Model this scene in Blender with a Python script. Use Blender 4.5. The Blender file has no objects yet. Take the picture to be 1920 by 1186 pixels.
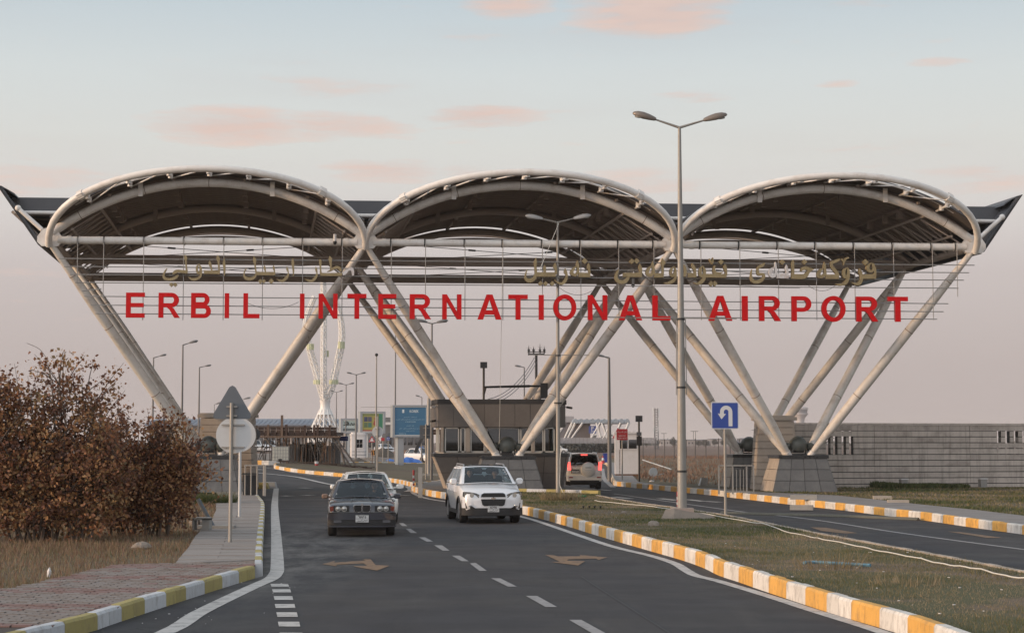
import bpy, bmesh, math, random
import numpy as np
from mathutils import Vector, Matrix
from mathutils.geometry import tessellate_polygon
random.seed(7); rng = np.random.default_rng(7)
SC = bpy.context.scene
COL = SC.collection
PI = math.pi
R = math.radians

# ------------------------------------------------------------------ camera
EYE = 2.4; FPX = 3300.0; TILT = math.atan(236/3300)
cd = bpy.data.cameras.new('camera'); CAM = bpy.data.objects.new('camera', cd); COL.objects.link(CAM)
CAM.location = (0, 0, EYE); CAM.rotation_euler = (PI/2 + TILT, 0, 0)
cd.sensor_width = 36; cd.lens = FPX/1920*36; cd.clip_start = 0.5; cd.clip_end = 20000
SC.camera = CAM
SC.view_settings.view_transform = 'Standard'; SC.view_settings.look = 'None'
SC.view_settings.exposure = 0; SC.view_settings.gamma = 1

# ------------------------------------------------------------------ sky and sun
SUN_AZ = R(-104)      # from +Y towards +X: the sun stands low on the left
SUN_EL = R(6.5)
w = bpy.data.worlds.new('World'); SC.world = w; w.use_nodes = True
NT = w.node_tree; NT.nodes.clear(); N = NT.nodes; L = NT.links
def nn(t, **k):
    n = N.new(t)
    for a, b in k.items(): setattr(n, a, b)
    return n
def mth(op, a, b=None, c=None, clamp=False):
    n = nn('ShaderNodeMath', operation=op); n.use_clamp = clamp
    for i, v in enumerate((a, b, c)):
        if v is None: continue
        if isinstance(v, (int, float)): n.inputs[i].default_value = v
        else: L.new(v, n.inputs[i])
    return n.outputs[0]
def mixc(f, a, b):
    n = nn('ShaderNodeMix', data_type='RGBA')
    for s, v in ((0, f), (6, a), (7, b)):
        if isinstance(v, (int, float)): n.inputs[s].default_value = v
        elif isinstance(v, tuple): n.inputs[s].default_value = (*v, 1)
        else: L.new(v, n.inputs[s])
    return n.outputs[2]
tc = nn('ShaderNodeTexCoord'); sx = nn('ShaderNodeSeparateXYZ'); L.new(tc.outputs['Generated'], sx.inputs[0])
X_, Y_, Z_ = sx.outputs
ramp = nn('ShaderNodeValToRGB'); L.new(Z_, ramp.inputs[0])
stops = [(0.0, (.545, .475, .460)), (.045, (.580, .505, .490)), (.095, (.660, .590, .575)), (.125, (.765, .715, .690)),
         (.165, (.785, .785, .750)), (.205, (.745, .790, .790)), (.25, (.610, .700, .755)), (.38, (.58, .65, .70)), (.7, (.55, .62, .69)), (1, (.52, .60, .68))]
cr = ramp.color_ramp
cr.elements[0].position = 0; cr.elements[0].color = (*stops[0][1], 1)
cr.elements[1].position = 1; cr.elements[1].color = (*stops[-1][1], 1)
for p, c in stops[1:-1]:
    e = cr.elements.new(p); e.color = (*c, 1)
sky = ramp.outputs[0]
# soft cloud streaks: two-scale noise, stretched along the horizon, gathered into banks
az = mth('ARCTAN2', X_, Y_)
cmb = nn('ShaderNodeCombineXYZ'); L.new(mth('MULTIPLY', az, 8.0), cmb.inputs[0]); L.new(mth('MULTIPLY', Z_, 62.0), cmb.inputs[1])
nz = nn('ShaderNodeTexNoise'); nz.inputs['Scale'].default_value = 1.5; nz.inputs['Detail'].default_value = 10; nz.inputs['Roughness'].default_value = .68
L.new(cmb.outputs[0], nz.inputs['Vector'])
nz2 = nn('ShaderNodeTexNoise'); nz2.inputs['Scale'].default_value = .55; nz2.inputs['Detail'].default_value = 4
L.new(cmb.outputs[0], nz2.inputs['Vector'])
def bank(px, py, rx, ry, amp):
    a0 = math.atan((px-960)/FPX); e0 = math.sin(math.atan((829-py)/FPX))
    dx = mth('DIVIDE', mth('SUBTRACT', az, a0), rx/FPX); dz = mth('DIVIDE', mth('SUBTRACT', Z_, e0), ry/FPX)
    d2 = mth('ADD', mth('MULTIPLY', dx, dx), mth('MULTIPLY', dz, dz))
    return mth('MULTIPLY', mth('MAXIMUM', mth('SUBTRACT', 1.0, d2), 0.0), amp)
banks = [(1230, 15, 190, 62, 1.0), (950, 0, 110, 30, .9), (430, 240, 210, 46, .9), (620, 235, 200, 40, .75), (900, 215, 150, 34, .8), (720, 318, 150, 28, .8),
         (870, 318, 110, 18, .55), (1310, 182, 110, 20, .55), (1230, 340, 200, 40, .5), (1575, 162, 50, 12, .5), (1770, 130, 70, 14, .5), (1840, 250, 30, 12, .35),
         (60, 350, 260, 60, .45), (130, 318, 60, 12, .4), (1850, 345, 200, 40, .5), (560, 20, 60, 20, .1), (1600, 12, 120, 20, .35), (1490, 90, 40, 14, .3),
         (300, 470, 240, 40, .3), (80, 520, 160, 30, .35), (850, 480, 200, 30, .35)]
acc = None
for b in banks:
    v = bank(*b); acc = v if acc is None else mth('MAXIMUM', acc, v)
gen = mth('MULTIPLY', mth('SUBTRACT', nz2.outputs[0], .56, clamp=True), 2.2)
acc = mth('MAXIMUM', acc, mth('MULTIPLY', gen, mth('SUBTRACT', 1.0, mth('MULTIPLY', mth('ABSOLUTE', mth('SUBTRACT', Z_, .16)), 0.9)), clamp=True))
mask = mth('MULTIPLY', mth('SUBTRACT', mth('ADD', mth('MULTIPLY', acc, .62), mth('MULTIPLY', nz.outputs[0], 1.35)), .84), 2.6, clamp=True)
mask = mth('MULTIPLY', mask, mth('MULTIPLY', Z_, 12.0, clamp=True))
mask = mth('MULTIPLY', mask, .92)
ccol = nn('ShaderNodeMix', data_type='RGBA'); L.new(nz.outputs[0], ccol.inputs[0])
ccol.inputs[6].default_value = (.66, .52, .50, 1); ccol.inputs[7].default_value = (1.0, .75, .63, 1)
sky = mixc(mask, sky, ccol.outputs[2])
sky = mixc(mth('MULTIPLY', mth('SUBTRACT', nz2.outputs[0], .5), .45, clamp=True), sky, (.60, .50, .49))
nish = nn('ShaderNodeTexSky', sky_type='NISHITA'); nish.sun_disc = False; nish.sun_elevation = SUN_EL; nish.sun_rotation = SUN_AZ
nish.dust_density = 2.5
ns = nn('ShaderNodeVectorMath', operation='SCALE'); L.new(nish.outputs[0], ns.inputs[0]); ns.inputs[3].default_value = .06
sky = mixc(.12, sky, ns.outputs[0])
# after-glow spreading over the western sky, round the low sun
gl_ = nn('ShaderNodeVectorMath', operation='DOT_PRODUCT'); L.new(tc.outputs['Generated'], gl_.inputs[0]); gl_.inputs[1].default_value = (math.sin(R(-128)), math.cos(R(-128)), .12)
gw = mth('POWER', mth('MAXIMUM', gl_.outputs['Value'], 0.0), 1.6)
gs = nn('ShaderNodeVectorMath', operation='SCALE'); gs.inputs[0].default_value = (1.22, 1.12, 1.08); L.new(gw, gs.inputs[3])
ga = nn('ShaderNodeVectorMath', operation='ADD'); L.new(sky, ga.inputs[0]); L.new(gs.outputs[0], ga.inputs[1]); sky = ga.outputs[0]
# below the horizon: the brown of the plain
below = mth('GREATER_THAN', 0.0, Z_)
sky = mixc(below, sky, (.16, .13, .11))
bg = nn('ShaderNodeBackground'); L.new(sky, bg.inputs[0]); bg.inputs[1].default_value = 1.0
ow = nn('ShaderNodeOutputWorld'); L.new(bg.outputs[0], ow.inputs[0])
sl = bpy.data.lights.new('sun', 'SUN'); sl.energy = 2.6; sl.angle = R(2.5); sl.color = (1, .66, .38)
SUN = bpy.data.objects.new('sun', sl); COL.objects.link(SUN)
sd = Vector((math.sin(SUN_AZ)*math.cos(SUN_EL), math.cos(SUN_AZ)*math.cos(SUN_EL), math.sin(SUN_EL)))
SUN.rotation_euler = sd.to_track_quat('Z', 'Y').to_euler(); SUN.location = (-60, 0, 40)

# ------------------------------------------------------------------ sight lines -> points of the place (used only to measure the layout)
def ray(px, py):
    cx = (px-960)/FPX; cy = -(py-593)/FPX
    return Vector((cx, math.cos(TILT) - cy*math.sin(TILT), math.sin(TILT) + cy*math.cos(TILT)))
def sstep(t):
    t = min(1, max(0, t)); return t*t*(3-2*t)
def hgt(x, y):          # gentle bank of the ground far on the left
    if y < 100 or x > -6: return 0.0
    return 1.0*sstep((y-100)/45)*sstep((-6-x)/14)
def G(px, py, z=0.0):
    r = ray(px, py); zz = z; p = None
    for _ in range(14):
        t = (zz-EYE)/r.z; p = Vector((r.x*t, r.y*t, 0))
        zz = .5*zz + .5*(z + hgt(p.x, p.y))
    return Vector((p.x, p.y, z + hgt(p.x, p.y)))
def D(px, py, y):
    r = ray(px, py); t = y/r.y; return Vector((r.x*t, y, EYE + r.z*t))
def mpp(y): return y/FPX   # metres per picture pixel at distance y

# ------------------------------------------------------------------ objects
def tag(o, label=None, cat=None, group=None, kind=None):
    if label: o['label'] = label
    if cat: o['category'] = cat
    if group: o['group'] = group
    if kind: o['kind'] = kind
    return o
def empty(name, loc=(0, 0, 0), rz=0.0, label=None, cat=None, group=None, parent=None):
    o = bpy.data.objects.new(name, None); COL.objects.link(o)
    o.location = loc; o.rotation_euler = (0, 0, rz); o.empty_display_size = .3
    if parent: o.parent = parent
    return tag(o, label, cat, group)
def mat_of(o):
    m = Matrix.Identity(4)
    while o is not None:
        m = (Matrix.Translation(o.location) @ o.rotation_euler.to_matrix().to_4x4() @ Matrix.Diagonal((*o.scale, 1))) @ m
        o = o.parent
    return m
def basis(d):
    d = Vector(d).normalized()
    a = Vector((0, 0, 1)) if abs(d.z) < .9 else Vector((0, 1, 0))
    u = d.cross(a).normalized(); return u, d.cross(u).normalized()
class MB:
    def __init__(s): s.v = []; s.f = []; s.m = []; s.cur = 0
    def mat(s, i): s.cur = i; return s
    def add(s, vs, fs):
        b = len(s.v); s.v += [tuple(v) for v in vs]
        for f in fs: s.f.append(tuple(b+i for i in f)); s.m.append(s.cur)
        return s
    def box(s, c, d, rz=0, rx=0, ry=0):
        x, y, z = d[0]/2, d[1]/2, d[2]/2
        vs = [Vector(p) for p in ((-x,-y,-z),(x,-y,-z),(x,y,-z),(-x,y,-z),(-x,-y,z),(x,-y,z),(x,y,z),(-x,y,z))]
        if rx or ry or rz:
            M = Matrix.Rotation(rz,3,'Z') @ Matrix.Rotation(ry,3,'Y') @ Matrix.Rotation(rx,3,'X'); vs = [M@v for v in vs]
        c = Vector(c)
        return s.add([v+c for v in vs], [(0,3,2,1),(4,5,6,7),(0,1,5,4),(1,2,6,5),(2,3,7,6),(3,0,4,7)])
    def bbox(s, a, b):
        return s.box([(a[i]+b[i])/2 for i in range(3)], [abs(b[i]-a[i]) for i in range(3)])
    def tube(s, pts, r, n=10, cap=True, rr=None):
        pts = [Vector(p) for p in pts]; k = len(pts)
        rs = r if isinstance(r, (list, tuple)) else [r]*k
        d0 = (pts[1]-pts[0]).normalized(); u, w_ = basis(d0); vs = []
        for i, p in enumerate(pts):
            if i == 0: d = pts[1]-pts[0]
            elif i == k-1: d = pts[-1]-pts[-2]
            else: d = (pts[i+1]-pts[i]).normalized() + (pts[i]-pts[i-1]).normalized()
            d = d.normalized() if d.length > 1e-9 else d0
            u = (u - d*u.dot(d)).normalized(); w_ = d.cross(u)
            for j in range(n):
                a = 2*PI*j/n; vs.append(p + (u*math.cos(a) + w_*math.sin(a))*rs[i])
        fs = [(i*n+j, i*n+(j+1)%n, (i+1)*n+(j+1)%n, (i+1)*n+j) for i in range(k-1) for j in range(n)]
        if cap: fs += [tuple(range(n-1,-1,-1)), tuple((k-1)*n+j for j in range(n))]
        return s.add(vs, fs)
    def bar(s, p0, p1, w_, h, up=(0,0,1)):
        p0, p1 = Vector(p0), Vector(p1); d = (p1-p0).normalized(); up = Vector(up)
        u = d.cross(up)
        if u.length < 1e-4: u = d.cross(Vector((1,0,0)))
        u.normalize(); v = u.cross(d); a = u*w_/2; b = v*h/2
        vs = [p0-a-b, p0+a-b, p0+a+b, p0-a+b, p1-a-b, p1+a-b, p1+a+b, p1-a+b]
        return s.add(vs, [(0,1,2,3),(7,6,5,4),(0,4,5,1),(1,5,6,2),(2,6,7,3),(3,7,4,0)])
    def prism(s, poly, fn, t0, t1):
        """poly: 2-D outline; fn(x, y, t) -> point; closed solid between t0 and t1"""
        n = len(poly); tr = tessellate_polygon([[Vector((p[0], p[1], 0)) for p in poly]])
        vs = [fn(p[0], p[1], t0) for p in poly] + [fn(p[0], p[1], t1) for p in poly]
        fs = [tuple(t) for t in tr] + [(t[0]+n, t[2]+n, t[1]+n) for t in tr]
        fs += [(i, (i+1) % n, n+(i+1) % n, n+i) for i in range(n)]
        return s.add(vs, fs)
    def lathe(s, c, prof, n=16, axis='Z'):
        vs = []; c = Vector(c)
        for r, z in prof:
            for j in range(n):
                a = 2*PI*j/n
                q = (r*math.cos(a), r*math.sin(a), z)
                if axis == 'Y': q = (q[0], z, q[1])
                if axis == 'X': q = (z, q[0], q[1])
                vs.append(c + Vector(q))
        k = len(prof)
        fs = [(i*n+j, i*n+(j+1) % n, (i+1)*n+(j+1) % n, (i+1)*n+j) for i in range(k-1) for j in range(n)]
        fs += [tuple(range(n-1, -1, -1)), tuple((k-1)*n+j for j in range(n))]
        return s.add(vs, fs)
    def ell(s, c, r, n=12, k=8):
        prof = []; vs = []; c = Vector(c)
        for i in range(k+1):
            t = PI*i/k
            for j in range(n):
                a = 2*PI*j/n
                vs.append(c + Vector((r[0]*math.sin(t)*math.cos(a), r[1]*math.sin(t)*math.sin(a), r[2]*math.cos(t))))
        return s.add(vs, [(i*n+j, (i+1)*n+j, (i+1)*n+(j+1) % n, i*n+(j+1) % n) for i in range(k) for j in range(n)])
    def grid(s, fn, nu, nv):
        vs = [fn(i/nu, j/nv) for j in range(nv+1) for i in range(nu+1)]
        return s.add(vs, [(j*(nu+1)+i, j*(nu+1)+i+1, (j+1)*(nu+1)+i+1, (j+1)*(nu+1)+i) for j in range(nv) for i in range(nu)])
    def mesh(s, name, mats, smooth=True, M=None, weld=False):
        me = bpy.data.meshes.new(name)
        vs = s.v if M is None else [M @ Vector(v) for v in s.v]
        me.from_pydata([tuple(v) for v in vs], [], s.f)
        for m in (mats if isinstance(mats, (list, tuple)) else [mats]): me.materials.append(m)
        if s.cur or any(s.m): me.polygons.foreach_set('material_index', s.m)
        bm = bmesh.new(); bm.from_mesh(me)
        if weld: bmesh.ops.remove_doubles(bm, verts=bm.verts, dist=1e-4)
        bmesh.ops.recalc_face_normals(bm, faces=bm.faces)
        bm.to_mesh(me); bm.free()
        if smooth:
            me.polygons.foreach_set('use_smooth', [True]*len(me.polygons)); me.set_sharp_from_angle(angle=R(38))
        me.update(); return me
    def build(s, name, mats, parent=None, world=False, smooth=True, weld=False, **t):
        """world=True: the vertices are given in world coordinates"""
        M = mat_of(parent).inverted() if (world and parent is not None) else None
        o = bpy.data.objects.new(name, s.mesh(name, mats, smooth, M, weld)); COL.objects.link(o)
        if parent is not None: o.parent = parent
        return tag(o, **t)
def inst(name, me, parent=None, loc=(0,0,0), rz=0.0, sc=(1,1,1), **t):
    o = bpy.data.objects.new(name, me); COL.objects.link(o); o.location = loc; o.rotation_euler = (0,0,rz); o.scale = sc
    if parent is not None: o.parent = parent
    return tag(o, **t)
def children_of(o, pool=None): return [c for c in bpy.data.objects if c.parent == o]
def copy_tree(o, loc=None, rz=None, label=None, parent=None, kids=None):
    c = o.copy(); COL.objects.link(c)
    if parent is not None: c.parent = parent
    if loc is not None: c.location = loc
    if rz is not None: c.rotation_euler = (0, 0, rz)
    if label: c['label'] = label
    for k in (kids if kids is not None else children_of(o)): copy_tree(k, parent=c)
    return c
def text_mesh(s, name, mat, width=None, height=None, parent=None, fn=None, depth=.004, bold=0.0, align='CENTER', flip=False):
    """flat lettering as a thin mesh; fn(x, y, t) places the 2-D glyph points in the parent's space"""
    cu = bpy.data.curves.new('lettering', 'FONT'); cu.body = s; cu.align_x = align; cu.align_y = 'CENTER'; cu.offset = bold; cu.resolution_u = 2
    o = bpy.data.objects.new('lettering', cu); COL.objects.link(o)
    dg = bpy.context.evaluated_depsgraph_get(); me = bpy.data.meshes.new_from_object(o.evaluated_get(dg))
    bpy.data.objects.remove(o); bpy.data.curves.remove(cu)
    n = len(me.vertices)
    if n == 0: return None
    co = np.empty(n*3); me.vertices.foreach_get('co', co); co = co.reshape(-1, 3)
    w0, h0 = np.ptp(co[:, 0]), np.ptp(co[:, 1]); cx, cy = (co[:, 0].max()+co[:, 0].min())/2, (co[:, 1].max()+co[:, 1].min())/2
    sx_ = (width/w0) if width else height/h0; sy_ = (height/h0) if height else width/w0
    for v in me.vertices:
        v.co = Vector(fn((v.co.x-cx)*sx_, (v.co.y-cy)*sy_, depth))
    me.materials.clear(); me.materials.append(mat)
    for p in me.polygons: p.material_index = 0
    ob = bpy.data.objects.new(name, me); COL.objects.link(ob)
    if parent is not None: ob.parent = parent
    return ob

# ------------------------------------------------------------------ materials
MATS = {}
def mat(name, col, rough=.6, metal=0.0, var=0.0, vscale=2.0, dirt=None, dscale=1.2, damt=.5, bump=0.0, bscale=40.0, coat=0.0, spec=None, rnd=0.0, emit=None, es=0.0,
        streak=0.0, col2=None, c2scale=1.0, c2lo=.45, c2hi=.6, stretch=(1,1,1)):
    if name in MATS: return MATS[name]
    m = bpy.data.materials.new(name); m.use_nodes = True; nt = m.node_tree; nt.nodes.clear(); n = nt.nodes; l = nt.links
    b = n.new('ShaderNodeBsdfPrincipled'); o = n.new('ShaderNodeOutputMaterial'); l.new(b.outputs[0], o.inputs[0])
    b.inputs['Roughness'].default_value = rough; b.inputs['Metallic'].default_value = metal
    b.inputs['Coat Weight'].default_value = coat; b.inputs['Coat Roughness'].default_value = .04
    if spec is not None: b.inputs['Specular IOR Level'].default_value = spec
    if emit: b.inputs['Emission Color'].default_value = (*emit, 1); b.inputs['Emission Strength'].default_value = es
    geo = n.new('ShaderNodeTexCoord'); mp = n.new('ShaderNodeMapping'); mp.inputs['Scale'].default_value = stretch
    l.new(geo.outputs['Object'], mp.inputs[0])
    if rnd:
        oi = n.new('ShaderNodeObjectInfo'); ad = n.new('ShaderNodeVectorMath'); ad.operation = 'ADD'
        cb = n.new('ShaderNodeCombineXYZ'); ml = n.new('ShaderNodeMath'); ml.operation = 'MULTIPLY'; ml.inputs[1].default_value = 91.7
        l.new(oi.outputs['Random'], ml.inputs[0]); l.new(ml.outputs[0], cb.inputs[0]); l.new(ml.outputs[0], cb.inputs[1])
        l.new(mp.outputs[0], ad.inputs[0]); l.new(cb.outputs[0], ad.inputs[1]); vec = ad.outputs[0]
    else: vec = mp.outputs[0]
    def noise(sc, det=5, ro=.6, v=vec):
        t = n.new('ShaderNodeTexNoise'); t.inputs['Scale'].default_value = sc; t.inputs['Detail'].default_value = det; t.inputs['Roughness'].default_value = ro
        l.new(v, t.inputs['Vector']); return t.outputs[0]
    def rng_(v, a, b_, c, d):
        t = n.new('ShaderNodeMapRange'); l.new(v, t.inputs[0])
        for i, q in enumerate((a, b_, c, d)): t.inputs[i+1].default_value = q
        return t.outputs[0]
    def mix(f, a, b_, mode='MIX'):
        t = n.new('ShaderNodeMix'); t.data_type = 'RGBA'; t.blend_type = mode
        for s_, v in ((0, f), (6, a), (7, b_)):
            if isinstance(v, (int, float)): t.inputs[s_].default_value = v
            elif isinstance(v, (tuple, list)): t.inputs[s_].default_value = (*v[:3], 1)
            else: l.new(v, t.inputs[s_])
        return t.outputs[2]
    c = tuple(col)
    if col2: c = mix(rng_(noise(c2scale), c2lo, c2hi, 0, 1), c, col2)
    if var: c = mix(1.0, c, mix(noise(vscale, 6, .65), tuple(max(0, 1-var) for _ in range(3)), tuple(1+var for _ in range(3))), 'MULTIPLY')
    if rnd:
        oi2 = n.new('ShaderNodeObjectInfo')
        c = mix(1.0, c, mix(oi2.outputs['Random'], (1-rnd,)*3, (1+rnd,)*3), 'MULTIPLY')
    if streak:   # vertical run-off marks
        mp2 = n.new('ShaderNodeMapping'); mp2.inputs['Scale'].default_value = (5, 5, .25); l.new(geo.outputs['Object'], mp2.inputs[0])
        c = mix(rng_(noise(1.4, 5, .7, mp2.outputs[0]), .5, .72, 0, streak), c, dirt or (.1, .08, .06))
    if dirt: c = mix(rng_(noise(dscale, 7, .7), .48, .68, 0, damt), c, dirt)
    if isinstance(c, tuple): b.inputs['Base Color'].default_value = (*c, 1)
    else: l.new(c, b.inputs['Base Color'])
    if var or dirt: l.new(rng_(noise(vscale*3), .3, .7, max(.02, rough-.08), min(1, rough+.12)), b.inputs['Roughness'])
    if bump:
        bp = n.new('ShaderNodeBump'); bp.inputs['Strength'].default_value = bump; bp.inputs['Distance'].default_value = .02
        l.new(noise(bscale, 4), bp.inputs['Height']); l.new(bp.outputs[0], b.inputs['Normal'])
    MATS[name] = m; return m
def glass(name, tint=(.25, .3, .3), refl=.5, rough=.02):
    m = bpy.data.materials.new(name); m.use_nodes = True; nt = m.node_tree; nt.nodes.clear(); n = nt.nodes; l = nt.links
    t = n.new('ShaderNodeBsdfTransparent'); t.inputs[0].default_value = (*tint, 1)
    g = n.new('ShaderNodeBsdfGlossy'); g.inputs['Roughness'].default_value = rough; g.inputs[0].default_value = (.9, .95, 1, 1)
    fr = n.new('ShaderNodeLayerWeight'); fr.inputs[0].default_value = refl
    mr = n.new('ShaderNodeMapRange'); l.new(fr.outputs['Fresnel'], mr.inputs[0]); mr.inputs[3].default_value = .04; mr.inputs[4].default_value = .85
    x = n.new('ShaderNodeMixShader'); o = n.new('ShaderNodeOutputMaterial')
    l.new(mr.outputs[0], x.inputs[0]); l.new(t.outputs[0], x.inputs[1]); l.new(g.outputs[0], x.inputs[2]); l.new(x.outputs[0], o.inputs[0])
    MATS[name] = m; return m

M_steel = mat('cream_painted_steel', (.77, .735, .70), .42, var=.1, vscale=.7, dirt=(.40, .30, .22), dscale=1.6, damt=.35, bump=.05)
M_steel_in = mat('shaded_steel', (.40, .34, .30), .6, var=.12, vscale=.8)  # cream steel again for inner parts, the roof's shade put into its colour
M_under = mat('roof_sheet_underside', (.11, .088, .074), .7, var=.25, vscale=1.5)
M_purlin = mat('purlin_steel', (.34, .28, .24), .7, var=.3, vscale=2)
M_rooftop = mat('grey_roof_sheet', (.085, .088, .098), .5, var=.12)
M_dark = mat('dark_trim', (.028, .027, .028), .6)
M_rod = mat('galvanised_rod', (.34, .33, .32), .4, .4, var=.2, vscale=5)
M_red = mat('red_letter_paint', (.60, .005, .008), .6, var=.08, dirt=(.26, .01, .01), dscale=3, damt=.3, spec=.2)
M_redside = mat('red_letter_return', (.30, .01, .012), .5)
M_gold = mat('worn_gold_letter', (.30, .235, .125), .42, .25, var=.25, vscale=3, dirt=(.16, .11, .06), dscale=5, damt=.5)
M_pale = mat('bare_white_letter', (.62, .61, .62), .5, var=.1, dirt=(.35, .18, .08), dscale=6, damt=.5)
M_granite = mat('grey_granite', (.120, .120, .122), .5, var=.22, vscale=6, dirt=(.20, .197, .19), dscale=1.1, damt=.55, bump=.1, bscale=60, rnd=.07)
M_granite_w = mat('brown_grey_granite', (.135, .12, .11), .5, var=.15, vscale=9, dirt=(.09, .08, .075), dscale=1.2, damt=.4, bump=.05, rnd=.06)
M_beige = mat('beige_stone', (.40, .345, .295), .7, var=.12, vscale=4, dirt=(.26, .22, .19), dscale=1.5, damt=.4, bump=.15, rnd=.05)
M_wall = mat('cast_stone_wall', (.50, .44, .395), .8, var=.15, vscale=3, dirt=(.18, .15, .13), dscale=.9, damt=.55, bump=.2, bscale=25, rnd=.11, streak=.55)
def asphalt():
    m = bpy.data.materials.new('asphalt'); m.use_nodes = True; nt = m.node_tree; n = nt.nodes; l = nt.links; b = n['Principled BSDF']
    tc_ = n.new('ShaderNodeTexCoord')
    def noise(sc, det=5, ro=.6, st=(1, 1, 1)):
        mp = n.new('ShaderNodeMapping'); mp.inputs['Scale'].default_value = st; l.new(tc_.outputs['Object'], mp.inputs[0])
        t = n.new('ShaderNodeTexNoise'); t.inputs['Scale'].default_value = sc; t.inputs['Detail'].default_value = det; t.inputs['Roughness'].default_value = ro; l.new(mp.outputs[0], t.inputs[0]); return t.outputs[0]
    def rg(v, a, b_, c, d):
        t = n.new('ShaderNodeMapRange'); l.new(v, t.inputs[0])
        for i_, q in enumerate((a, b_, c, d)): t.inputs[i_+1].default_value = q
        return t.outputs[0]
    def mx(f, a, b_, mode='MIX'):
        t = n.new('ShaderNodeMix'); t.data_type = 'RGBA'; t.blend_type = mode
        for s_, v in ((0, f), (6, a), (7, b_)):
            if isinstance(v, (int, float)): t.inputs[s_].default_value = v
            elif isinstance(v, tuple): t.inputs[s_].default_value = (*v, 1)
            else: l.new(v, t.inputs[s_])
        return t.outputs[2]
    def mm(op, a, b_):
        t = n.new('ShaderNodeMath'); t.operation = op; t.use_clamp = True
        for i_, v in enumerate((a, b_)):
            if isinstance(v, (int, float)): t.inputs[i_].default_value = v
            else: l.new(v, t.inputs[i_])
        return t.outputs[0]
    c = mx(noise(170, 3, .8), (.030, .0295, .033), (.051, .050, .056))                 # stone grain
    c = mx(rg(noise(.35, 6, .65), .42, .66, 0, .8), c, (.062, .059, .058))              # old worn fields
    c = mx(rg(noise(1.6, 5, .6, (1, .05, 1)), .5, .75, 0, .45), c, (.027, .027, .030))   # dark tyre streaks along the lanes
    c = mx(rg(noise(1.1, 6, .7, (1, .12, 1)), .56, .72, 0, .45), c, (.085, .080, .078))  # dusty streaks
    c = mx(rg(noise(2.3, 2, .5), .70, .76, 0, .6), c, (.022, .022, .024))                # oil drips
    sp = n.new('ShaderNodeSeparateXYZ'); l.new(tc_.outputs['Object'], sp.inputs[0])
    # cement dust ground into the surface beside the left edge line
    xa = rg(sp.outputs[0], -6.6, -5.8, 0, 1); xb = rg(sp.outputs[0], -4.3, -2.4, 1, 0); ya = rg(sp.outputs[1], 26, 31, 0, 1); yb_ = rg(sp.outputs[1], 44, 58, 1, 0)
    k = mm('MULTIPLY', mm('MULTIPLY', xa, xb), mm('MULTIPLY', ya, yb_))
    c = mx(mm('MULTIPLY', k, rg(noise(1.3, 7, .75, (1, .35, 1)), .42, .62, 0, .9)), c, (.155, .148, .142))
    v = n.new('ShaderNodeTexVoronoi'); v.feature = 'DISTANCE_TO_EDGE'; v.inputs['Scale'].default_value = .22
    mp = n.new('ShaderNodeMapping'); l.new(tc_.outputs['Object'], mp.inputs[0]); ad = n.new('ShaderNodeVectorMath'); ad.operation = 'ADD'
    nv = n.new('ShaderNodeTexNoise'); nv.inputs['Scale'].default_value = 1.2; nv.inputs['Detail'].default_value = 6; l.new(tc_.outputs['Object'], nv.inputs[0]); sc = n.new('ShaderNodeVectorMath'); sc.operation = 'SCALE'; sc.inputs[3].default_value = 1.3; l.new(nv.outputs['Color'], sc.inputs[0])
    l.new(mp.outputs[0], ad.inputs[0]); l.new(sc.outputs[0], ad.inputs[1]); l.new(ad.outputs[0], v.inputs[0])
    c = mx(mm('MULTIPLY', rg(v.outputs['Distance'], .0, .004, .75, 0), rg(noise(.25, 2), .48, .56, 0, 1)), c, (.018, .018, .019))     # cracks in some fields
    l.new(c, b.inputs['Base Color']); l.new(rg(noise(.8, 5), .3, .7, .72, .92), b.inputs['Roughness']); b.inputs['Specular IOR Level'].default_value = .3
    bp = n.new('ShaderNodeBump'); bp.inputs['Strength'].default_value = .35; bp.inputs['Distance'].default_value = .01; l.new(noise(140, 3), bp.inputs['Height']); l.new(bp.outputs[0], b.inputs['Normal']); return m
M_asphalt = asphalt(); M_tar = mat('tar_joint', (.018, .018, .019), .6)
M_paint = mat('road_paint_white', (.50, .48, .46), .7, var=.15, vscale=3, dirt=(.15, .145, .14), dscale=3.5, damt=.75)
M_paint_grey = mat('road_paint_faded', (.30, .29, .29), .75, var=.15, vscale=3, dirt=(.13, .128, .125), dscale=5, damt=.7)
M_orange = mat('road_paint_orange', (.22, .135, .075), .75, var=.2, dirt=(.08, .065, .06), dscale=5, damt=.9)
M_kw = mat('kerb_white', (.66, .63, .59), .7, var=.1, vscale=5, dirt=(.20, .17, .15), dscale=3.5, damt=.6, bump=.2, rnd=.08)
M_ky = mat('kerb_yellow', (.68, .37, .085), .65, var=.1, vscale=5, dirt=(.22, .14, .07), dscale=3.5, damt=.6, bump=.2, rnd=.10)
M_kw_shade = mat('kerb_shaded_white', (.52, .54, .57), .75, var=.14, vscale=5, dirt=(.28, .27, .26), dscale=5, damt=.6, bump=.25, rnd=.1)  # duller, cooler copy of the kerb white: shade put into the colour
M_ky_shade = mat('kerb_shaded_yellow', (.38, .32, .12), .75, var=.14, vscale=5, dirt=(.22, .18, .1), dscale=5, damt=.6, bump=.25, rnd=.12)  # kerb yellow dulled the same way, shade painted in
M_kbare = mat('bare_kerb_stone', (.40, .35, .30), .85, var=.15, dirt=(.22, .18, .14), dscale=4, damt=.5, bump=.3, rnd=.1)
M_conc = mat('grey_concrete', (.30, .29, .275), .85, var=.18, vscale=3, dirt=(.2, .185, .17), dscale=1.3, damt=.5, bump=.3, rnd=.06)
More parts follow.
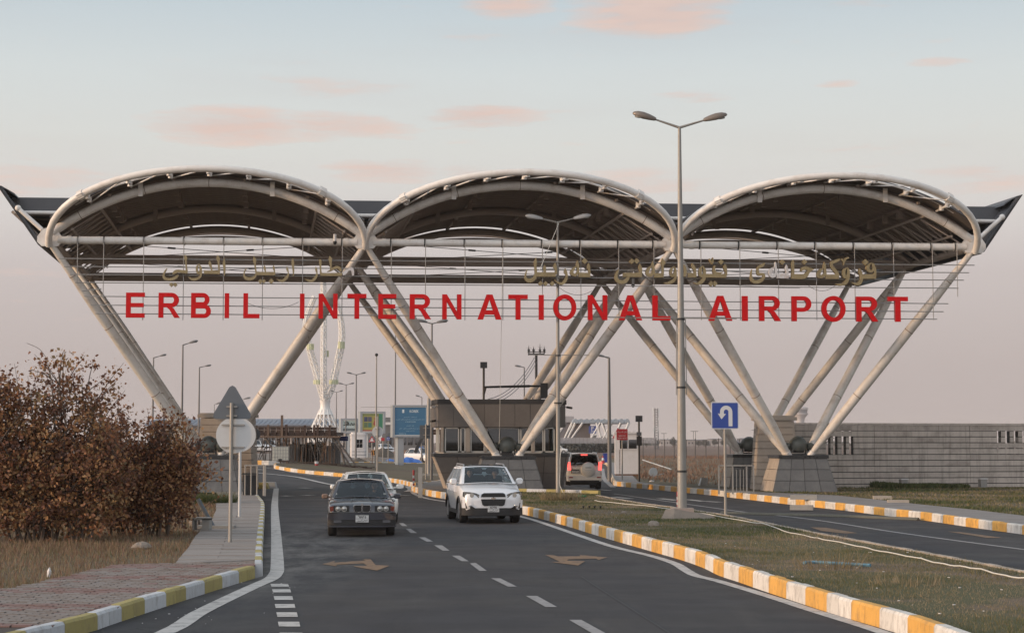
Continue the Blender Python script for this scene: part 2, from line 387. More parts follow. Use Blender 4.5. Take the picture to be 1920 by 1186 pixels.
M_pave = mat('worn_paving', (.235, .215, .205), .85, var=.18, vscale=3, dirt=(.16, .14, .125), dscale=.8, damt=.6, bump=.3)
M_pg = mat('grey_paver', (.225, .195, .18), .85, var=.16, vscale=4, dirt=(.17, .14, .125), dscale=1.2, damt=.4, bump=.2)
M_pr = mat('red_paver', (.20, .128, .118), .85, var=.16, vscale=4, dirt=(.2, .14, .12), dscale=1.2, damt=.5, bump=.2, rnd=.1)
M_galv = mat('galvanised_pole', (.30, .285, .265), .5, .25, var=.15, vscale=4, dirt=(.22, .16, .11), dscale=2, damt=.4)
M_poleg = mat('far_pole_grey', (.17, .165, .165), .55, .2)
M_lamp = mat('lamp_housing_brown', (.20, .165, .14), .4, .2, var=.1)
M_lampw = mat('lamp_housing_grey', (.42, .42, .42), .35, .1, var=.1)
M_lampg = mat('lamp_glass', (.45, .45, .43), .2)
M_signback = mat('sign_back_grey', (.115, .13, .15), .45, .2, var=.08, vscale=4)
M_signpale = mat('sign_back_pale', (.52, .53, .54), .45, .1, var=.06, vscale=4)
M_blue = mat('sign_blue', (.022, .06, .30), .4, var=.06)
M_white = mat('sign_white', (.62, .63, .65), .45)
M_signred = mat('sign_red', (.40, .025, .035), .45)
M_bbframe = mat('billboard_frame', (.27, .29, .32), .4, .2, var=.06)
M_bblight = mat('billboard_side', (.56, .55, .52), .4)
M_bbblue = mat('billboard_blue_print', (.035, .13, .24), .35, var=.08)
M_bbtext = mat('billboard_text', (.30, .45, .55), .5)
M_black = mat('black_plastic', (.015, .015, .016), .45)
M_rubber = mat('tyre_rubber', (.02, .02, .02), .85, var=.2)
M_rim = mat('alloy_rim', (.42, .42, .43), .3, .8)
M_chrome = mat('chrome', (.75, .75, .76), .12, 1.0)
M_skin = mat('skin', (.42, .24, .17), .55)
M_hair = mat('dark_hair', (.02, .016, .014), .7)
M_cloth = mat('dark_clothes', (.04, .04, .05), .9)
M_seat = mat('grey_seat_fabric', (.05, .048, .048), .9)
M_plate = mat('number_plate', (.62, .62, .62), .4)
M_wood = mat('form_timber', (.06, .035, .026), .8, var=.35, vscale=3, rnd=.1)
M_woodl = mat('raw_timber', (.16, .105, .075), .8, var=.3, rnd=.2)
M_prop = mat('steel_prop', (.055, .05, .05), .6, var=.3, rnd=.3)
M_tarp = mat('blue_tarpaulin', (.03, .14, .48), .45, var=.2, vscale=2)
M_cabin = mat('white_cabin_panel', (.62, .60, .60), .5, var=.06, dirt=(.4, .36, .33), dscale=2, damt=.3)
M_ibc = mat('milky_tank', (.60, .59, .52), .4, var=.08)
M_lattice = mat('white_lattice_steel', (.78, .77, .75), .45)
M_green = mat('pale_green_panel', (.55, .58, .38), .5)
M_soil = mat('heaped_soil', (.10, .085, .07), .95, var=.3, vscale=2, bump=.6, bscale=8)
M_rust = mat('rusty_steel', (.16, .075, .04), .85, var=.3)
M_terr = mat('terminal_roof', (.16, .19, .24), .5, var=.15, vscale=.2)
M_terw = mat('terminal_wall', (.48, .42, .38), .8)
M_gbooth = glass('booth_glass', (.14, .20, .185), .3)
M_gcar = glass('car_glass', (.50, .57, .57), .3)
M_gdark = glass('dark_car_glass', (.06, .07, .075), .4)
M_bark = mat('grey_bark', (.10, .075, .06), .9, var=.3)
M_granite_cap = mat('black_granite_cap', (.022, .023, .026), .3, var=.2)
M_cable = mat('white_cable', (.62, .60, .56), .6)
M_bluebin = mat('blue_plastic_bin', (.02, .04, .26), .5)
M_solar = mat('solar_panel', (.03, .035, .045), .25, var=.2)
M_rock = mat('pale_rock', (.24, .205, .175), .9, var=.25, vscale=4, bump=.6, bscale=12)
# ------------------------------------------------------------------ the ground
GS = 2.5
def soil_mat(name, a, b_, c, s1=.12, s2=1.5, bump=.5, hi=(.45, .58)):
    m = mat(name, a, .95, var=.35, vscale=s2*4, col2=b_, c2scale=s1, c2lo=hi[0], c2hi=hi[1], dirt=c, dscale=s2, damt=.75, bump=bump, bscale=18); return m
M_field = soil_mat('dry_field', (.15, .095, .068), (.13, .068, .05), (.085, .062, .04), .035, .35, .5)
M_lawn = soil_mat('patchy_lawn_soil', (.075, .075, .030), (.150, .108, .078), (.05, .05, .02), .28, 1.1, hi=(.47, .56))
M_lawnfar = soil_mat('far_lawn_soil', (.105, .085, .045), (.10, .065, .042), (.06, .055, .025), .2, .9)
M_verge = soil_mat('verge_soil', (.13, .10, .06), (.10, .085, .04), (.07, .05, .035), .5, 2.2)
M_dust = soil_mat('dusty_yard', (.23, .20, .18), (.18, .145, .12), (.12, .10, .09), .2, .8)

def axis(lo, hi, a, b_, s, g=1.35):
    v = list(np.arange(a, b_+s/2, s)); d = s
    while v[-1] < hi: d *= g; v.append(v[-1]+d)
    d = s
    while v[0] > lo: d *= g; v.insert(0, v[0]-d)
    return v
gx = axis(-7000, 7000, -70, 40, GS); gy = axis(-60, 9000, 95, 260, GS)
vs = [(x, y, -.08 + hgt(x, y)) for y in gy for x in gx]; nx = len(gx)
mb = MB(); mb.add(vs, [(j*nx+i, j*nx+i+1, (j+1)*nx+i+1, (j+1)*nx+i) for j in range(len(gy)-1) for i in range(nx-1)])
mb.build('ground', M_field, kind='structure')

def drape(name, poly, z, material, parent=None, **t):
    """a sheet over the ground: flat outline -> triangles cut on the ground grid so that it follows the bank"""
    bm = bmesh.new(); pts = [Vector((p[0], p[1], 0)) for p in poly]
    vs = [bm.verts.new(p) for p in pts]
    for tr in tessellate_polygon([pts]):
        try: bm.faces.new([vs[i] for i in tr])
        except ValueError: pass
    xs = [p.x for p in pts]; ys = [p.y for p in pts]
    if max(ys) > 98 and min(xs) < -4:
        for k in range(int((98-95)/GS), 70):
            yy = 95 + k*GS
            if min(ys) < yy < max(ys): bmesh.ops.bisect_plane(bm, geom=bm.verts[:]+bm.edges[:]+bm.faces[:], plane_co=(0, yy, 0), plane_no=(0, 1, 0))
        for k in range(-40, 30):
            xx = k*GS
            if min(xs) < xx < max(xs) and xx < 2: bmesh.ops.bisect_plane(bm, geom=bm.verts[:]+bm.edges[:]+bm.faces[:], plane_co=(xx, 0, 0), plane_no=(1, 0, 0))
    for v in bm.verts: v.co.z = z + hgt(v.co.x, v.co.y)
    bmesh.ops.recalc_face_normals(bm, faces=bm.faces)
    for f in bm.faces:
        if f.normal.z < 0: f.normal_flip()
    me = bpy.data.meshes.new(name); bm.to_mesh(me); bm.free(); me.materials.append(material)
    o = bpy.data.objects.new(name, me); COL.objects.link(o)
    if parent is not None: o.parent = parent
    return tag(o, **t)
def GP(pts, z=0.0): return [G(x, y, z) for x, y in pts]
def smooth_path(pts, k=4):
    pts = [Vector(p) for p in pts]; out = []
    for i in range(len(pts)-1):
        p0 = pts[max(0, i-1)]; p1 = pts[i]; p2 = pts[i+1]; p3 = pts[min(len(pts)-1, i+2)]
        for j in range(k):
            t = j/k
            out.append(.5*((2*p1)+(p2-p0)*t+(2*p0-5*p1+4*p2-p3)*t*t+(-p0+3*p1-3*p2+p3)*t**3))
    out.append(pts[-1]); return out
def offset_path(pts, d):
    """shift a path to its left (seen walking along it) by d metres"""
    out = []
    for i, p in enumerate(pts):
        a = pts[max(0, i-1)]; b = pts[min(len(pts)-1, i+1)]; t = Vector((b.x-a.x, b.y-a.y, 0)).normalized()
        out.append(Vector((p.x - t.y*d, p.y + t.x*d, p.z)))
    return out
def ribbon(name, pts, wd, z, material, parent=None, **t):
    l = offset_path(pts, wd/2); r = offset_path(pts, -wd/2)
    mb = MB(); vs = []
    for a, b in zip(l, r): vs += [(a.x, a.y, z+hgt(a.x, a.y)), (b.x, b.y, z+hgt(b.x, b.y))]
    mb.add(vs, [(2*i, 2*i+1, 2*i+3, 2*i+2) for i in range(len(l)-1)])
    return mb.build(name, material, parent, smooth=False, **t)

# kerb lines (foot of the kerb, from near to far)
RK = GP([(1990, 1310), (1800, 1232), (1684, 1187), (1562, 1150.5), (1440, 1110), (1386, 1091), (1347, 1078), (1321, 1065), (1280, 1050), (1218, 1032), (1130, 1006.5), (1050, 982), (981, 963.5), (910, 948), (842, 936), (809, 930.5), (790, 926), (777, 922.5), (771, 920)])
LK = GP([(-260, 1302), (-60, 1246), (162, 1186), (204, 1172), (330, 1130), (430, 1098), (493, 1079)])
LK2 = GP([(493, 1079), (493, 1035), (496, 977), (496.5, 956), (493, 947), (484, 936), (478, 930), (480, 918), (485, 908)])
FK = GP([(2240, 1046), (2060, 1021), (1924, 1002), (1822, 988), (1730, 974.5), (1646, 964.5), (1580, 956), (1515, 949), (1492, 946.5), (1374, 932.6), (1345, 929), (1272, 922), (1211, 916), (1160, 911), (1149.5, 908), (1144, 896), (1140, 882), (1138.5, 874), (1133, 869.5), (1124, 867.5)])
LI = GP([(515, 873.5), (517, 879), (565, 886.5), (634, 893), (674, 896.5), (715, 901), (750, 906.5), (777, 912), (823, 908), (850, 906)])
MR = GP([(1123, 927.5), (1187, 939), (1260, 949), (1345, 961), (1436, 978), (1546, 999.5), (1644, 1017), (1749, 1036), (1871, 1059), (1960, 1076), (2100, 1104)], .24)
MR = [Vector((p.x, p.y, 0)) for p in MR]
RKs = smooth_path(RK, 6); FKs = smooth_path(FK, 5); LIs = smooth_path(LI, 4); LKs = smooth_path(LK, 3); LK2s = smooth_path(LK2, 4); MRs = smooth_path(MR, 3)

# asphalt under everything that is driven on
edge = [Vector((-9, 6, 0)), Vector((9, 6, 0)), Vector((30, 14, 0)), Vector((40, 40, 0))] + FKs + [G(1120, 862), G(1110, 848), G(1040, 848), G(940, 862), G(833, 866)]
edge += GP([(760, 871), (640, 871), (545, 871), (463, 867.5), (430, 869), (300, 875), (120, 884), (120, 912), (300, 912), (440, 909)]) + list(reversed(LK2s))[0:] + list(reversed(LKs))
drape('road', edge, 0, M_asphalt, kind='structure')

def curb(name, path, h, mats, run=2, stone=.54, dep=.15, start=0, label=None, limit=280, kind='structure'):
    """kerb of single stones; path is the foot on the road side, the stones lie to its left"""
    root = empty(name); tag(root, kind=kind)
    root.location = path[0]
    cum = [0]
    for a, b in zip(path, path[1:]): cum.append(cum[-1] + (Vector((b.x, b.y, 0))-Vector((a.x, a.y, 0))).length)
    tot = cum[-1]; n = int(tot/stone)
    def at(s):
        s = min(max(s, 0), tot)
        for i in range(len(cum)-1):
            if s <= cum[i+1] or i == len(cum)-2:
                t = (s-cum[i])/max(1e-6, cum[i+1]-cum[i]); return path[i].lerp(path[i+1], t)
    prof = [(0, -.10), (.006, h-.035), (.03, h), (dep, h), (dep, -.10)]
    meshes = []
    for mt in mats:
        mb = MB(); k = len(prof); e = .012
        vs = []
        for yy, ins in ((-.5+.006, .0), (.5-.006, .0)):
            for q in prof: vs.append((yy, q[0], q[1]))
        mb.add(vs, [tuple(range(k)), tuple(range(2*k-1, k-1, -1))] + [(i, (i+1) % k, k+(i+1) % k, k+i) for i in range(k)])
        meshes.append(mb.mesh('kerb_stone', mt, False))
    for i in range(min(n, limit)):
        a, b = at(i*stone), at((i+1)*stone); m = (a+b)/2
        ang = math.atan2(b.y-a.y, b.x-a.x)
        k = ((i+start)//run) % len(meshes)
        o = inst('kerb_stone', meshes[k], root, (m.x-root.location.x, m.y-root.location.y, hgt(m.x, m.y)-root.location.z+random.uniform(-.008, .006)),
                 ang + random.uniform(-.006, .006), ((b-a).length*1.0, 1, 1))
    return root

# central reserve with the gate booth on it
inner = offset_path(RKs, -.15)
med = offset_path(RKs, -.13)
def rev(p): return list(reversed(p))
split_i = next(i for i, p in enumerate(RKs) if p.y > 83)
isl_front = GP([(860, 921.5), (960, 922), (1050, 924), (1123, 926.5)], .2)
isl_front = [Vector((p.x, p.y, 0)) for p in isl_front]
m_near = [p for p in med if p.y < isl_front[0].y-.3]
drape('median_lawn', m_near + [isl_front[0]+Vector((-1, -.2, 0))] + isl_front[1:] + MRs + [Vector((20, 8, 0)), Vector((10, 8, 0))][:0], .22, M_lawn, kind='structure')
m_far = [p for p in med if p.y >= isl_front[0].y-.4]
back = GP([(812, 909), (830, 905), (845, 898)]) + [Vector((-3.2, 98, 0)), Vector((1.9, 98, 0))] + GP([(1041, 908), (1047, 914), (1068, 918.5), (1123, 926.5)])
drape('booth_pavement', m_far + back + rev(isl_front[:-1]), .235, M_pave, kind='structure')
curb('kerb', rev(RKs), .27, [M_ky, M_kw], start=1)
curb('kerb', isl_front, .36, [M_ky_shade, M_kw_shade], start=0)
curb('kerb', rev(MRs), .25, [M_kbare], run=1)
curb('kerb', rev(smooth_path(back[0:3], 3)), .24, [M_kw, M_ky])
# left pavement
pav_in = GP([(-700, 1140), (-300, 1122), (0, 1105), (58, 1095), (140, 1076), (210, 1060), (262, 1056), (328, 1056)], .2)
pav_in = [Vector((p.x, p.y, 0)) for p in pav_in]
slab_in = [Vector((p.x, p.y, 0)) for p in GP([(328, 1056), (353, 1026), (367, 1004), (382, 988), (397, 974), (405, 956), (404, 939), (411, 930), (404, 921)], .2)]
lkin = offset_path(LKs, .13); lk2in = offset_path(LK2s, .13)
curb('kerb', LKs, .22, [M_kw_shade, M_ky_shade], start=1)
curb('kerb', LK2s, .22, [M_kw_shade, M_ky_shade])
drape('pavement', [p for p in lkin] + [lk2in[2]] + rev(pav_in), .175, mat('paver_bed', (.06, .05, .045), .95), kind='structure')
drape('pavement', [lk2in[1]] + lk2in[2:] + GP([(478, 905), (440, 908), (400, 912)]) + rev(slab_in), .18, mat('paving_bed', (.10, .09, .08), .95), kind='structure')
# verge left of the pavement, and everything beyond it
drape('verge', rev([pav_in[0]+Vector((-.0, 0, 0))] + pav_in[1:] + slab_in[1:] + GP([(380, 912), (300, 915), (100, 915)]) + [Vector((-40, 90, 0)), Vector((-60, 60, 0)), Vector((-40, 22, 0))]), .13, M_verge, kind='structure')

def in_poly(x, y, poly):
    c = False; j = len(poly)-1
    for i in range(len(poly)):
        a, b = poly[i], poly[j]
        if (a.y > y) != (b.y > y) and x < (b.x-a.x)*(y-a.y)/(b.y-a.y)+a.x: c = not c
        j = i
    return c
# pavers, 0.24 x 0.12 m; only the nearer ones show singly: one joined layer
ppoly = [p for p in lkin] + [lk2in[2]] + rev(pav_in)
mb = MB(); pl, pw = .26, .13
dirv = (LKs[-1]-LKs[4]); dirv.z = 0; dirv.normalize(); ang = math.atan2(dirv.y, dirv.x)+R(1)
ca, sa = math.cos(-.12), math.sin(-.12)
for iy in range(int(17/pw)):
    y0 = 21.5 + iy*pw
    for ix in range(int(10/pl)):
        x = -13.2 + ix*pl + (iy % 2)*pl*.5; y = y0
        if not in_poly(x, y, ppoly): continue
        mb.cur = 1 if (int(y0*1.0/1.3) % 2 == 0 and (y0 % 1.3) < .95 and random.random() < .8) or random.random() < .05 else 0
        z = .205 + random.uniform(-.006, .006); hx, hy = pl/2-.012, pw/2-.012
        a = [(x-hx, y-hy), (x+hx, y-hy), (x+hx, y+hy), (x-hx, y+hy)]
        tl = random.uniform(-.003, .003)
        vs = [(p[0], p[1], z+tl*(1 if k < 2 else -1)) for k, p in enumerate(a)] + [(p[0], p[1], .178) for p in a]
        mb.add(vs, [(0, 1, 2, 3), (0, 4, 5, 1), (1, 5, 6, 2), (2, 6, 7, 3), (3, 7, 4, 0)])
mb.cur = 1
mb.build('paver_layer', [M_pg, M_pr], smooth=False, kind='stuff')
# concrete slabs of the footway beyond, each a piece
spoly = [lk2in[1]] + lk2in[2:] + GP([(478, 905), (440, 908), (400, 912)]) + rev(slab_in)
root = empty('footway'); tag(root, kind='structure')
M_slab = mat('footway_slab', (.27, .245, .23), .85, var=.18, vscale=4, dirt=(.17, .15, .14), dscale=1.6, damt=.65, bump=.25, rnd=.1, stretch=(1, 5, 1))
yy = 31.9; row = 0
def span(y, poly):
    xs = []
    for a, b in zip(poly, poly[1:]+poly[:1]):
        if (a.y > y) != (b.y > y): xs.append((b.x-a.x)*(y-a.y)/(b.y-a.y)+a.x)
    return (min(xs), max(xs)) if len(xs) > 1 else None
while yy < 83:
    dy = [.62, .68, .60][row % 3]*(1 + max(0, yy-45)*.03)
    s = span(yy+dy/2, spoly)
    s0 = span(yy+.03, spoly) or s; s1 = span(yy+dy-.03, spoly) or s
    if s and s0 and s1:
        nn_ = max(1, int((s[1]-s[0])/1.5)); off = .5*(row % 2)/nn_
        cuts = [0] + [min(1, (k+1)/nn_ - off) for k in range(nn_)] + ([1] if off else [])
        for a, b in zip(cuts, cuts[1:]):
            if b-a < .05: continue
            x00 = s0[0]+(s0[1]-s0[0])*a+.006; x01 = s0[0]+(s0[1]-s0[0])*b-.006; x10 = s1[0]+(s1[1]-s1[0])*a+.006; x11 = s1[0]+(s1[1]-s1[0])*b-.006
            z = .215+random.uniform(-.008, .008)
            mb = MB(); mb.add([(x00, yy+.02, z), (x01, yy+.02, z), (x11, yy+dy-.02, z), (x10, yy+dy-.02, z), (x00, yy+.02, .17), (x01, yy+.02, .17), (x11, yy+dy-.02, .17), (x10, yy+dy-.02, .17)],
                              [(0,1,2,3), (0,4,5,1), (1,5,6,2), (2,6,7,3), (3,7,4,0)])
            mb.build('slab', M_slab, root, smooth=False)
    yy += dy; row += 1
# right-hand footway and field edge
fk_in = offset_path(FKs, -.13)
fw_in = [Vector((p.x, p.y, 0)) for p in GP([(1172, 868), (1178, 882.5), (1197, 903), (1272, 912.5), (1345, 915.5), (1420, 922), (1560, 928), (1640, 936), (1730, 946), (1830, 956), (1930, 968), (2060, 985), (2240, 1008)], .2)]
drape('footway', fk_in + rev(rev(fw_in)), .215, M_pave, kind='structure')
fsp = next(i for i, p in enumerate(FKs) if p.y > 100)
curb('kerb', rev(FKs[:fsp+1]), .25, [M_kw, M_ky], start=0)
curb('kerb', rev(FKs[fsp:]), .25, [M_kw, M_ky], run=1, stone=1.08)
drape('field_margin', rev(fw_in[:]) + [G(1120, 866), G(1150, 858)] + [Vector((30, 240, 0)), Vector((75, 200, 0)), Vector((70, 60, 0)), Vector((40, 56, 0))], .16, M_verge, kind='structure')
# lawn island of the junction
liin = offset_path(LIs, .1)
drape('island_lawn', liin + GP([(838, 903), (838, 872), (815, 870), (700, 869.5), (640, 870), (560, 871)]), .2, M_lawnfar, kind='structure')
curb('kerb', LIs, .24, [M_ky, M_kw], stone=.54)
bkk = GP([(840, 872.5), (815, 872), (700, 871), (655, 871.5)])
curb('kerb', rev(smooth_path(bkk, 3)), .26, [M_kw, M_ky], run=4, stone=.6)
# construction yard
yard = GP([(462, 867), (500, 869.5), (545, 871.5), (640, 872.5), (838, 874), (838, 853), (700, 850), (470, 852)])
drape('yard', yard, .12, M_dust, kind='structure')
curb('kerb', smooth_path(GP([(462, 866), (463, 868.5), (500, 871), (545, 872.5)]), 3), .3, [M_kw, M_ky], run=4, stone=.6)

# ------------------------------------------------------------------ painted markings
mk = empty('road_markings'); tag(mk, kind='structure')
def line(pts, wd, z=.007, m=M_paint, name='painted_line'): return ribbon(name, smooth_path(GP(pts), 4), wd, z, m, mk)
line([(100, 1258), (309, 1186), (372, 1149), (437, 1117), (480, 1097), (507, 1085), (517, 1075), (520, 1060), (518, 1006), (515, 947), (518, 915)], .26)
line([(1830, 1252), (1657, 1186), (1530, 1146), (1440, 1117), (1347, 1089), (1306, 1079), (1285, 1068), (1264, 1055.5), (1218, 1041), (1141, 1022), (1050, 991), (983, 969.5), (900, 953), (842, 941), (800, 934), (776, 925), (772, 918)], .2)
def quadmark(q, m=M_paint_grey, z=.008, name='painted_dash'):
    mb = MB(); P = GP(q); mb.add([(p.x, p.y, z+hgt(p.x, p.y)) for p in P], [(0, 1, 2, 3)]); return mb.build(name, m, mk, smooth=False)
for q in ([(748, 980), (756, 980), (764, 986), (754, 986)], [(761, 991), (770, 991), (782, 999), (770, 999)], [(785, 1007), (797, 1007), (812, 1015), (800, 1015)],
          [(814, 1022), (829, 1022), (843, 1032), (830, 1032)], [(847, 1041.5), (862, 1041.5), (879, 1052), (866, 1052)], [(881, 1056), (892, 1055), (913, 1070), (899, 1070)],
          [(921, 1084), (938, 1084), (969, 1099.5), (952, 1099.5)], [(986, 1117), (1007, 1117), (1045, 1138), (1023, 1138)], [(1067, 1162), (1090, 1162), (1141, 1190), (1115, 1190)],
          [(1165, 1216), (1190, 1216), (1255, 1252), (1228, 1252)]): quadmark(q)
for y, x0, x1, h in ((1097, 507, 542, 5), (1107.5, 510, 546, 6), (1121, 513, 550, 7), (1136, 515, 554, 7.5), (1152, 518, 558.5, 8.5), (1170, 521, 563, 9), (1191, 524, 569, 10), (1215, 528, 575, 11)):
    quadmark([(x0, y-h/2), (x1-2, y-h/2), (x1, y+h/2), (x0+2, y+h/2)], M_paint)
def polymark(pts, m, z=.009, name='painted_arrow'):
    mb = MB(); P = [Vector((p.x, p.y, 0)) for p in GP(pts)]
    mb.add([(p.x, p.y, z) for p in P], [tuple(t) for t in tessellate_polygon([P])]); return mb.build(name, m, mk, smooth=False)
polymark([(604, 1057.5), (628, 1051), (626.5, 1054.5), (686, 1050.5), (680, 1048.5), (695, 1048.5), (704, 1059), (731, 1060.5), (707, 1069.5), (668, 1063), (662, 1061), (688, 1060.5), (682, 1056), (632, 1058.5), (630, 1061.5)], M_orange)
polymark([(1022, 1040), (1038, 1040.5), (1046, 1043), (1088, 1042.5), (1087, 1040), (1139, 1045), (1122, 1049.5), (1118, 1047), (1066, 1048.5), (1063, 1051), (1097, 1052), (1084, 1060), (1033, 1053.5), (1050, 1053)], M_orange)
polymark([(1519, 988), (1548, 989), (1608, 999), (1585, 1000), (1540, 995)], M_orange); polymark([(1776, 996), (1800, 997), (1880, 1008), (1850, 1008)], M_orange)
for pts_ in ([(560, 1071), (800, 1070), (1000, 1068.5), (1160, 1070)], [(530, 1048), (640, 1047.5), (800, 1046)], [(515, 1010), (560, 1010), (610, 1012)], [(1255, 1186), (1120, 1100), (1090, 1080)]): line(pts_, .035, .005, M_tar, 'sealed_joint')
line([(492, 936.5), (560, 936.5), (640, 936)], .9, .004, M_tar, 'dark_strip')  # broad dark strip across the left road
# right road lines
line([(1930, 1031), (1800, 1014), (1670, 996), (1520, 973), (1400, 960), (1290, 945), (1150, 925)], .16, m=M_paint_grey)
for a, b in (((1237, 934), (1268, 937.5)), ((1150, 931), (1183, 934.5)), ((1290, 936), (1320, 939.5)), ((1318, 939), (1350, 941)), ((1122, 917), (1143, 919)), ((1122, 931), (1143, 932.5))): line([a, b], .35)
line([(1150, 913), (1135, 900), (1131, 890), (1130, 878)], .3, m=M_paint_grey)
# far left road
line([(450, 883), (480, 886.5), (560, 895), (623, 909)], .3, .03)
line([(465, 874.5), (515, 879.5), (565, 889), (634, 896)], .2, .03, m=M_paint_grey)
for a, b in (((476, 879.5), (490, 881)), ((563, 915), (582, 915.5)), ((528, 930), (546, 930.5)), ((568, 929), (586, 929.5)), ((608, 929), (622, 929.5)), ((752, 929), (766, 929.3))): line([a, b], .5, .03)
line([(765, 912), (772, 918), (764, 922)], .4, .03)
# rubber speed strip across the right road
pth = smooth_path(GP([(1352, 963), (1440, 965.5), (1560, 968.5), (1660, 972.5), (1722, 975)]), 5)
mb = MB(); mb.tube([p+Vector((0, 0, .02)) for p in pth], .07, 8)
o = mb.build('speed_hump', mat('worn_rubber', (.10, .10, .085), .8, var=.5, vscale=20), label='grey rubber speed strip lying across the right-hand road', cat='speed hump')
# ------------------------------------------------------------------ the gate canopy
GA = R(4); GU = Vector((math.cos(GA), math.sin(GA), 0)); GW = Vector((-.137, 1, 0)); GO = Vector((.35, 76, 0)); BAY = 13.4; ZN = 11.0
def g(u, w_, z): p = GO + GU*u + GW*w_; return Vector((p.x, p.y, z))
GN = Vector((-math.sin(GA), math.cos(GA), 0))
def on_gate(px, py, w_=-.3):
    r = ray(px, py); O = GO + GW*w_; c0 = Vector((0, 0, EYE)); t = (O-c0).dot(GN)/r.dot(GN); return c0 + r*t
def gu(px, py, w_=-.3):      # (u, z) of a sight line in the plane of the sign
    p = on_gate(px, py, w_); O = GO + GW*w_; return ((p-O).dot(GU), p.z)
gate = empty('entrance_canopy', GO, 0, 'cream steel entrance canopy of three barrel vaults on slanting tubular struts over the road', 'canopy')
NU = [BAY*(k-1.5) for k in range(4)]; FU = [BAY*(k-1) for k in range(3)]
WM, WB = 8.35, 16.7; WF, WG = 4.2, 12.5
AR, AZ = 10.98, 13.53-10.98     # arch radius, centre height
def arch(du, r=AR): return AZ + math.sqrt(max(0, r*r-du*du))
HS = 6.36
M_seam = mat('weld_seam_rust', (.20, .13, .09), .7, var=.3)
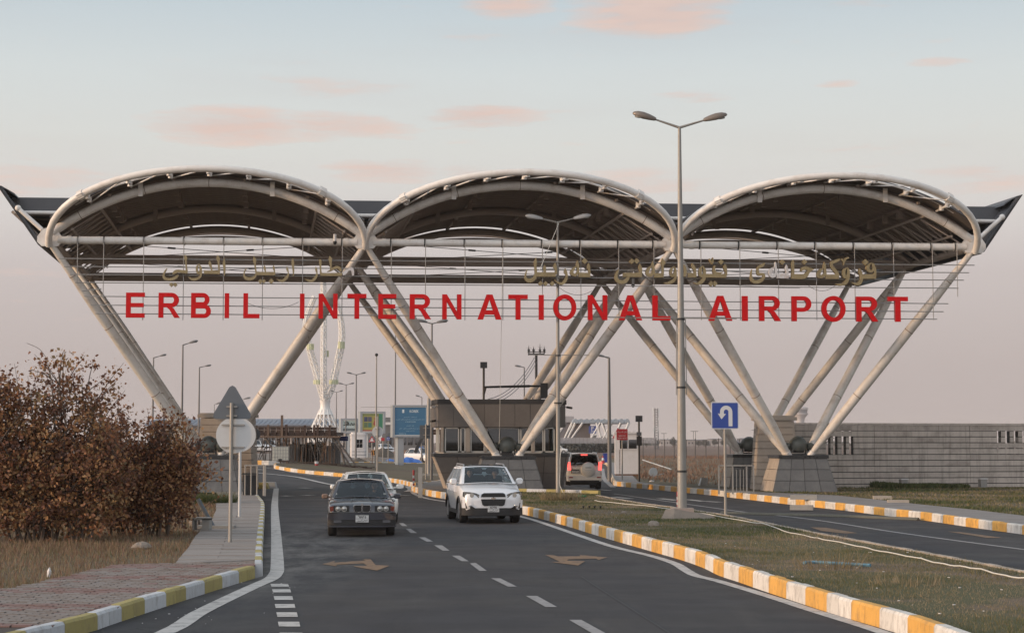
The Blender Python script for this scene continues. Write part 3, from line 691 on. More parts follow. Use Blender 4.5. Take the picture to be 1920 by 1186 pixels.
# arches
for c in FU:
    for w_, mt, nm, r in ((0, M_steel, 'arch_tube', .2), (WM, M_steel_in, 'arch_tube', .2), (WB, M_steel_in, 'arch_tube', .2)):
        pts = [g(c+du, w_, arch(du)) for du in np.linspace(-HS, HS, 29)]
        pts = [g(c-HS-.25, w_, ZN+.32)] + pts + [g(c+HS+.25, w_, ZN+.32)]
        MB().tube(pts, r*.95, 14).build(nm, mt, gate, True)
        if w_ == 0:
            for q_ in (3, 9, 15, 21, 27):
                a_, b_ = pts[q_], pts[q_+1]; d_ = (b_-a_).normalized(); MB().tube([a_-d_*.012, a_+d_*.012], r*.95+.006, 14).build('weld_seam', M_seam, gate, True)
    # bowed outer arches
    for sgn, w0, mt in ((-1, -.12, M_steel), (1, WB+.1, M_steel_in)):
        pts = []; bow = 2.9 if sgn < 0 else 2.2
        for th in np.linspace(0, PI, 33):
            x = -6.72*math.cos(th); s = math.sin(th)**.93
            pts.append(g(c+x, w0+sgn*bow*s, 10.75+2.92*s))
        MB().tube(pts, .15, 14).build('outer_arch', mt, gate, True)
        # joint sleeves on the outer arch
        for th in (.72, PI-.72):
            a = pts[int(th/PI*32)]; b = pts[int(th/PI*32)+1]; d = (b-a).normalized()
            m = MB(); m.tube([a-d*.12, a+d*.12], .185, 14)
            for q in range(6):
                u_, v_ = basis(d); pp = a + (u_*math.cos(q)+v_*math.sin(q))*.185
                m.tube([pp-d*.16, pp+d*.16], .022, 6)
            m.build('arch_joint', M_steel, gate, True)
    # white rails and lugs between the two front arches, carrying the sheet edge
    def bow_pt(x, f, w0=-.12, bow=2.9, sgn=-1):
        s = max(0, 1-(x/6.72)**2)**.465; q = g(c+x, w0+sgn*bow*s, 10.75+2.92*s); p = g(c+x, 0, arch(x)+.28 if abs(x) < HS else 11.4); return p.lerp(q, f)
    for f, rr in ((.34, .045), (.66, .045)):
        MB().tube([bow_pt(x, f) + Vector((0, 0, .12)) for x in np.linspace(-5.6, 5.6, 25)], rr, 6).build('edge_rail', M_steel, gate, True)
    for x in (-5, -3.3, -1.6, .05, 1.7, 3.4, 5.05):
        m = MB()
        for f in (.3, .62):
            p = bow_pt(x, f); m.tube([p-Vector((0, 0, .1)), p+Vector((0, 0, .14))], .11, 10)
        a, b = bow_pt(x, .0), bow_pt(x, 1.0); m.tube([a, b], .05, 8)
        m.build('spreader', M_steel, gate, True)
        if x < 5: 
            a, b = bow_pt(x, .05), bow_pt(x+1.6, .95); MB().tube([a, b], .028, 6).build('brace', M_steel, gate, True)
    for x in (-2.9, 2.7):
        p = g(c+x, -.21, arch(x)+.05); MB().box(p, (.2, .05, .62), rz=GA).build('hanger_plate', M_steel, gate, True)
        p = g(c+x+.1, WM-.21, arch(x)+.12); MB().box(p, (.2, .05, .75), rz=GA).build('hanger_plate', M_steel_in, gate, True)
    # vault sheet with an upper and a lower skin
    RS = AR+.42
    def sheet(name, r, w0, w1, mt, th=.05, span=HS+.25):
        m = MB(); pr = [(du, math.sqrt(r*r-du*du)+AZ) for du in np.linspace(-span, span, 41)]
        vs = []
        for w_ in (w0, w1):
            for dz in (0, th):
                vs += [g(c+du, w_, z+dz) for du, z in pr]
        n = 41; fs = []
        for i in range(n-1):
            fs += [(i, i+1, 2*n+i+1, 2*n+i), (n+i, 3*n+i, 3*n+i+1, n+i+1), (i, n+i, n+i+1, i+1), (2*n+i, 2*n+i+1, 3*n+i+1, 3*n+i)]
        fs += [(0, 2*n, 3*n, n), (n-1, 2*n-1, 4*n-1, 3*n-1)]
        m.add(vs, fs); return m.build(name, mt, gate, True)
    sheet('roof_sheet', RS, -.9, WB+.5, M_rooftop, .06)
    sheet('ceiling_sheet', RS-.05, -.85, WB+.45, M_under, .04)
    # arched ribs under the sheet
    me = None
    for k in range(27):
        w_ = .35 + k*.61
        if me is None:
            m = MB(); rr = RS-.14
            pr = [(du, math.sqrt(rr*rr-du*du)+AZ) for du in np.linspace(-HS, HS, 29)]
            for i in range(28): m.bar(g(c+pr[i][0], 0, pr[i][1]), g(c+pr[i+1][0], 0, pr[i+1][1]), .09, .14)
            base = m.build('purlin', M_purlin, gate, True); me = base.data; base.location = (GW*w_)
        else: inst('purlin', me, gate, GW*w_)
    for du in (-4.2, -1.5, 1.5, 4.2):
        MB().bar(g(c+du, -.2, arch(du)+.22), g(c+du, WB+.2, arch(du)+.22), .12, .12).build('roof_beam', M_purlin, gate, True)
        for w_ in (2.2, 4.1, 6.1, 10.2, 12.6): MB().box(g(c+du, w_, arch(du)+.02), (.22, .3, .36), rz=GA).build('light_box', M_purlin, gate, True)
    # rear lip below the back arch
    m = MB(); vs = []
    for i in range(33):
        th = PI*i/32; x = -6.6*math.cos(th); s = math.sin(th)**.9
        a = g(c+x, WB+.3, 10.9+2.25*s); b = g(c+x, WB+.3+1.9*s, 10.75+2.55*s); d = g(c+x, WB+.3+1.9*s, 10.75+2.67*s)
        a2 = g(c+x, WB+.3, 10.99+2.25*s)
        vs += [a, b, d, a2]
    fs = [(4*i+j, 4*i+(j+1) % 4, 4*i+4+(j+1) % 4, 4*i+4+j) for i in range(32) for j in range(4)]
    m.add(vs, fs).build('rear_lip', M_purlin, gate, True)
    # front, middle and rear ties
    MB().tube([g(c-BAY/2+.35, -.02, ZN+.0), g(c+BAY/2-.35, -.02, ZN+.0)], .165, 14).build('tie_beam', M_steel, gate, True)
    m = MB()
    for s_ in (-1, 1): m.tube([g(c+s_*(BAY/2-.9), -.02, ZN), g(c+s_*(BAY/2-.72), -.02, ZN)], .185, 14)
    m.build('tie_sleeve', M_steel, gate, True)
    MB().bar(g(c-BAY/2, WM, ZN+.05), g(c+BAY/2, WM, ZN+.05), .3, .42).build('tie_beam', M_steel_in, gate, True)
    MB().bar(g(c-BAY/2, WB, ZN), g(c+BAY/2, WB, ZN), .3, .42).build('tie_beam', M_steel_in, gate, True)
    # crossed wind cables with turnbuckles
    for w0, w1 in ((0.3, WM-.3), (WM+.3, WB-.3)):
        for s_ in (-1, 1):
            a, b = g(c-s_*(BAY/2-.5), w0, ZN+.03*s_), g(c+s_*(BAY/2-.5), w1, ZN+.03*s_)
            m = MB(); m.tube([a, b], .016, 5); q = a.lerp(b, .36); d = (b-a).normalized(); m.tube([q-d*.18, q+d*.18], .045, 6)
            m.build('wind_cable', M_dark, gate, True)
# longitudinal trusses, node plates, struts
def spindle(a, b, r0=.12, r1=.21, r2=.13, n=16):
    pts = [a.lerp(b, t) for t in np.linspace(0, 1, 15)]
    rs = [r0 + (r1-r0)*min(1, t/.14) if t < .14 else (r1 if t < .72 else r1 + (r2-r1)*(t-.72)/.28) for t in np.linspace(0, 1, 15)]
    return MB().tube(pts, rs, n)
for k, u in enumerate(NU):
    MB().tube([g(u, 0, ZN-.02), g(u, WB, ZN-.02)], .17, 12).build('edge_beam', M_steel_in, gate, True)
    for sd_ in (-1, 1):
        if (k == 0 and sd_ < 0) or (k == 3 and sd_ > 0): continue
        uu = u+sd_*2.1; zt = arch(BAY/2-2.1)-.12
        MB().tube([g(uu, .2, zt), g(uu, WB-.2, zt)], .07, 8).build('truss_chord', M_steel_in, gate, True)
        MB().tube([g(u+sd_*.9, .2, ZN+.5), g(u+sd_*.9, WB-.2, ZN+.5)], .06, 8).build('truss_chord', M_steel_in, gate, True)
        m = MB(); n = 14
        for i in range(n):
            a = g(u+sd_*.15, .3+(WB-.6)*i/n, ZN); b = g(uu, .3+(WB-.6)*(i+.5)/n, zt); d = g(u+sd_*.15, .3+(WB-.6)*(i+1)/n, ZN)
            m.tube([a, b], .038, 6); m.tube([b, d], .038, 6)
        m.build('truss_web', M_steel_in, gate, True)
    for w_, mt, sz in ((0, M_steel, 1.0), (WM, M_steel_in, .8), (WB, M_steel_in, .8)):
        pl = [(-.52, .1), (-.52, -.12), (-.34, -.3), (.34, -.3), (.52, -.12), (.52, .1), (.3, .42), (.0, .52), (-.3, .42)]
        MB().prism([(a*sz, b*sz) for a, b in pl], lambda x, y, t, u=u, w_=w_: g(u+x, w_+t, ZN+.03+y), -.1, .14).build('node_plate', mt, gate, True, smooth=False)
ZF = 1.83
def foot(k, w_, s_): return g(FU[k]+s_*.5, w_, ZF)
M_wornst = mat('weathered_strut_steel', (.66, .615, .57), .5, var=.13, vscale=.7, dirt=(.30, .22, .15), dscale=2.2, damt=.42, bump=.05)
for k in range(3):
    for w_, tg in ((WF, (0, WM)), (WG, (WM, WB))):
        for s_, nd in ((-1, k), (1, k+1)):
            for q, wt in enumerate(tg):
                a = foot(k, w_, s_) + GW*(-.22 if q == 0 else .22) + GU*(-s_*.04*q); b = g(NU[nd]-s_*.08, wt, ZN-.22)
                mt = M_wornst
                spindle(a, b).build('strut', mt, gate, True)
                for q_ in (.3, .62, .86):
                    e_ = a.lerp(b, q_); d = (b-a).normalized(); MB().tube([e_-d*.014, e_+d*.014], .216 if q_ < .7 else .178, 16).build('weld_seam', M_seam, gate, True)
                m = MB(); d = (b-a).normalized(); m.tube([a-d*.05, a+d*.16], .15, 12); m.tube([a+d*.16, a+d*.2], .16, 12)
                m.box(a-Vector((0, 0, .03)), (.42, .36, .05), rz=GA); m.build('strut_foot', M_steel, gate, True)
# trough decks between the vaults and the wings at both ends
ZD0, ZD1 = 12.34, 12.98
for k, u in enumerate(NU):
    def hw(z): return BAY/2 - math.sqrt(max(.01, (RS)**2-(z-AZ)**2))
    l0, l1 = -hw(ZD0), -hw(ZD1); r0, r1 = hw(ZD0), hw(ZD1)
    if k == 0: l0, l1 = -1.55, -1.95
    if k == 3: r0, r1 = 1.55, 1.95
    MB().prism([(l0, ZD0), (r0, ZD0), (r1, ZD1), (l1, ZD1)], lambda x, y, t, u=u: g(u+x, t, y), 1.2, WB-1.4).build('trough_deck', M_rooftop, gate, True, smooth=False)
    MB().tube([g(u+l0-.1, .95, ZD0-.05), g(u+r0+.1, .95, ZD0-.05)], .085, 10).build('gutter_rail', M_steel, gate, True)
    for j in range(9): MB().bar(g(u+l0, 1.6+j*1.6, ZD0-.06), g(u+r0, 1.6+j*1.6, ZD0-.06), .1, .1).build('trough_rib', M_purlin, gate, True)
    if k in (0, 3):
        sg = -1 if k == 0 else 1
        # sloping wing: from the node line up and outwards
        w0, w1 = .15, WB-.2
        o1, o0 = 2.1, .25
        MB().prism([(sg*o0, 10.72), (sg*(o0+.16), 10.72), (sg*(o1+.14), 13.33), (sg*o1, 13.33)], lambda x, y, t, u=u: g(u+x, t, y), w0, w1).build('wing_sheet', M_rooftop, gate, True, smooth=False)
        MB().prism([(sg*(o0+.16), 10.78), (sg*(o0+.25), 10.80), (sg*(o1+.2), 13.37), (sg*(o1+.14), 13.37)], lambda x, y, t, u=u: g(u+x, t, y), w0-.12, w1).build('wing_trim', M_dark, gate, True, smooth=False)
        MB().prism([(sg*o1, 13.33), (sg*(o1+.14), 13.33), (sg*(o1-.55), 13.02), (sg*(o1-.62), 12.9)], lambda x, y, t, u=u: g(u+x, t, y), w0, w1).build('wing_lip', M_rooftop, gate, True, smooth=False)
        MB().tube([g(u+sg*.35, .1, ZN+.45), g(u+sg*1.35, .1, ZD0)], .1, 10).build('wing_strut', M_steel, gate, True)
        MB().ell(g(u+sg*1.37, .1, ZD0+.02), (.14, .14, .14)).build('wing_joint', M_steel, gate, True)
        for j in range(6): MB().bar(g(u+sg*.4, 1+j*2.8, ZN+.1), g(u+sg*1.75, 1+j*2.8, ZD0), .1, .12).build('wing_rib', M_purlin, gate, True)

# ------------------------------------------------------------------ the sign hanging from the front tie
sign = empty('gate_sign', g(0, -.3, 8), 0, 'wide rod grid under the front beam with red capital letters and gold Arabic script', 'sign')
WS = -.3
def rodat(pl, pr, r=.024):
    a = on_gate(*pl, WS); b = on_gate(*pr, WS); return MB().tube([a, b], r, 6).build('rod', M_rod, sign, True)
for a, b in (((111, 484.5), (1827, 497)), ((120, 499.5), (1817, 511)), ((131, 514.5), (1807, 525)), ((141, 529.5), (1797, 540)),
             ((158, 555), (1778, 569)), ((170, 571.5), (1769, 584)), ((179, 587.5), (1757, 598))): rodat(a, b)
rodat((153, 545.5), (190, 541)); 
for x in (146, 195, 270, 345, 420, 493, 568, 642, 734, 798, 872, 943, 1017, 1089, 1160, 1226, 1314, 1387, 1459, 1530, 1602, 1675, 1748, 1794):
    yb = 600 if x > 200 else (531 if x < 150 else 560)
    if x > 1790: yb = 556
    t_ = on_gate(x, 444 + (x-110)*.0075, WS); b_ = on_gate(x-2, yb, WS); b_ = Vector((t_.x, t_.y, b_.z))
    m = MB(); m.tube([t_, b_], .018, 6); m.tube([g(gu(x, 450)[0], -.02, ZN-.18), g(gu(x, 450)[0], -.02, ZN+.18)], .03, 6)
    m.build('hanger', M_rod, sign, True)
    m = MB(); q = g(gu(x, 450)[0], -.02, ZN); m.add([q + GU*.03*i + Vector((0, -1, 0))*.19*math.cos(a) + Vector((0, 0, 1))*.19*math.sin(a) for i in (-1, 1) for a in np.linspace(0, 2*PI, 13)[:-1]],
                                                   [(i, (i+1) % 12, 12+(i+1) % 12, 12+i) for i in range(12)])
    m.build('clamp', M_dark, sign, True)
# --- red capitals, drawn in a unit cell (height 1) and extruded
def arc(cx, cy, rx, ry, a0, a1, n=9): return [(cx+rx*math.cos(R(a0+(a1-a0)*i/n)), cy+ry*math.sin(R(a0+(a1-a0)*i/n))) for i in range(n+1)]
S = .192   # stroke
def bowl(x0, x1, y0, y1, s=S):   # a D-shaped ring as one outline opened on the stem side
    ro = (y1-y0)/2; cx = x1-ro
    o = [(x0, y1), (cx, y1)] + arc(cx, (y0+y1)/2, ro, ro, 90, -90, 12)[1:-1] + [(cx, y0), (x0, y0)]
    i = [(x0, y0+s*.85), (cx, y0+s*.85)] + arc(cx, (y0+y1)/2, ro-s, ro-s*.85, -90, 90, 12)[1:-1] + [(cx, y1-s*.85), (x0, y1-s*.85)]
    return o + i
def rect(a, b, c, d): return [(a, b), (c, b), (c, d), (a, d)]
GL = {
 'E': (.74, [rect(0, 0, S, 1), rect(S, 1-S*.9, .74, 1), rect(S, .42, .70, .42+S*.85), rect(S, 0, .74, S*.9)]),
 'R': (.82, [rect(0, 0, S, 1), bowl(S, .78, .42, 1), [(.34, .42), (.47, .46), (.58, .38), (.82, 0), (.60, 0), (.42, .32), (.33, .40)]]),
 'B': (.80, [rect(0, 0, S, 1), bowl(S, .74, .47, 1), bowl(S, .80, 0, .545)]),
 'I': (.19, [rect(0, 0, S, 1)]),
 'L': (.66, [rect(0, 0, S, 1), rect(S, 0, .66, S*.9)]),
 'N': (.78, [rect(0, 0, S*.95, 1), rect(.78-S*.95, 0, .78, 1), [(S*.95, 1), (S*.95, .70), (.78-S*.95, 0), (.78-S*.95, .30)]]),
 'T': (.76, [rect(0, 1-S*.9, .76, 1), rect(.38-S/2, 0, .38+S/2, 1-S*.9)]),
 'A': (.90, [[(0, 0), (.21, 0), (.45, .80), (.69, 0), (.90, 0), (.56, 1), (.34, 1)], [(.25, .20), (.65, .20), (.60, .37), (.30, .37)]]),
 'P': (.76, [rect(0, 0, S, 1), bowl(S, .76, .38, 1)]),
 'O': (.96, [arc(.48, .5, .48, .52, -90, 90, 20) + arc(.48, .5, .48-S, .52-S*.9, 90, -90, 20), arc(.48, .5, .48, .52, 90, 270, 20) + arc(.48, .5, .48-S, .52-S*.9, 270, 90, 20)]),
}
word = [('E', 236, 272), ('R', 297, 338), ('B', 358, 396), ('I', 421, 430), ('L', 456, 487), ('I', 562, 571), ('N', 597, 633), ('T', 651, 687), ('E', 709, 743), ('R', 768, 808), ('N', 829, 865),
        ('A', 895, 940), ('T', 953, 989), ('I', 1010, 1019), ('O', 1037, 1080), ('N', 1102, 1138), ('A', 1160, 1203), ('L', 1223, 1256), ('A', 1328, 1372), ('I', 1391, 1401), ('R', 1423, 1463),
        ('P', 1484, 1520), ('O', 1540, 1584), ('R', 1605, 1645), ('T', 1664, 1701)]
for i, (ch, x0, x1) in enumerate(word):
    yb = 595.2 + (x0-236)*8/1465; yt = yb-46.5
    u0, z0 = gu(x0, yb, WS-.1); u1, z1 = gu(x1, yt, WS-.1); wd, shapes = GL[ch]
    m = MB()
    for q, sh in enumerate(shapes):
        e = q*.004
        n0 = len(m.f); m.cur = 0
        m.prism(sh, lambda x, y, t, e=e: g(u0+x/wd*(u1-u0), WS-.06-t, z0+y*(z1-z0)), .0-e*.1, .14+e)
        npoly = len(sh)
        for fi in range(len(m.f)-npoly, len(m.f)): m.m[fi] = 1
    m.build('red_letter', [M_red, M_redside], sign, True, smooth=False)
# --- gold script: broad-pen strokes measured letter by letter
def stroke_outline(pts, k=5):
    P = smooth_path([Vector((p[0], p[1], p[2])) for p in pts], k); l, r = [], []
    for i, p in enumerate(P):
        a = P[max(0, i-1)]; b = P[min(len(P)-1, i+1)]; t = Vector((b.x-a.x, b.y-a.y))
        if t.length < 1e-6: t = Vector((1, 0))
        t.normalize(); w_ = max(1.5, p.z*.80); l.append((p.x-t.y*w_, p.y+t.x*w_)); r.append((p.x+t.y*w_, p.y-t.x*w_))
    return l, r
def script(strokes, dots, ox, oy, s, white=()):
    for i, st in enumerate(strokes):
        l, r = stroke_outline(st, 5 if len(st) > 2 else 1); m = MB(); n = len(l); vs = []
        for t in (-.02-.003*i, .12+.004*i):
            for p in l + r:
                u, z = gu(ox+p[0]/s, oy+p[1]/s, WS-.1); vs.append(g(u, WS-.05-t, z))
        fs = []
        for j in range(n-1): fs += [(j, j+1, n+j+1, n+j), (2*n+j, 3*n+j, 3*n+j+1, 2*n+j+1), (j, 2*n+j, 2*n+j+1, j+1), (n+j, n+j+1, 3*n+j+1, 3*n+j)]
        fs += [(0, n, 3*n, 2*n), (n-1, 3*n-1, 4*n-1, 2*n-1)]
        m.add(vs, fs).build('script_stroke', M_pale if i in white else M_gold, sign, True, smooth=False)
    for dx, dy, r in dots:
        m = MB(); m.prism([(dx-r, dy), (dx, dy+r), (dx+r, dy), (dx, dy-r)], lambda x, y, t: (lambda q: g(q[0], WS-.05-t, q[1]))(gu(ox+x/s, oy+y/s, WS-.1)), -.02, .14)
        m.build('script_dot', M_gold, sign, True, smooth=False)
script([[(665,90,3),(680,175,50),(685,250,28),(695,380,24),(705,480,30),(700,550,30)], [(700,510,45),(600,500,45),(500,490,45),(430,510,48),(370,560,20)],
        [(235,425,8),(190,490,22),(155,570,30),(160,640,38),(220,680,40),(310,685,38),(400,665,42),(470,620,38),(505,575,10)],
        [(1000,312,5),(955,390,32),(950,460,32),(970,525,35),(1010,530,35),(1035,480,32),(1035,400,35),(1002,318,5)], [(1045,430,28),(1050,540,30),(1030,620,32),(960,670,35),(860,690,40),(790,660,22),(735,625,3)],
        [(1260,235,3),(1262,310,42),(1290,400,28),(1312,490,22)], [(1118,515,50),(1505,522,48)], [(1440,105,3),(1458,190,52),(1470,280,30),(1480,400,26),(1485,540,24)],
        [(1605,165,3),(1602,300,38),(1610,420,34),(1612,520,28),(1615,610,5)]], [(340,815,56),(430,815,56)], 295, 470, 12.8)
script([[(485,155,3),(510,270,62),(520,360,40),(535,500,28),(550,600,28),(555,690,34),(500,790,50),(400,830,58),(300,830,60),(230,790,50),(200,720,30),(210,630,22),(245,560,18),(290,520,3)],
        [(540,675,62),(1125,680,62)], [(800,425,3),(808,500,40),(830,600,25),(835,640,25)], [(1072,425,3),(1080,500,38),(1100,600,25),(1105,680,30)],
        [(1470,465,3),(1480,540,38),(1510,640,20),(1500,730,40),(1440,820,50),(1340,895,48),(1240,880,30),(1160,835,3)], [(1645,215,3),(1643,340,50),(1655,500,35),(1665,620,32),(1655,775,5)]],
       [(685,905,72),(785,905,64),(1005,905,80)], 445, 470, 15.817)
script([[(585,465,3),(600,560,40),(620,650,25),(610,740,40),(560,820,50),(470,895,48),(360,880,35),(260,835,3)], [(710,255,40),(720,330,45),(725,480,30),(730,600,30),(740,690,45)], [(720,700,55),(1000,705,55),(1360,700,60)],
        [(990,150,3),(1015,240,62),(1020,330,48),(1030,450,32),(1030,600,28)], [(920,625,5),(1030,580,35),(1120,520,45),(1230,495,50),(1310,550,50),(1320,620,30)],
        [(1380,690,62),(1470,640,60),(1540,570,45),(1630,540,60),(1680,610,52),(1690,740,34)]], [], 555, 470, 15.817, white=(5,))
script([[(445,160,3),(430,280,42),(432,380,32),(440,480,35),(440,560,38),(410,650,50),(350,700,58),(270,715,60),(205,670,38),(195,600,22),(215,500,15),(238,440,3)], [(440,570,65),(920,575,65)],
        [(655,345,8),(650,410,40),(655,480,35),(655,540,35)], [(905,285,3),(900,380,50),(925,460,30),(920,560,40)], [(1145,425,3),(1150,500,45),(1180,580,28),(1170,670,40),(1110,760,45),(1040,790,35),(940,750,20),(890,690,3)],
        [(1440,235,3),(1440,330,38),(1450,430,35),(1455,530,35)], [(1400,380,20),(1330,450,40),(1300,540,50),(1390,590,38),(1440,520,35)], [(1700,290,5),(1700,380,45),(1720,470,30),(1725,530,30)], [(1460,580,65),(1745,585,65)]],
       [(552,785,60),(672,790,60),(832,790,62),(1610,250,72)], 970, 470, 12.8)
script([[(640,440,3),(600,520,30),(575,600,40),(590,690,48),(680,750,55),(780,740,55),(850,670,50),(870,610,25)], [(740,580,60),(1190,580,68)], [(1140,310,5),(1150,400,50),(1165,480,38),(1160,580,40)],
        [(1450,245,3),(1450,340,38),(1470,460,38),(1470,560,40)], [(1410,380,25),(1340,450,45),(1320,550,48),(1400,590,45),(1460,540,35)], [(1680,185,3),(1700,290,68),(1690,360,30),(1695,480,28),(1690,600,30)], [(1485,595,65),(1710,590,65)]],
       [(950,255,66),(1065,248,70)], 1110, 470, 12.8)
script([[(560,370,5),(490,450,38),(475,540,40),(510,600,45),(560,560,40),(590,480,35),(562,374,5)], [(590,460,30),(595,600,32),(560,700,45),(470,760,48),(380,780,30),(310,765,3)], [(790,340,20),(820,430,35),(820,540,40),(780,610,50)],
        [(990,300,5),(1010,380,50),(1050,460,35),(1060,560,35)], [(885,590,65),(1090,590,65)], [(1240,360,5),(1190,440,40),(1180,560,50),(1230,610,45),(1280,560,40),(1280,460,40),(1242,364,5)],
        [(1280,600,45),(1260,690,50),(1180,770,50),(1100,790,30),(1020,765,3)], [(1300,600,55),(1810,605,60)], [(1530,360,20),(1510,450,35),(1530,530,45),(1620,545,35),(1720,520,10)], [(1770,320,5),(1775,400,45),(1800,500,30),(1800,600,30)],
        [(1400,190,8),(1430,250,22),(1470,320,5)], [(1480,165,5),(1480,240,25),(1475,320,5)]], [(1680,270,68),(1440,790,68),(1530,790,68)], 1220, 470, 12.8)
script([[(600,310,10),(540,370,50),(440,430,40),(410,520,35),(440,600,50),(560,610,40),(560,700,45),(470,780,58),(340,800,50),(265,740,45),(245,640,30),(250,560,18),(267,475,3)],
        [(872,290,8),(870,380,30),(880,480,32),(890,580,35)], [(830,430,20),(750,500,50),(730,600,50),(800,660,50),(880,600,40)], [(900,650,72),(1200,655,72)], [(1150,360,5),(1150,440,42),(1170,540,38),(1160,620,40)],
        [(1335,230,5),(1310,320,45),(1315,450,42),(1315,660,40)], [(1280,660,76),(1600,660,76),(1700,560,50),(1760,490,60),(1855,480,5)], [(1520,530,8),(1560,470,50),(1650,450,55),(1760,490,50)]],
       [(1043,295,72),(1612,290,72)], 1390, 470, 13.714, white=(1, 2, 3, 4))
script([[(575,265,5),(580,360,38),(590,470,38),(600,580,38)], [(530,430,20),(460,490,50),(440,600,55),(520,620,50),(590,560,40)], [(945,210,30),(850,250,45),(760,290,45),(745,360,40),(800,440,45),(870,520,45),(890,600,50),(890,650,45)],
        [(605,625,66),(920,625,66)], [(980,200,30),(1030,260,20),(1035,350,3)], [(1160,170,20),(1080,200,30),(1040,330,5)], [(1125,400,5),(1050,470,40),(1040,570,45),(1080,640,42),(1140,580,42),(1150,480,38),(1127,404,5)],
        [(1150,560,38),(1140,660,42),(1090,760,50),(1000,810,40),(900,810,25),(850,795,3)], [(1420,425,5),(1430,500,45),(1460,600,38),(1460,700,42),(1410,780,52),(1330,800,35),(1210,755,3)], [(1460,620,70),(1810,620,70)],
        [(1700,285,5),(1620,370,40),(1620,450,44),(1690,500,38),(1750,430,36),(1720,300,30)], [(1740,330,30),(1780,430,32),(1785,540,35),(1780,620,35)]], [(1560,275,72)], 1500, 470, 12.8)
# loose thin wires sagging across the grid
for a, b, sag in (((1160, 497), (1500, 540), 10), ((1510, 530), (1570, 532), 14), ((460, 566), (560, 566), 12), ((700, 576), (760, 572), 8), ((1030, 520), (1110, 545), 18)):
    A, B = on_gate(*a, WS-.1), on_gate(*b, WS-.1)
    MB().tube([A.lerp(B, t)-Vector((0, 0, sag*.0235*4*t*(1-t))) for t in np.linspace(0, 1, 13)], .009, 4, cap=False).build('loose_wire', M_dark, sign, True)
for (px, py) in ((628, 452), (1187, 533)):
    q = on_gate(px, py, -.4 if px < 1000 else 8); m = MB(); m.tube([q, q+Vector((0, 0, .3))], .07, 10)
    cam = m.build('dome_camera', M_cabin, None, True); m = MB().ell(q-Vector((0, 0, .05)), (.085, .085, .1)).build('lens_dome', M_black, cam)
    tag(cam, 'white dome security camera hanging from the canopy beam left of the first middle node' if px < 1000 else 'small security camera hanging below the rear canopy beam above the letters', 'security camera')
# ------------------------------------------------------------------ granite plinths under the strut feet
def frustum_face(m, a, b, c, d, nu, nv, thick, gap=.012, jit=.006):
    """slabs over the quad a-b-c-d (a,b lower edge), each a closed plate standing proud"""
    nrm = (b-a).cross(d-a).normalized(); out = []
    for j in range(nv):
        for i in range(nu):
            def P(s, t): return a.lerp(b, s).lerp(d.lerp(c, s), t)
            w_ = (b-a).length; h_ = (d-a).length; gu_, gv_ = gap/w_, gap/h_
            s0, s1, t0, t1 = i/nu+gu_, (i+1)/nu-gu_, j/nv+gv_, (j+1)/nv-gv_
            q = [P(s0, t0), P(s1, t0), P(s1, t1), P(s0, t1)]; k = thick+random.uniform(-jit, jit)
            mb = MB(); mb.add(q + [p+nrm*k for p in q], [(3, 2, 1, 0), (4, 5, 6, 7), (0, 1, 5, 4), (1, 2, 6, 5), (2, 3, 7, 6), (3, 0, 4, 7)]); out.append(mb)
    return out
def plinth(c, rz, bw, bd, tw, td, h, z0, label, mt=M_granite, cap=True, faces=(0, 1, 2, 3), nu=4, nv=3, sunlit_mt=None):
    root = empty('plinth', (c[0], c[1], z0), rz, label, 'plinth', 'granite plinths under the canopy struts')
    B = [Vector((-bw/2, -bd/2, 0)), Vector((bw/2, -bd/2, 0)), Vector((bw/2, bd/2, 0)), Vector((-bw/2, bd/2, 0))]
    T = [Vector((-tw/2, -td/2, h)), Vector((tw/2, -td/2, h)), Vector((tw/2, td/2, h)), Vector((-tw/2, td/2, h))]
    m = MB(); m.add(B+T, [(3, 2, 1, 0), (4, 5, 6, 7), (0, 1, 5, 4), (1, 2, 6, 5), (2, 3, 7, 6), (3, 0, 4, 7)]); m.build('core', M_dark, root, smooth=False)
    for k in faces:
        a, b, c_, d = B[k], B[(k+1) % 4], T[(k+1) % 4], T[k]
        n_ = nu if k % 2 == 0 else max(2, nu-1)
        for mb in frustum_face(None, a, b, c_, d, n_, nv, .03): mb.build('slab', (sunlit_mt if (sunlit_mt and k == 3) else mt), root, smooth=False)  # left face, where given, in paler stone: warm sunlight put into the colour
    if cap: m = MB(); m.box((0, 0, h+.075), (tw+.16, td+.16, .15)); m.build('cap', M_granite_cap, root)
    return root
def flood(c, rz, label, group='floodlights on the plinths', s=1.0):
    root = empty('floodlight', c, rz, label, 'floodlight', group)
    m = MB()
    for x in (-.34, .34): m.box((x*s, 0, .3*s), (.05*s, .1*s, .6*s))
    m.box((0, 0, .03*s), (.8*s, .3*s, .06*s)); m.box((0, .05*s, .25*s), (.5*s, .35*s, .3*s)); m.build('bracket', M_black, root)
    m = MB(); pr = [(.05, .28), (.26, .2), (.4, .02), (.44, -.12), (.42, -.14)]
    m.lathe((0, 0, 0), [(a*s, b*s) for a, b in pr], 20); o = m.build('reflector', M_floodh, root); o.location = (0, -.05*s, .55*s); o.rotation_euler = (R(40), 0, 0)
    m = MB(); m.lathe((0, 0, 0), [(.41*s, -.13*s), (.38*s, -.17*s), (.2*s, -.2*s)], 20); o = m.build('lens', M_floodg, root); o.location = (0, -.05*s, .55*s); o.rotation_euler = (R(40), 0, 0)
    for x in (-.55, .55):
        m = MB(); m.lathe((0, 0, 0), [(.06*s, .2*s), (.16*s, .1*s), (.22*s, -.1*s), (.2*s, -.12*s)], 14); o = m.build('side_lamp', M_floodh, root)
        o.location = (x*s, -.1*s, .38*s); o.rotation_euler = (R(45), R(40)*(1 if x < 0 else -1), 0)
    return root
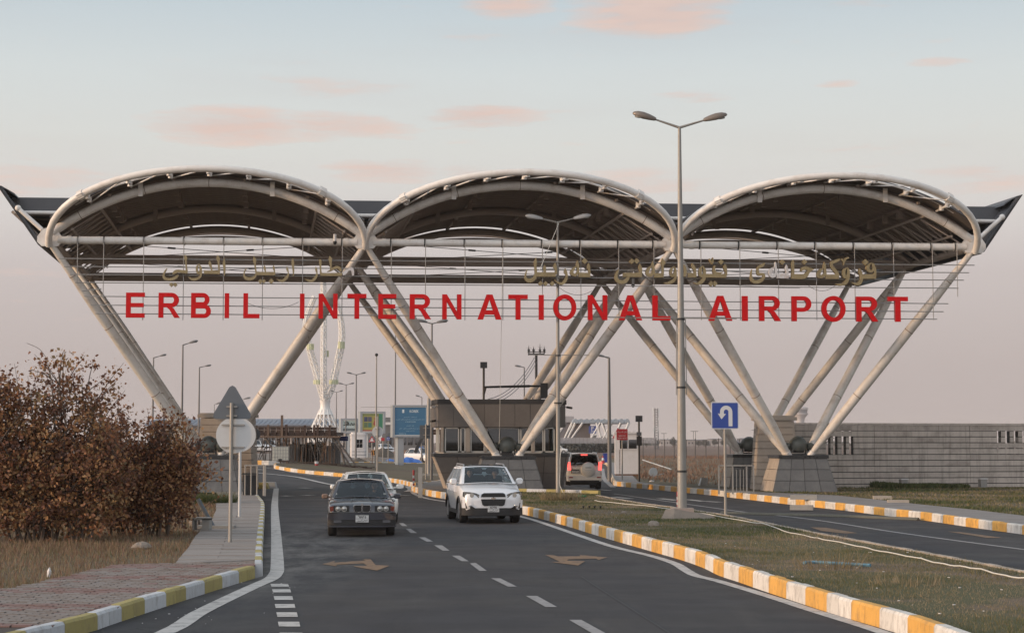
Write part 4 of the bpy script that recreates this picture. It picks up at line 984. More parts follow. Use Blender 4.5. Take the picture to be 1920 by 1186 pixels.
M_floodh = mat('floodlight_housing', (.085, .09, .08), .45, .3, var=.2); M_floodg = mat('floodlight_lens', (.22, .23, .19), .15)
for k, (w_, lab) in enumerate((('F', 0),)*0): pass
P0, P1, P2 = [GO+GU*FU[k]+GW*WF for k in range(3)]; Q0, Q1, Q2 = [GO+GU*FU[k]+GW*WG for k in range(3)]
plinth(P0, GA, 2.9, 2.6, 2.25, 1.9, 1.5, .18, 'grey granite plinth left of the road behind the triangular road sign')
plinth(P1, GA, 3.1, 2.9, 2.3, 2.3, 1.42, .235, 'light grey granite plinth in front of the guard booth')
plinth(P2, GA, 2.95, 2.7, 2.15, 2.1, 1.52, .16, 'grey stained granite plinth in front of the long stone wall', sunlit_mt=M_beige)
plinth(Q2, GA, 2.5, 2.4, 1.9, 1.8, 1.5, .16, 'dark granite plinth behind the small metal gate left of the stone pillar', sunlit_mt=M_beige)
plinth(Q0, GA, 2.5, 2.4, 1.9, 1.8, 1.5, .18, 'granite plinth at the far left foot of the canopy, half hidden by the bush')
flood((P1.x, P1.y-.1, 1.8), 0, 'black cluster floodlight on the middle plinth between the strut feet')
flood((P2.x, P2.y-.1, 1.83), R(4), 'black cluster floodlight on the right front plinth by the stone wall')
flood((P0.x, P0.y-.2, 1.83), R(-6), 'floodlight with pale bowl on the left plinth behind the round sign')
flood((Q2.x, Q2.y-.1, 1.83), R(4), 'dark floodlight on the rear plinth beside the stone pillar')
# ------------------------------------------------------------------ stone pillars
def pillar(c, rz, w0, w1, d, h, label, n=10):
    root = empty('stone_pillar', (c[0], c[1], .1), rz, label, 'pillar', 'coursed stone pillars behind the canopy')
    ch = h/n
    for i in range(n):
        a = w0+(w1-w0)*i/n; b = w0+(w1-w0)*(i+1)/n; z = i*ch
        m = MB(); vs = []
        for (ww, zz) in ((a, z+.012), (b+.0, z+ch-.012)):
            for sx_, sy_ in ((-1, -1), (1, -1), (1, 1), (-1, 1)): vs.append((sx_*ww/2, sy_*d/2, zz))
        m.add(vs, [(3, 2, 1, 0), (4, 5, 6, 7), (0, 1, 5, 4), (1, 2, 6, 5), (2, 3, 7, 6), (3, 0, 4, 7)]); m.build('stone_course', M_beige, root, smooth=False)
    m = MB(); m.box((0, 0, h/2), (w1*.93, d*.93, h-.05)); m.build('core', M_dark, root)
    m = MB(); m.box((0, 0, h+.09), (w1+.26, d+.26, .16)); m.box((0, 0, h+.2), (w1+.05, d+.05, .08)); m.build('coping', M_beige, root)
    return root
c = D(1452, 870, 85.5); pillar((c.x, 85.5), R(2), 2.15, 1.65, 1.5, 3.35, 'tapering pale stone pillar at the left end of the long wall')
c = D(415, 870, 88); pillar((c.x, 90), R(-3), 2.9, 2.5, 1.6, 3.55, 'coursed beige stone pillar behind the round sign backs')
# ------------------------------------------------------------------ long wall on the right
wa = D(1483, 880, 87.2); wb_ = D(2260, 880, 92.5); WV = Vector((wb_.x-wa.x, wb_.y-wa.y, 0)); WLEN = WV.length; wang = math.atan2(WV.y, WV.x)
wall = empty('stone_wall', (wa.x, wa.y, .05), wang, 'long stained stone wall of horizontal courses with slot openings on the right', 'wall')
WH = 3.22; NC = 11; chh = WH/NC
def wx(px):   # distance along the wall of a picture column
    r = ray(px, 850); n_ = Vector((-WV.y, WV.x, 0)).normalized(); t = (Vector((wa.x, wa.y, 0)) - Vector((0, 0, 0))).dot(n_)/Vector((r.x, r.y, 0)).dot(n_)
    return (Vector((r.x*t, r.y*t, 0))-Vector((wa.x, wa.y, 0))).length
slots = [(wx(x)-.0, wx(x+8)) for x in (1547, 1560, 1576, 1590)] + [(wx(x), wx(x+8)) for x in (1867, 1883, 1899, 1915)] + [(wx(x), wx(x+8)) for x in (1931, 1947)]
joints = [0, wx(1638)-.02, 9.6, 14.0, WLEN]
for i in range(NC):
    z0, z1 = i*chh+.02, (i+1)*chh-.02
    for a, b in zip(joints, joints[1:]):
        segs = [(a+.012, b-.012)]
        rows = (6, 7, 8) if a < joints[1] else (8, 9)
        if i in rows:
            for s0, s1 in slots:
                nseg = []
                for p, q in segs:
                    if s0 > p and s1 < q: nseg += [(p, s0), (s1, q)]
                    else: nseg.append((p, q))
                segs = nseg
        for p, q in segs:
            if q-p < .03: continue
            m = MB(); m.box(((p+q)/2, 0, (z0+z1)/2), (q-p, .34+random.uniform(-.008, .008), z1-z0)); m.build('stone_course', M_wall, wall, smooth=False)
# joint filler behind the courses (with the slots left open)
m = MB()
xs = sorted([0, WLEN] + [v for s in slots for v in s]); zlow = 6*chh
m.box((WLEN/2, 0, zlow/2), (WLEN, .27, zlow)); m.box((WLEN/2, 0, 10.5*chh), (WLEN, .27, chh*.96))
prev = 0
for s0, s1 in slots + [(WLEN, WLEN+1)]:
    m.box(((prev+s0)/2, 0, (zlow+10*chh)/2), (s0-prev, .27, 10*chh-zlow)); prev = s1
m.build('joint_mortar', M_dark, wall, smooth=False)
m = MB(); m.box((WLEN/2, 0, WH+.05), (WLEN+.1, .46, .09)); m.build('coping', M_wall, wall)
for px in (1678, 1825):
    x = wx(px); p = Vector((wa.x, wa.y, 0)) + WV.normalized()*x + Vector((math.sin(wang), -math.cos(wang), 0))*.9
    o = empty('ground_light', (p.x, p.y, .16), wang, 'small white box light at the wall foot, %s' % ('the left one in the grass' if px < 1700 else 'the right one on bare soil'), 'ground light', 'box lights at the foot of the wall')
    MB().box((0, 0, .2), (.34, .3, .42)).build('housing', M_conc, o); MB().box((0, -.02, .43), (.4, .36, .05)).build('lid', M_cabin, o)
# small metal gate in front of the rear plinth
c = G(1382, 926, .2); fr = empty('metal_gate', (c.x, c.y, .2), R(4), 'narrow grey metal gate with upright bars in front of the rear plinth', 'gate')
for x in (-.78, -.18, .42, .72): MB().box((x, 0, .62), (.06, .06, 1.24)).build('post', M_galv, fr)
for x in (-.02, .14, .28): MB().box((x, 0, .55), (.03, .03, 1.0)).build('bar', M_galv, fr)
MB().box((-.03, 0, 1.22), (1.5, .06, .06)).build('rail', M_galv, fr); MB().box((.12, 0, .1), (1.15, .05, .05)).build('rail', M_galv, fr)

# ------------------------------------------------------------------ guard booth
booth = empty('guard_booth', (0, 84, .235), 0, 'granite clad guard booth with black roof edge and band of windows under the canopy', 'booth')
pl = [D(812, 800, 84.6), D(822, 800, 83.2), D(1023, 800, 82.9), D(1060, 800, 84.9)]
plan = [Vector((p.x, p.y, 0)) for p in pl] + [Vector((pl[3].x-.25, 87.6, 0)), Vector((pl[0].x-.2, 87.6, 0))]
def zat(py, y): return D(960, py, y).z
zt, zc0, zc1 = zat(748, 83), zat(756.5, 83), zat(800, 83)
zw1, zw0 = zc1, zat(852, 83)
ctr = sum(plan, Vector())/len(plan)
def inset(poly, d): return [p + (ctr-p).normalized()*d for p in poly]
def ringbox(name, poly, z0, z1, mt, parent):
    m = MB(); m.prism([(p.x, p.y) for p in poly], lambda x, y, t: Vector((x, y, t)), z0, z1); return m.build(name, mt, parent, True, smooth=False)
ringbox('roof_edge', inset(plan, -.06), zc0, zt, M_dark, booth)
ringbox('upper_core', inset(plan, .1), zc1, zc0-.002, M_dark, booth)
for k in range(6):
    a, b = plan[k], plan[(k+1) % 6]; Lw = (b-a).length; n_ = max(1, round(Lw/ .72)); d = (b-a)/n_
    nrm = Vector((d.y, -d.x, 0)).normalized()
    if (a-ctr).dot(nrm) < 0: nrm = -nrm
    for i in range(n_):
        p, q = a+d*i+d.normalized()*.008, a+d*(i+1)-d.normalized()*.008
        m = MB(); e = nrm*random.uniform(.0, .012)
        m.add([Vector((v.x, v.y, z))+e+o_ for z in (zc1, zc0-.012) for v, o_ in ((p, Vector()), (q, Vector()), (q, -nrm*.06), (p, -nrm*.06))], [(0, 1, 5, 4), (1, 2, 6, 5), (2, 3, 7, 6), (3, 0, 4, 7), (4, 5, 6, 7), (3, 2, 1, 0)])
        m.build('cladding_panel', M_granite_w, booth, True, smooth=False)
# skirt: wider at the top, leaning in towards the ground
sk = [D(812, 860, 83.2), D(1064, 860, 83.0)]
zs1 = zat(855.5, 82.8); zs0 = .235
top = [Vector((D(811, 850, 84.2).x, 84.2, 0)), Vector((D(816, 850, 82.6).x, 82.6, 0)), Vector((D(1062, 850, 82.6).x, 82.6, 0)), Vector((D(1066, 850, 84).x, 84, 0)), Vector((2.55, 87.9, 0)), Vector((-4.0, 87.9, 0))]
bot = [Vector((D(832, 900, 84.4).x, 84.4, 0)), Vector((D(840, 900, 83.0).x, 83.0, 0)), Vector((D(1052, 900, 83).x, 83, 0)), Vector((D(1056, 900, 84).x, 84, 0)), Vector((2.3, 87.6, 0)), Vector((-3.4, 87.6, 0))]
m = MB(); m.add([Vector((p.x, p.y, zs0)) for p in bot]+[Vector((p.x, p.y, zs1)) for p in top], [(5, 4, 3, 2, 1, 0), (6, 7, 8, 9, 10, 11)] + [(i, (i+1) % 6, 6+(i+1) % 6, 6+i) for i in range(6)])
m.build('skirt_core', M_dark, booth, True, smooth=False)
for k in range(6):
    a, b = bot[k].copy(), bot[(k+1) % 6].copy(); c_, d = top[(k+1) % 6].copy(), top[k].copy(); a.z = b.z = zs0; c_.z = d.z = zs1
    for mb in frustum_face(None, a, b, c_, d, max(1, round((b-a).length/.95)), 2, .02): mb.build('cladding_panel', M_beige if k == 0 else M_granite_w, booth, True, smooth=False)  # left chamfer in beige: light of the low sun painted into the panels
tp = [p + (p-ctr).normalized()*.07 for p in top]
ringbox('sill_band', tp, zs1-.0, zs1+.14, M_dark, booth)
# windows: mullions, panes; a real room behind
win = inset(plan, .28)
ringbox('floor_slab', inset(plan, .3), zs1+.14, zs1+.2, M_conc, booth)
m = MB(); m.box((-.75, 87.2, (zw0+zw1)/2), (5.4, .08, zw1-zw0-.02)); m.build('back_wall', mat('booth_inner_wall', (.06, .065, .06), .8), booth, True)
m = MB(); m.box((-1.6, 86, zs1+.6), (1.4, .7, .75)); m.box((.8, 85.2, zs1+.55), (1.2, .6, .7)); m.build('desk', M_wood, booth, True)
fy = 83.32
def pane(x0, x1, y=None):
    y = fy if y is None else y
    a, b = D(x0, 820, y), D(x1, 820, y); z0, z1 = zs1+.2, zw1-.02; fw = .055
    m = MB()
    for p, q in (((a.x, z0), (b.x, z0+fw)), ((a.x, z1-fw), (b.x, z1)), ((a.x, z0), (a.x+fw, z1)), ((b.x-fw, z0), (b.x, z1))): m.bbox((p[0], y-.04, p[1]), (q[0], y+.04, q[1]))
    f_ = m.build('window', M_bblight, booth, True)
    m = MB(); m.bbox((a.x+fw, y-.008, z0+fw), (b.x-fw, y+.008, z1-fw)); m.build('glass_pane', M_gbooth, f_, True)
for a, b in ((834, 861), (863, 873), (882, 909), (912, 974), (975.5, 998), (1001, 1019), (1020, 1040)): pane(a, b)
for x in (829, 877.5, 910.5, 999.5, 1047):
    q = D(x, 820, fy); MB().box((q.x, fy+.02, (zs1+.2+zw1)/2), (.14 if x != 877.5 else .2, .2, zw1-zs1-.22)).build('pier', M_beige, booth, True)
for s_, k in ((-1, 0), (1, 3)):
    a, b = win[0 if s_ < 0 else 3], win[5 if s_ < 0 else 4]; n_ = 5
    for i in range(n_):
        p, q = a.lerp(b, i/n_), a.lerp(b, (i+1)/n_); m = MB()
        for z in (zs1+.23, zw1-.05): m.bar(Vector((p.x, p.y, z)), Vector((q.x, q.y, z)), .06, .06)
        m.bar(Vector((p.x, p.y, zs1+.2)), Vector((p.x, p.y, zw1)), .06, .06); f_ = m.build('window', M_bblight, booth, True)
        m = MB(); m.add([Vector((p.x, p.y, zs1+.2)), Vector((q.x, q.y, zs1+.2)), Vector((q.x, q.y, zw1)), Vector((p.x, p.y, zw1))], [(0, 1, 2, 3)]); m.build('glass_pane', M_gbooth, f_, True)
for px, py in ((817, 762), (817, 788), (1063, 763)):
    q = D(px, py, 83.3); s_ = -1 if px < 900 else 1
    o = empty('security_camera', q, 0, {762: 'upper bracket camera on the left corner of the booth', 788: 'lower black camera on the left corner of the booth', 763: 'small camera on the right corner of the booth'}[py], 'security camera', 'cameras on the booth')
    MB().tube([(-s_*.25, 0, .06), (0, 0, 0)], .02, 6).build('bracket', M_galv, o); MB().tube([(0, .05, 0), (s_*.22, -.18, -.04)], .055, 10).build('body', M_black if py != 762 else M_cabin, o)

# ------------------------------------------------------------------ lamps and poles
def lamp_head(m_house, m_glass, parent, at, direction, L_=.85, wd=.3):
    """long oval lantern; direction: unit vector from the arm outwards"""
    d = Vector(direction).normalized(); side = d.cross(Vector((0, 0, 1))).normalized(); up = side.cross(d)
    m = MB(); prof = [(0, .05, .04), (.08, .08, .06), (.3, .12, .085), (.55, .15, .10), (.8, .13, .085), (.95, .07, .05), (1, .02, .02)]; vs = []; n = 12
    for t, rw, rh in prof:
        for j in range(n):
            a = 2*PI*j/n; zz = math.sin(a)*rh*1.5*(L_/.85); zz = max(zz, -rh*.6); vs.append(Vector(at)+d*(t*L_)+side*(math.cos(a)*rw*wd/.3)+up*zz)
    k = len(prof); m.add(vs, [(i*n+j, i*n+(j+1) % n, (i+1)*n+(j+1) % n, (i+1)*n+j) for i in range(k-1) for j in range(n)] + [tuple(range(n-1, -1, -1)), tuple((k-1)*n+j for j in range(n))])
    o = m.build('lamp_head', m_house, parent)
    m = MB(); m.ell(Vector(at)+d*(L_*.6)-up*(.035*L_/.85), (L_*.3, L_*.3*.42, .045), 12, 6) if abs(d.x) >= abs(d.y) else m.ell(Vector(at)+d*(L_*.6)-up*.035, (L_*.12, L_*.3, .045), 12, 6)
    m.build('lens', m_glass, o)
def street_lamp(base, H, label, arms=((-1.35, .42), (1.35, .42)), r0=.13, r1=.05, group='double-armed street lamps', mt=None, mh=None, headL=.85, rings=(), name='street_lamp', rz=0):
    mt = mt or M_galv; mh = mh or M_lamp
    root = empty(name, base, rz, label, 'street lamp', group)
    MB().tube([(0, 0, 0), (0, 0, H*.3), (0, 0, H)], [r0, r0*.86, r1], 12).build('pole', mt, root)
    for ax, az in arms:
        s_ = 1 if ax > 0 else -1; L0 = abs(ax)-headL
        d = Vector((ax, 0, az)).normalized(); a = Vector((0, 0, H-.02)); b = a + d*max(.2, (Vector((ax, 0, az)).length-headL))
        MB().tube([a, b], [r1*.9, r1*.6], 8).build('arm', mt, root)
        lamp_head(mh, M_lampg, root, b, d+Vector((0, 0, -.05)), headL)
    for z, rr in rings: MB().tube([(0, 0, z-.03), (0, 0, z+.03)], rr, 12).build('clamp_ring', M_dark, root)
    return root
# the tall near one
b = G(1279, 966, .3); d1 = b.y
top = D(1273.5, 238, d1); k1 = mpp(d1)
l1 = street_lamp((b.x, b.y, .42), top.z-.42, 'tall double-armed street lamp standing on a concrete block in the grass', arms=((-88*k1, 30*k1), (90*k1, 27*k1)), r0=.138, r1=.045, headL=46*k1, rings=((D(0, 598, d1).z-.42, .12), (D(0, 726, d1).z-.42, .13), (D(0, 883, d1).z-.42, .14)))
for s_ in (-1, 1):
    x = s_*.15
    MB().tube([(x, -.05, D(0, 740, d1).z-.42), (x*.85, -.05, D(0, 598, d1).z-.42)], .014, 6).build('banner_rod', M_galv, l1)
MB().tube([(-.1, -.12, D(0, 597, d1).z-.42), (-2.1, -.2, D(0, 597, d1).z-.40)], .014, 6).build('banner_rod', M_galv, l1)
MB().tube([(.1, -.12, D(0, 597, d1).z-.42), (1.6, -.2, D(0, 597, d1).z-.44)], .014, 6).build('banner_rod', M_galv, l1)
MB().box((0, 0, .02), (.62, .62, .16)).build('base_plate', mat('base_plate_pink', (.36, .28, .24), .8, var=.2), l1)
# concrete block (a dug-out footing) in the grass
m = MB(); bt = [(-.66, -.42), (-.3, -.55), (.55, -.40), (1.0, -.12), (.7, .4), (-.45, .4)]; tp_ = [(-.50, -.28), (-.25, -.36), (.40, -.30), (.86, -.05), (.55, .28), (-.36, .26)]
n = 6; m.add([(x, y, -.12) for x, y in bt]+[(x*1.0, y, .05) for x, y in bt]+[(x, y, (.34, .36, .24, .16, .22, .33)[i]) for i, (x, y) in enumerate(tp_)],
             [(i, (i+1) % n, n+(i+1) % n, n+i) for i in range(n)]+[(n+i, n+(i+1) % n, 2*n+(i+1) % n, 2*n+i) for i in range(n)]+[tuple(2*n+i for i in range(n))])
o = m.build('lamp_footing', M_rock, None, smooth=False, label='rough pinkish concrete footing block under the tall street lamp', cat='concrete block'); o.location = (b.x, b.y, .15)
# second double lamp at the booth island kerb
b = G(1046.5, 921, .3); d2 = b.y; k2 = mpp(d2); top = D(1048.5, 416, d2)
l2 = street_lamp((b.x, b.y, .25), top.z-.25, 'double-armed street lamp with pale heads on the booth island edge', arms=((-61*k2, 14*k2), (63*k2, 15*k2)), r0=.10, r1=.045, headL=34*k2, mh=M_lampw, rings=((D(0, 666, d2).z-.25, .13), (D(0, 755, d2).z-.25, .17)))
MB().tube([(-1.25, -.05, D(0, 665, d2).z-.25), (1.35, -.05, D(0, 665.5, d2).z-.25)], .02, 6).build('banner_rod', M_galv, l2)
for s_ in (-1, 1): MB().tube([(s_*.13, -.03, D(0, 760, d2).z-.25), (s_*.11, -.03, D(0, 667, d2).z-.25)], .014, 6).build('banner_rod', M_galv, l2)
pc = [D(1048, 418, d2-.3), D(1030, 462, d2-1), D(1010, 510, d2-2)]
MB().tube(pc, .014, 5, cap=False).build('stay_cable', M_cable, None, True, label='thin pale cable slanting from the second street lamp to the Arabic letters', cat='cable')
pc = smooth_path([D(1052, 836, d2-.18), D(1050, 860, d2-.2), D(1050, 880, d2-.2), D(1049, 905, d2-.2), D(1052, 915, d2-.3), D(1057, 925, d2-.9)], 4)
MB().tube(pc, .016, 5, cap=False).build('loose_cable', M_cable, None, True, label='loose white cable running down the second street lamp to the kerb', cat='cable')
# thin wire hanging from the sign in front of the booth
MB().tube([on_gate(943, 450, -.4), D(936, 830, 79)], .01, 5, cap=False).build('hanging_wire', M_cable, None, True, label='thin white wire hanging from the front beam down to the middle plinth', cat='wire')
def far_lamp(px, ytop, ybase, y, label, arms=None, r=.09, hx=None, group='single-armed street lamps beyond the canopy', hl=None, mh=None):
    k = mpp(y); t_ = D(px, ytop, y); z0 = hgt(t_.x, y)
    arms = [(a*k, b_*k) for a, b_ in arms]
    hl = hl or 14*k
    return street_lamp((t_.x, y, z0), t_.z-z0, label, arms=arms, r0=r, r1=r*.5, headL=hl, mt=M_poleg, mh=mh or M_poleg, group=group)
far_lamp(343, 646, 770, 112, 'tallest of the three lamps at left, between strut and triangular sign', [(28, 9)], hl=.6)
far_lamp(288, 670, 800, 128, 'lamp at far left partly hidden by the slanting strut', [(24, 7)], hl=.5)
far_lamp(374, 688, 800, 135, 'lamp with short arm right of the tallest left lamp', [(22, 5)], hl=.5)
far_lamp(402, 758, 800, 260, 'tiny lamp just left of the triangular sign', [(10, 3)], r=.08)
far_lamp(454, 749, 800, 250, 'tiny lamp between triangular sign and strut', [(13, 4)], r=.08)
far_lamp(668, 702, 870, 165, 'double lamp right of the white lattice monument, nearest of three', [(-18, 5), (18, 5)], group='double lamps by the monument', hl=.55, r=.1)
far_lamp(649, 721, 870, 205, 'double lamp close to the monument, middle of three', [(-15, 4), (15, 4)], group='double lamps by the monument', hl=.6, r=.1)
far_lamp(631, 735, 870, 245, 'small double lamp touching the monument, farthest of three', [(-12, 4), (12, 4)], group='double lamps by the monument', hl=.6, r=.1)
far_lamp(810, 606, 870, 104, 'double lamp whose top shows under the letters between the struts', [(-30, 8), (30, 7)], group='double lamps behind the gate', hl=.7)
far_lamp(742, 580, 840, 175, 'plain pole without visible head behind the blue billboard', [(18, 0)], hl=.3)
far_lamp(791, 744, 860, 190, 'small lamp facing left above the blue billboard', [(-12, 4)], hl=.5)
far_lamp(983, 688, 840, 140, 'single lamp facing left above the booth roof', [(-18, 4)], hl=.55)
far_lamp(1142, 670, 868, 110, 'single lamp with left arm standing on the right kerb behind the car', [(-22, 6)], hl=.5, r=.14)
# pole with a ball camera
t_ = D(706, 666, 137); o = empty('camera_pole', (t_.x, 137, 0), 0, 'slim pole topped by a dark ball, standing in the island lawn', 'pole')
MB().tube([(0, 0, 0), (0, 0, t_.z)], [.09, .045], 10).build('pole', M_galv, o); MB().ell((0, 0, t_.z+.05), (.13, .13, .13)).build('ball', M_black, o)
MB().box((0, 0, zat(763, 137)), (2.4, .02, .03)).build('cross_wire', M_galv, o)
# pole right of the blue board
t_ = D(804, 752, 118); o = empty('pole', (t_.x, 118, .1), 0, 'grey pole on a small concrete foot beside the blue billboard', 'pole')
MB().tube([(0, 0, 0), (0, 0, zat(748, 118))], [.15, .11], 12).build('shaft', M_galv, o); MB().box((.1, 0, .12), (1.0, .7, .2)).build('foot', M_conc, o)

# ------------------------------------------------------------------ traffic signs
def post_sign(px, ybase, ytop, label, z0=.2, r=.035, name='road_sign', mt=None, dy=0, cat='road sign'):
    b = G(px, ybase, z0); t_ = D(px, ytop, b.y); root = empty(name, (b.x, b.y, z0+hgt(b.x, b.y)), 0, label, cat)
    MB().tube([(0, 0, 0), (0, 0, t_.z-root.location.z)], r, 12).build('post', mt or M_galv, root); return root, b.y
def rrect(w_, h_, r, n=5):
    o = []
    for cx, cy, a0 in ((w_/2-r, h_/2-r, 0), (-w_/2+r, h_/2-r, 90), (-w_/2+r, -h_/2+r, 180), (w_/2-r, -h_/2+r, 270)):
        for i in range(n+1): a = R(a0+90*i/n); o.append((cx+r*math.cos(a), cy+r*math.sin(a)))
    return o
# triangle and disc seen from behind
root, y = post_sign(431.5, 1017, 755, 'back of a grey triangular sign above a round one on a tall pipe', r=.041)
k = mpp(y); zc = D(431, 757, y).z-root.location.z
zb, ztp = D(431, 785, y).z-root.location.z, D(431, 722, y).z-root.location.z; hw_ = 35.5*k
tri = [(-hw_+.05, zb), (hw_-.05, zb), (hw_+.0, zb+.04), (hw_-.01, zb+.12), (.07, ztp-.04), (0, ztp), (-.07, ztp-.04), (-hw_+.01, zb+.12), (-hw_, zb+.04)]
MB().prism(tri, lambda x, y_, t: Vector((x, t, y_)), .065, .075).build('triangle_plate', M_signback, root)
for yy in (762, 779): MB().box((0, .04, D(0, yy, y).z-root.location.z), (.24, .05, .035)).build('clamp', M_galv, root)
zc = D(435, 815.5, y).z-root.location.z
MB().lathe((.045*1, 0, zc), [(33.5*k, .066), (33.5*k, .076)], 40, 'Y').build('disc_plate', M_signpale, root)
for yy in (796, 838): MB().box((.03, .03, D(0, yy, y).z-root.location.z), (.5, .04, .03)).build('clamp', M_galv, root); 
root, y = post_sign(449, 969, 842, 'second round sign back hidden behind the first one', r=.042, mt=M_signpale)
k = mpp(y); zc = D(440, 815, y).z-root.location.z
MB().lathe((-.06, 0, zc), [(32*k, .075), (32*k, .085)], 36, 'Y').build('disc_plate', M_signpale, root)
root, y = post_sign(475.5, 907, 803, 'smaller round sign back on a thin post by the litter bin', r=.045)
k = mpp(y); MB().lathe((0, 0, D(0, 814, y).z-root.location.z), [(11.5*k, .05), (11.5*k, .06)], 28, 'Y').build('disc_plate', M_signback, root)
# blue U-turn sign
root, y = post_sign(1360.5, 967, 804, 'blue square sign with white U-turn arrow on a slim post', r=.042)
k = mpp(y); zc = D(0, 778.5, y).z-root.location.z; wd, hh = 51*k, 50.5*k
MB().prism(rrect(wd, hh, .04), lambda x, z, t: Vector((x, t, zc+z)), -.05, -.03).build('border_plate', M_white, root)
MB().prism(rrect(wd-.05, hh-.05, .03), lambda x, z, t: Vector((x, t, zc+z)), -.056, -.051).build('blue_plate', M_blue, root)
MB().tube([(0, 0, zc-hh/2), (0, 0, zc+hh/2-.1)], .042, 10).build('post_top', M_galv, root)
u = wd/51   # one picture pixel
aro = [(14.5, 19)]; 
def C(px, py): return ((px-1360.5)*k, (778.5-py)*k)
out = [C(1374.3, 798.5), C(1374.3, 775)]+[C(1362.8+11.5*math.cos(R(a)), 771.5-11.5*math.sin(R(a))) for a in range(0, 181, 15)]+[C(1351, 775.5), C(1347, 774.5), C(1354, 785.5), C(1362.5, 775.5), C(1358.5, 775.5)]+[C(1362.8+4.3*math.cos(R(a)), 771.5-4.3*math.sin(R(a))) for a in range(180, -1, -20)]+[C(1367.2, 798.5)]
MB().prism(out, lambda x, z, t: Vector((x, t, zc+z)), -.062, -.057).build('u_turn_arrow', M_white, root, smooth=False)
# reduce speed
root, y = post_sign(1166.8, 899, 805, 'dark red rectangular sign with Arabic line and REDUCE SPEED NOW', r=.04)
k = mpp(y); zc = D(0, 814, y).z-root.location.z; wd, hh = 20.5*k, 20.5*k
MB().prism(rrect(wd, hh, .03), lambda x, z, t: Vector((x, t, zc+z)), -.05, -.03).build('red_plate', M_signred, root)
F = lambda dz, yy=-.056: (lambda x, y_, t: (x, yy, zc+dz+y_))
text_mesh('REDUCE', 'lettering', M_white, width=wd*.6, fn=F(-hh*.12), parent=root); text_mesh('SPEED NOW', 'lettering', M_white, width=wd*.82, fn=F(-hh*.33), parent=root)
text_mesh('\uFE94\uFECB\uFEAE\uFEB4\uFEDF\uFE8D \uFEDE\uFEE0\uFED7'[::1], 'lettering', M_white, width=wd*.82, fn=F(hh*.22), parent=root)
root, y = post_sign(1157.5, 879, 818, 'triangular warning sign half hidden behind the dark red sign', r=.045)
k = mpp(y); z0_, z1_ = D(0, 821, y).z-root.location.z, D(0, 801, y).z-root.location.z
MB().prism([(-9*k, z0_), (11*k, z0_), (1*k, z1_)], lambda x, z, t: Vector((x, t, z)), -.05, -.03).build('red_border', M_signred, root)
MB().prism([(-6*k, z0_+2*k), (8*k, z0_+2*k), (1*k, z1_-4*k)], lambda x, z, t: Vector((x, t, z)), -.056, -.051).build('white_field', M_white, root)
MB().prism([(-1.5*k, z0_+4*k), (3.5*k, z0_+4*k), (1*k, z0_+9*k)], lambda x, z, t: Vector((x, t, z)), -.062, -.057).build('symbol', M_black, root)
# parking sign far away
root, y = post_sign(1111, 842, 810, 'small blue parking sign with white P far behind the silver car', r=.06); k = mpp(y); zc = D(0, 805, y).z-root.location.z
MB().prism(rrect(14*k, 14*k, .1), lambda x, z, t: Vector((x, t, zc+z)), -.1, -.05).build('blue_plate', M_blue, root)
text_mesh('P', 'lettering', M_white, height=7*k, fn=(lambda x, y_, t: (x, -.12, zc+2.5*k+y_)), parent=root, bold=.02)
MB().box((0, -.12, zc-2.6*k), (6*k, .02, .9*k)).build('bar', M_white, root)
text_mesh('120 m', 'lettering', M_white, width=9*k, fn=(lambda x, y_, t: (x, -.12, zc-5.2*k+y_)), parent=root)
# round sign back on the island lawn, square back, small post
root, y = post_sign(707.5, 889, 780, 'pale round sign back on a thin pole in front of the coloured billboard', r=.06); k = mpp(y)
MB().lathe((0, 0, D(0, 809, y).z-root.location.z), [(10.5*k, .07), (10.5*k, .09)], 28, 'Y').build('disc_plate', M_signpale, root)
for yy in (804, 817): MB().box((0, .03, D(0, yy, y).z-root.location.z), (9*k, .04, .05)).build('clamp', M_galv, root)
root, y = post_sign(798.5, 898, 795, 'grey square sign back in front of the blue billboard', r=.05); k = mpp(y); zc = D(0, 809, y).z-root.location.z
MB().prism(rrect(24*k, 25*k, .05), lambda x, z, t: Vector((x, t, zc+z)), .05, .065).build('square_plate', M_signback, root)
for yy in (802, 815): MB().box((0, .03, D(0, yy, y).z-root.location.z), (12*k, .04, .05)).build('clamp', M_galv, root)
b = G(788, 930, .25); o = empty('marker_post', (b.x, b.y, .2), 0, 'short square concrete marker post at the island tip', 'post'); MB().box((0, 0, .55*1.1), (.17, .17, 1.22)).build('shaft', M_conc, o)
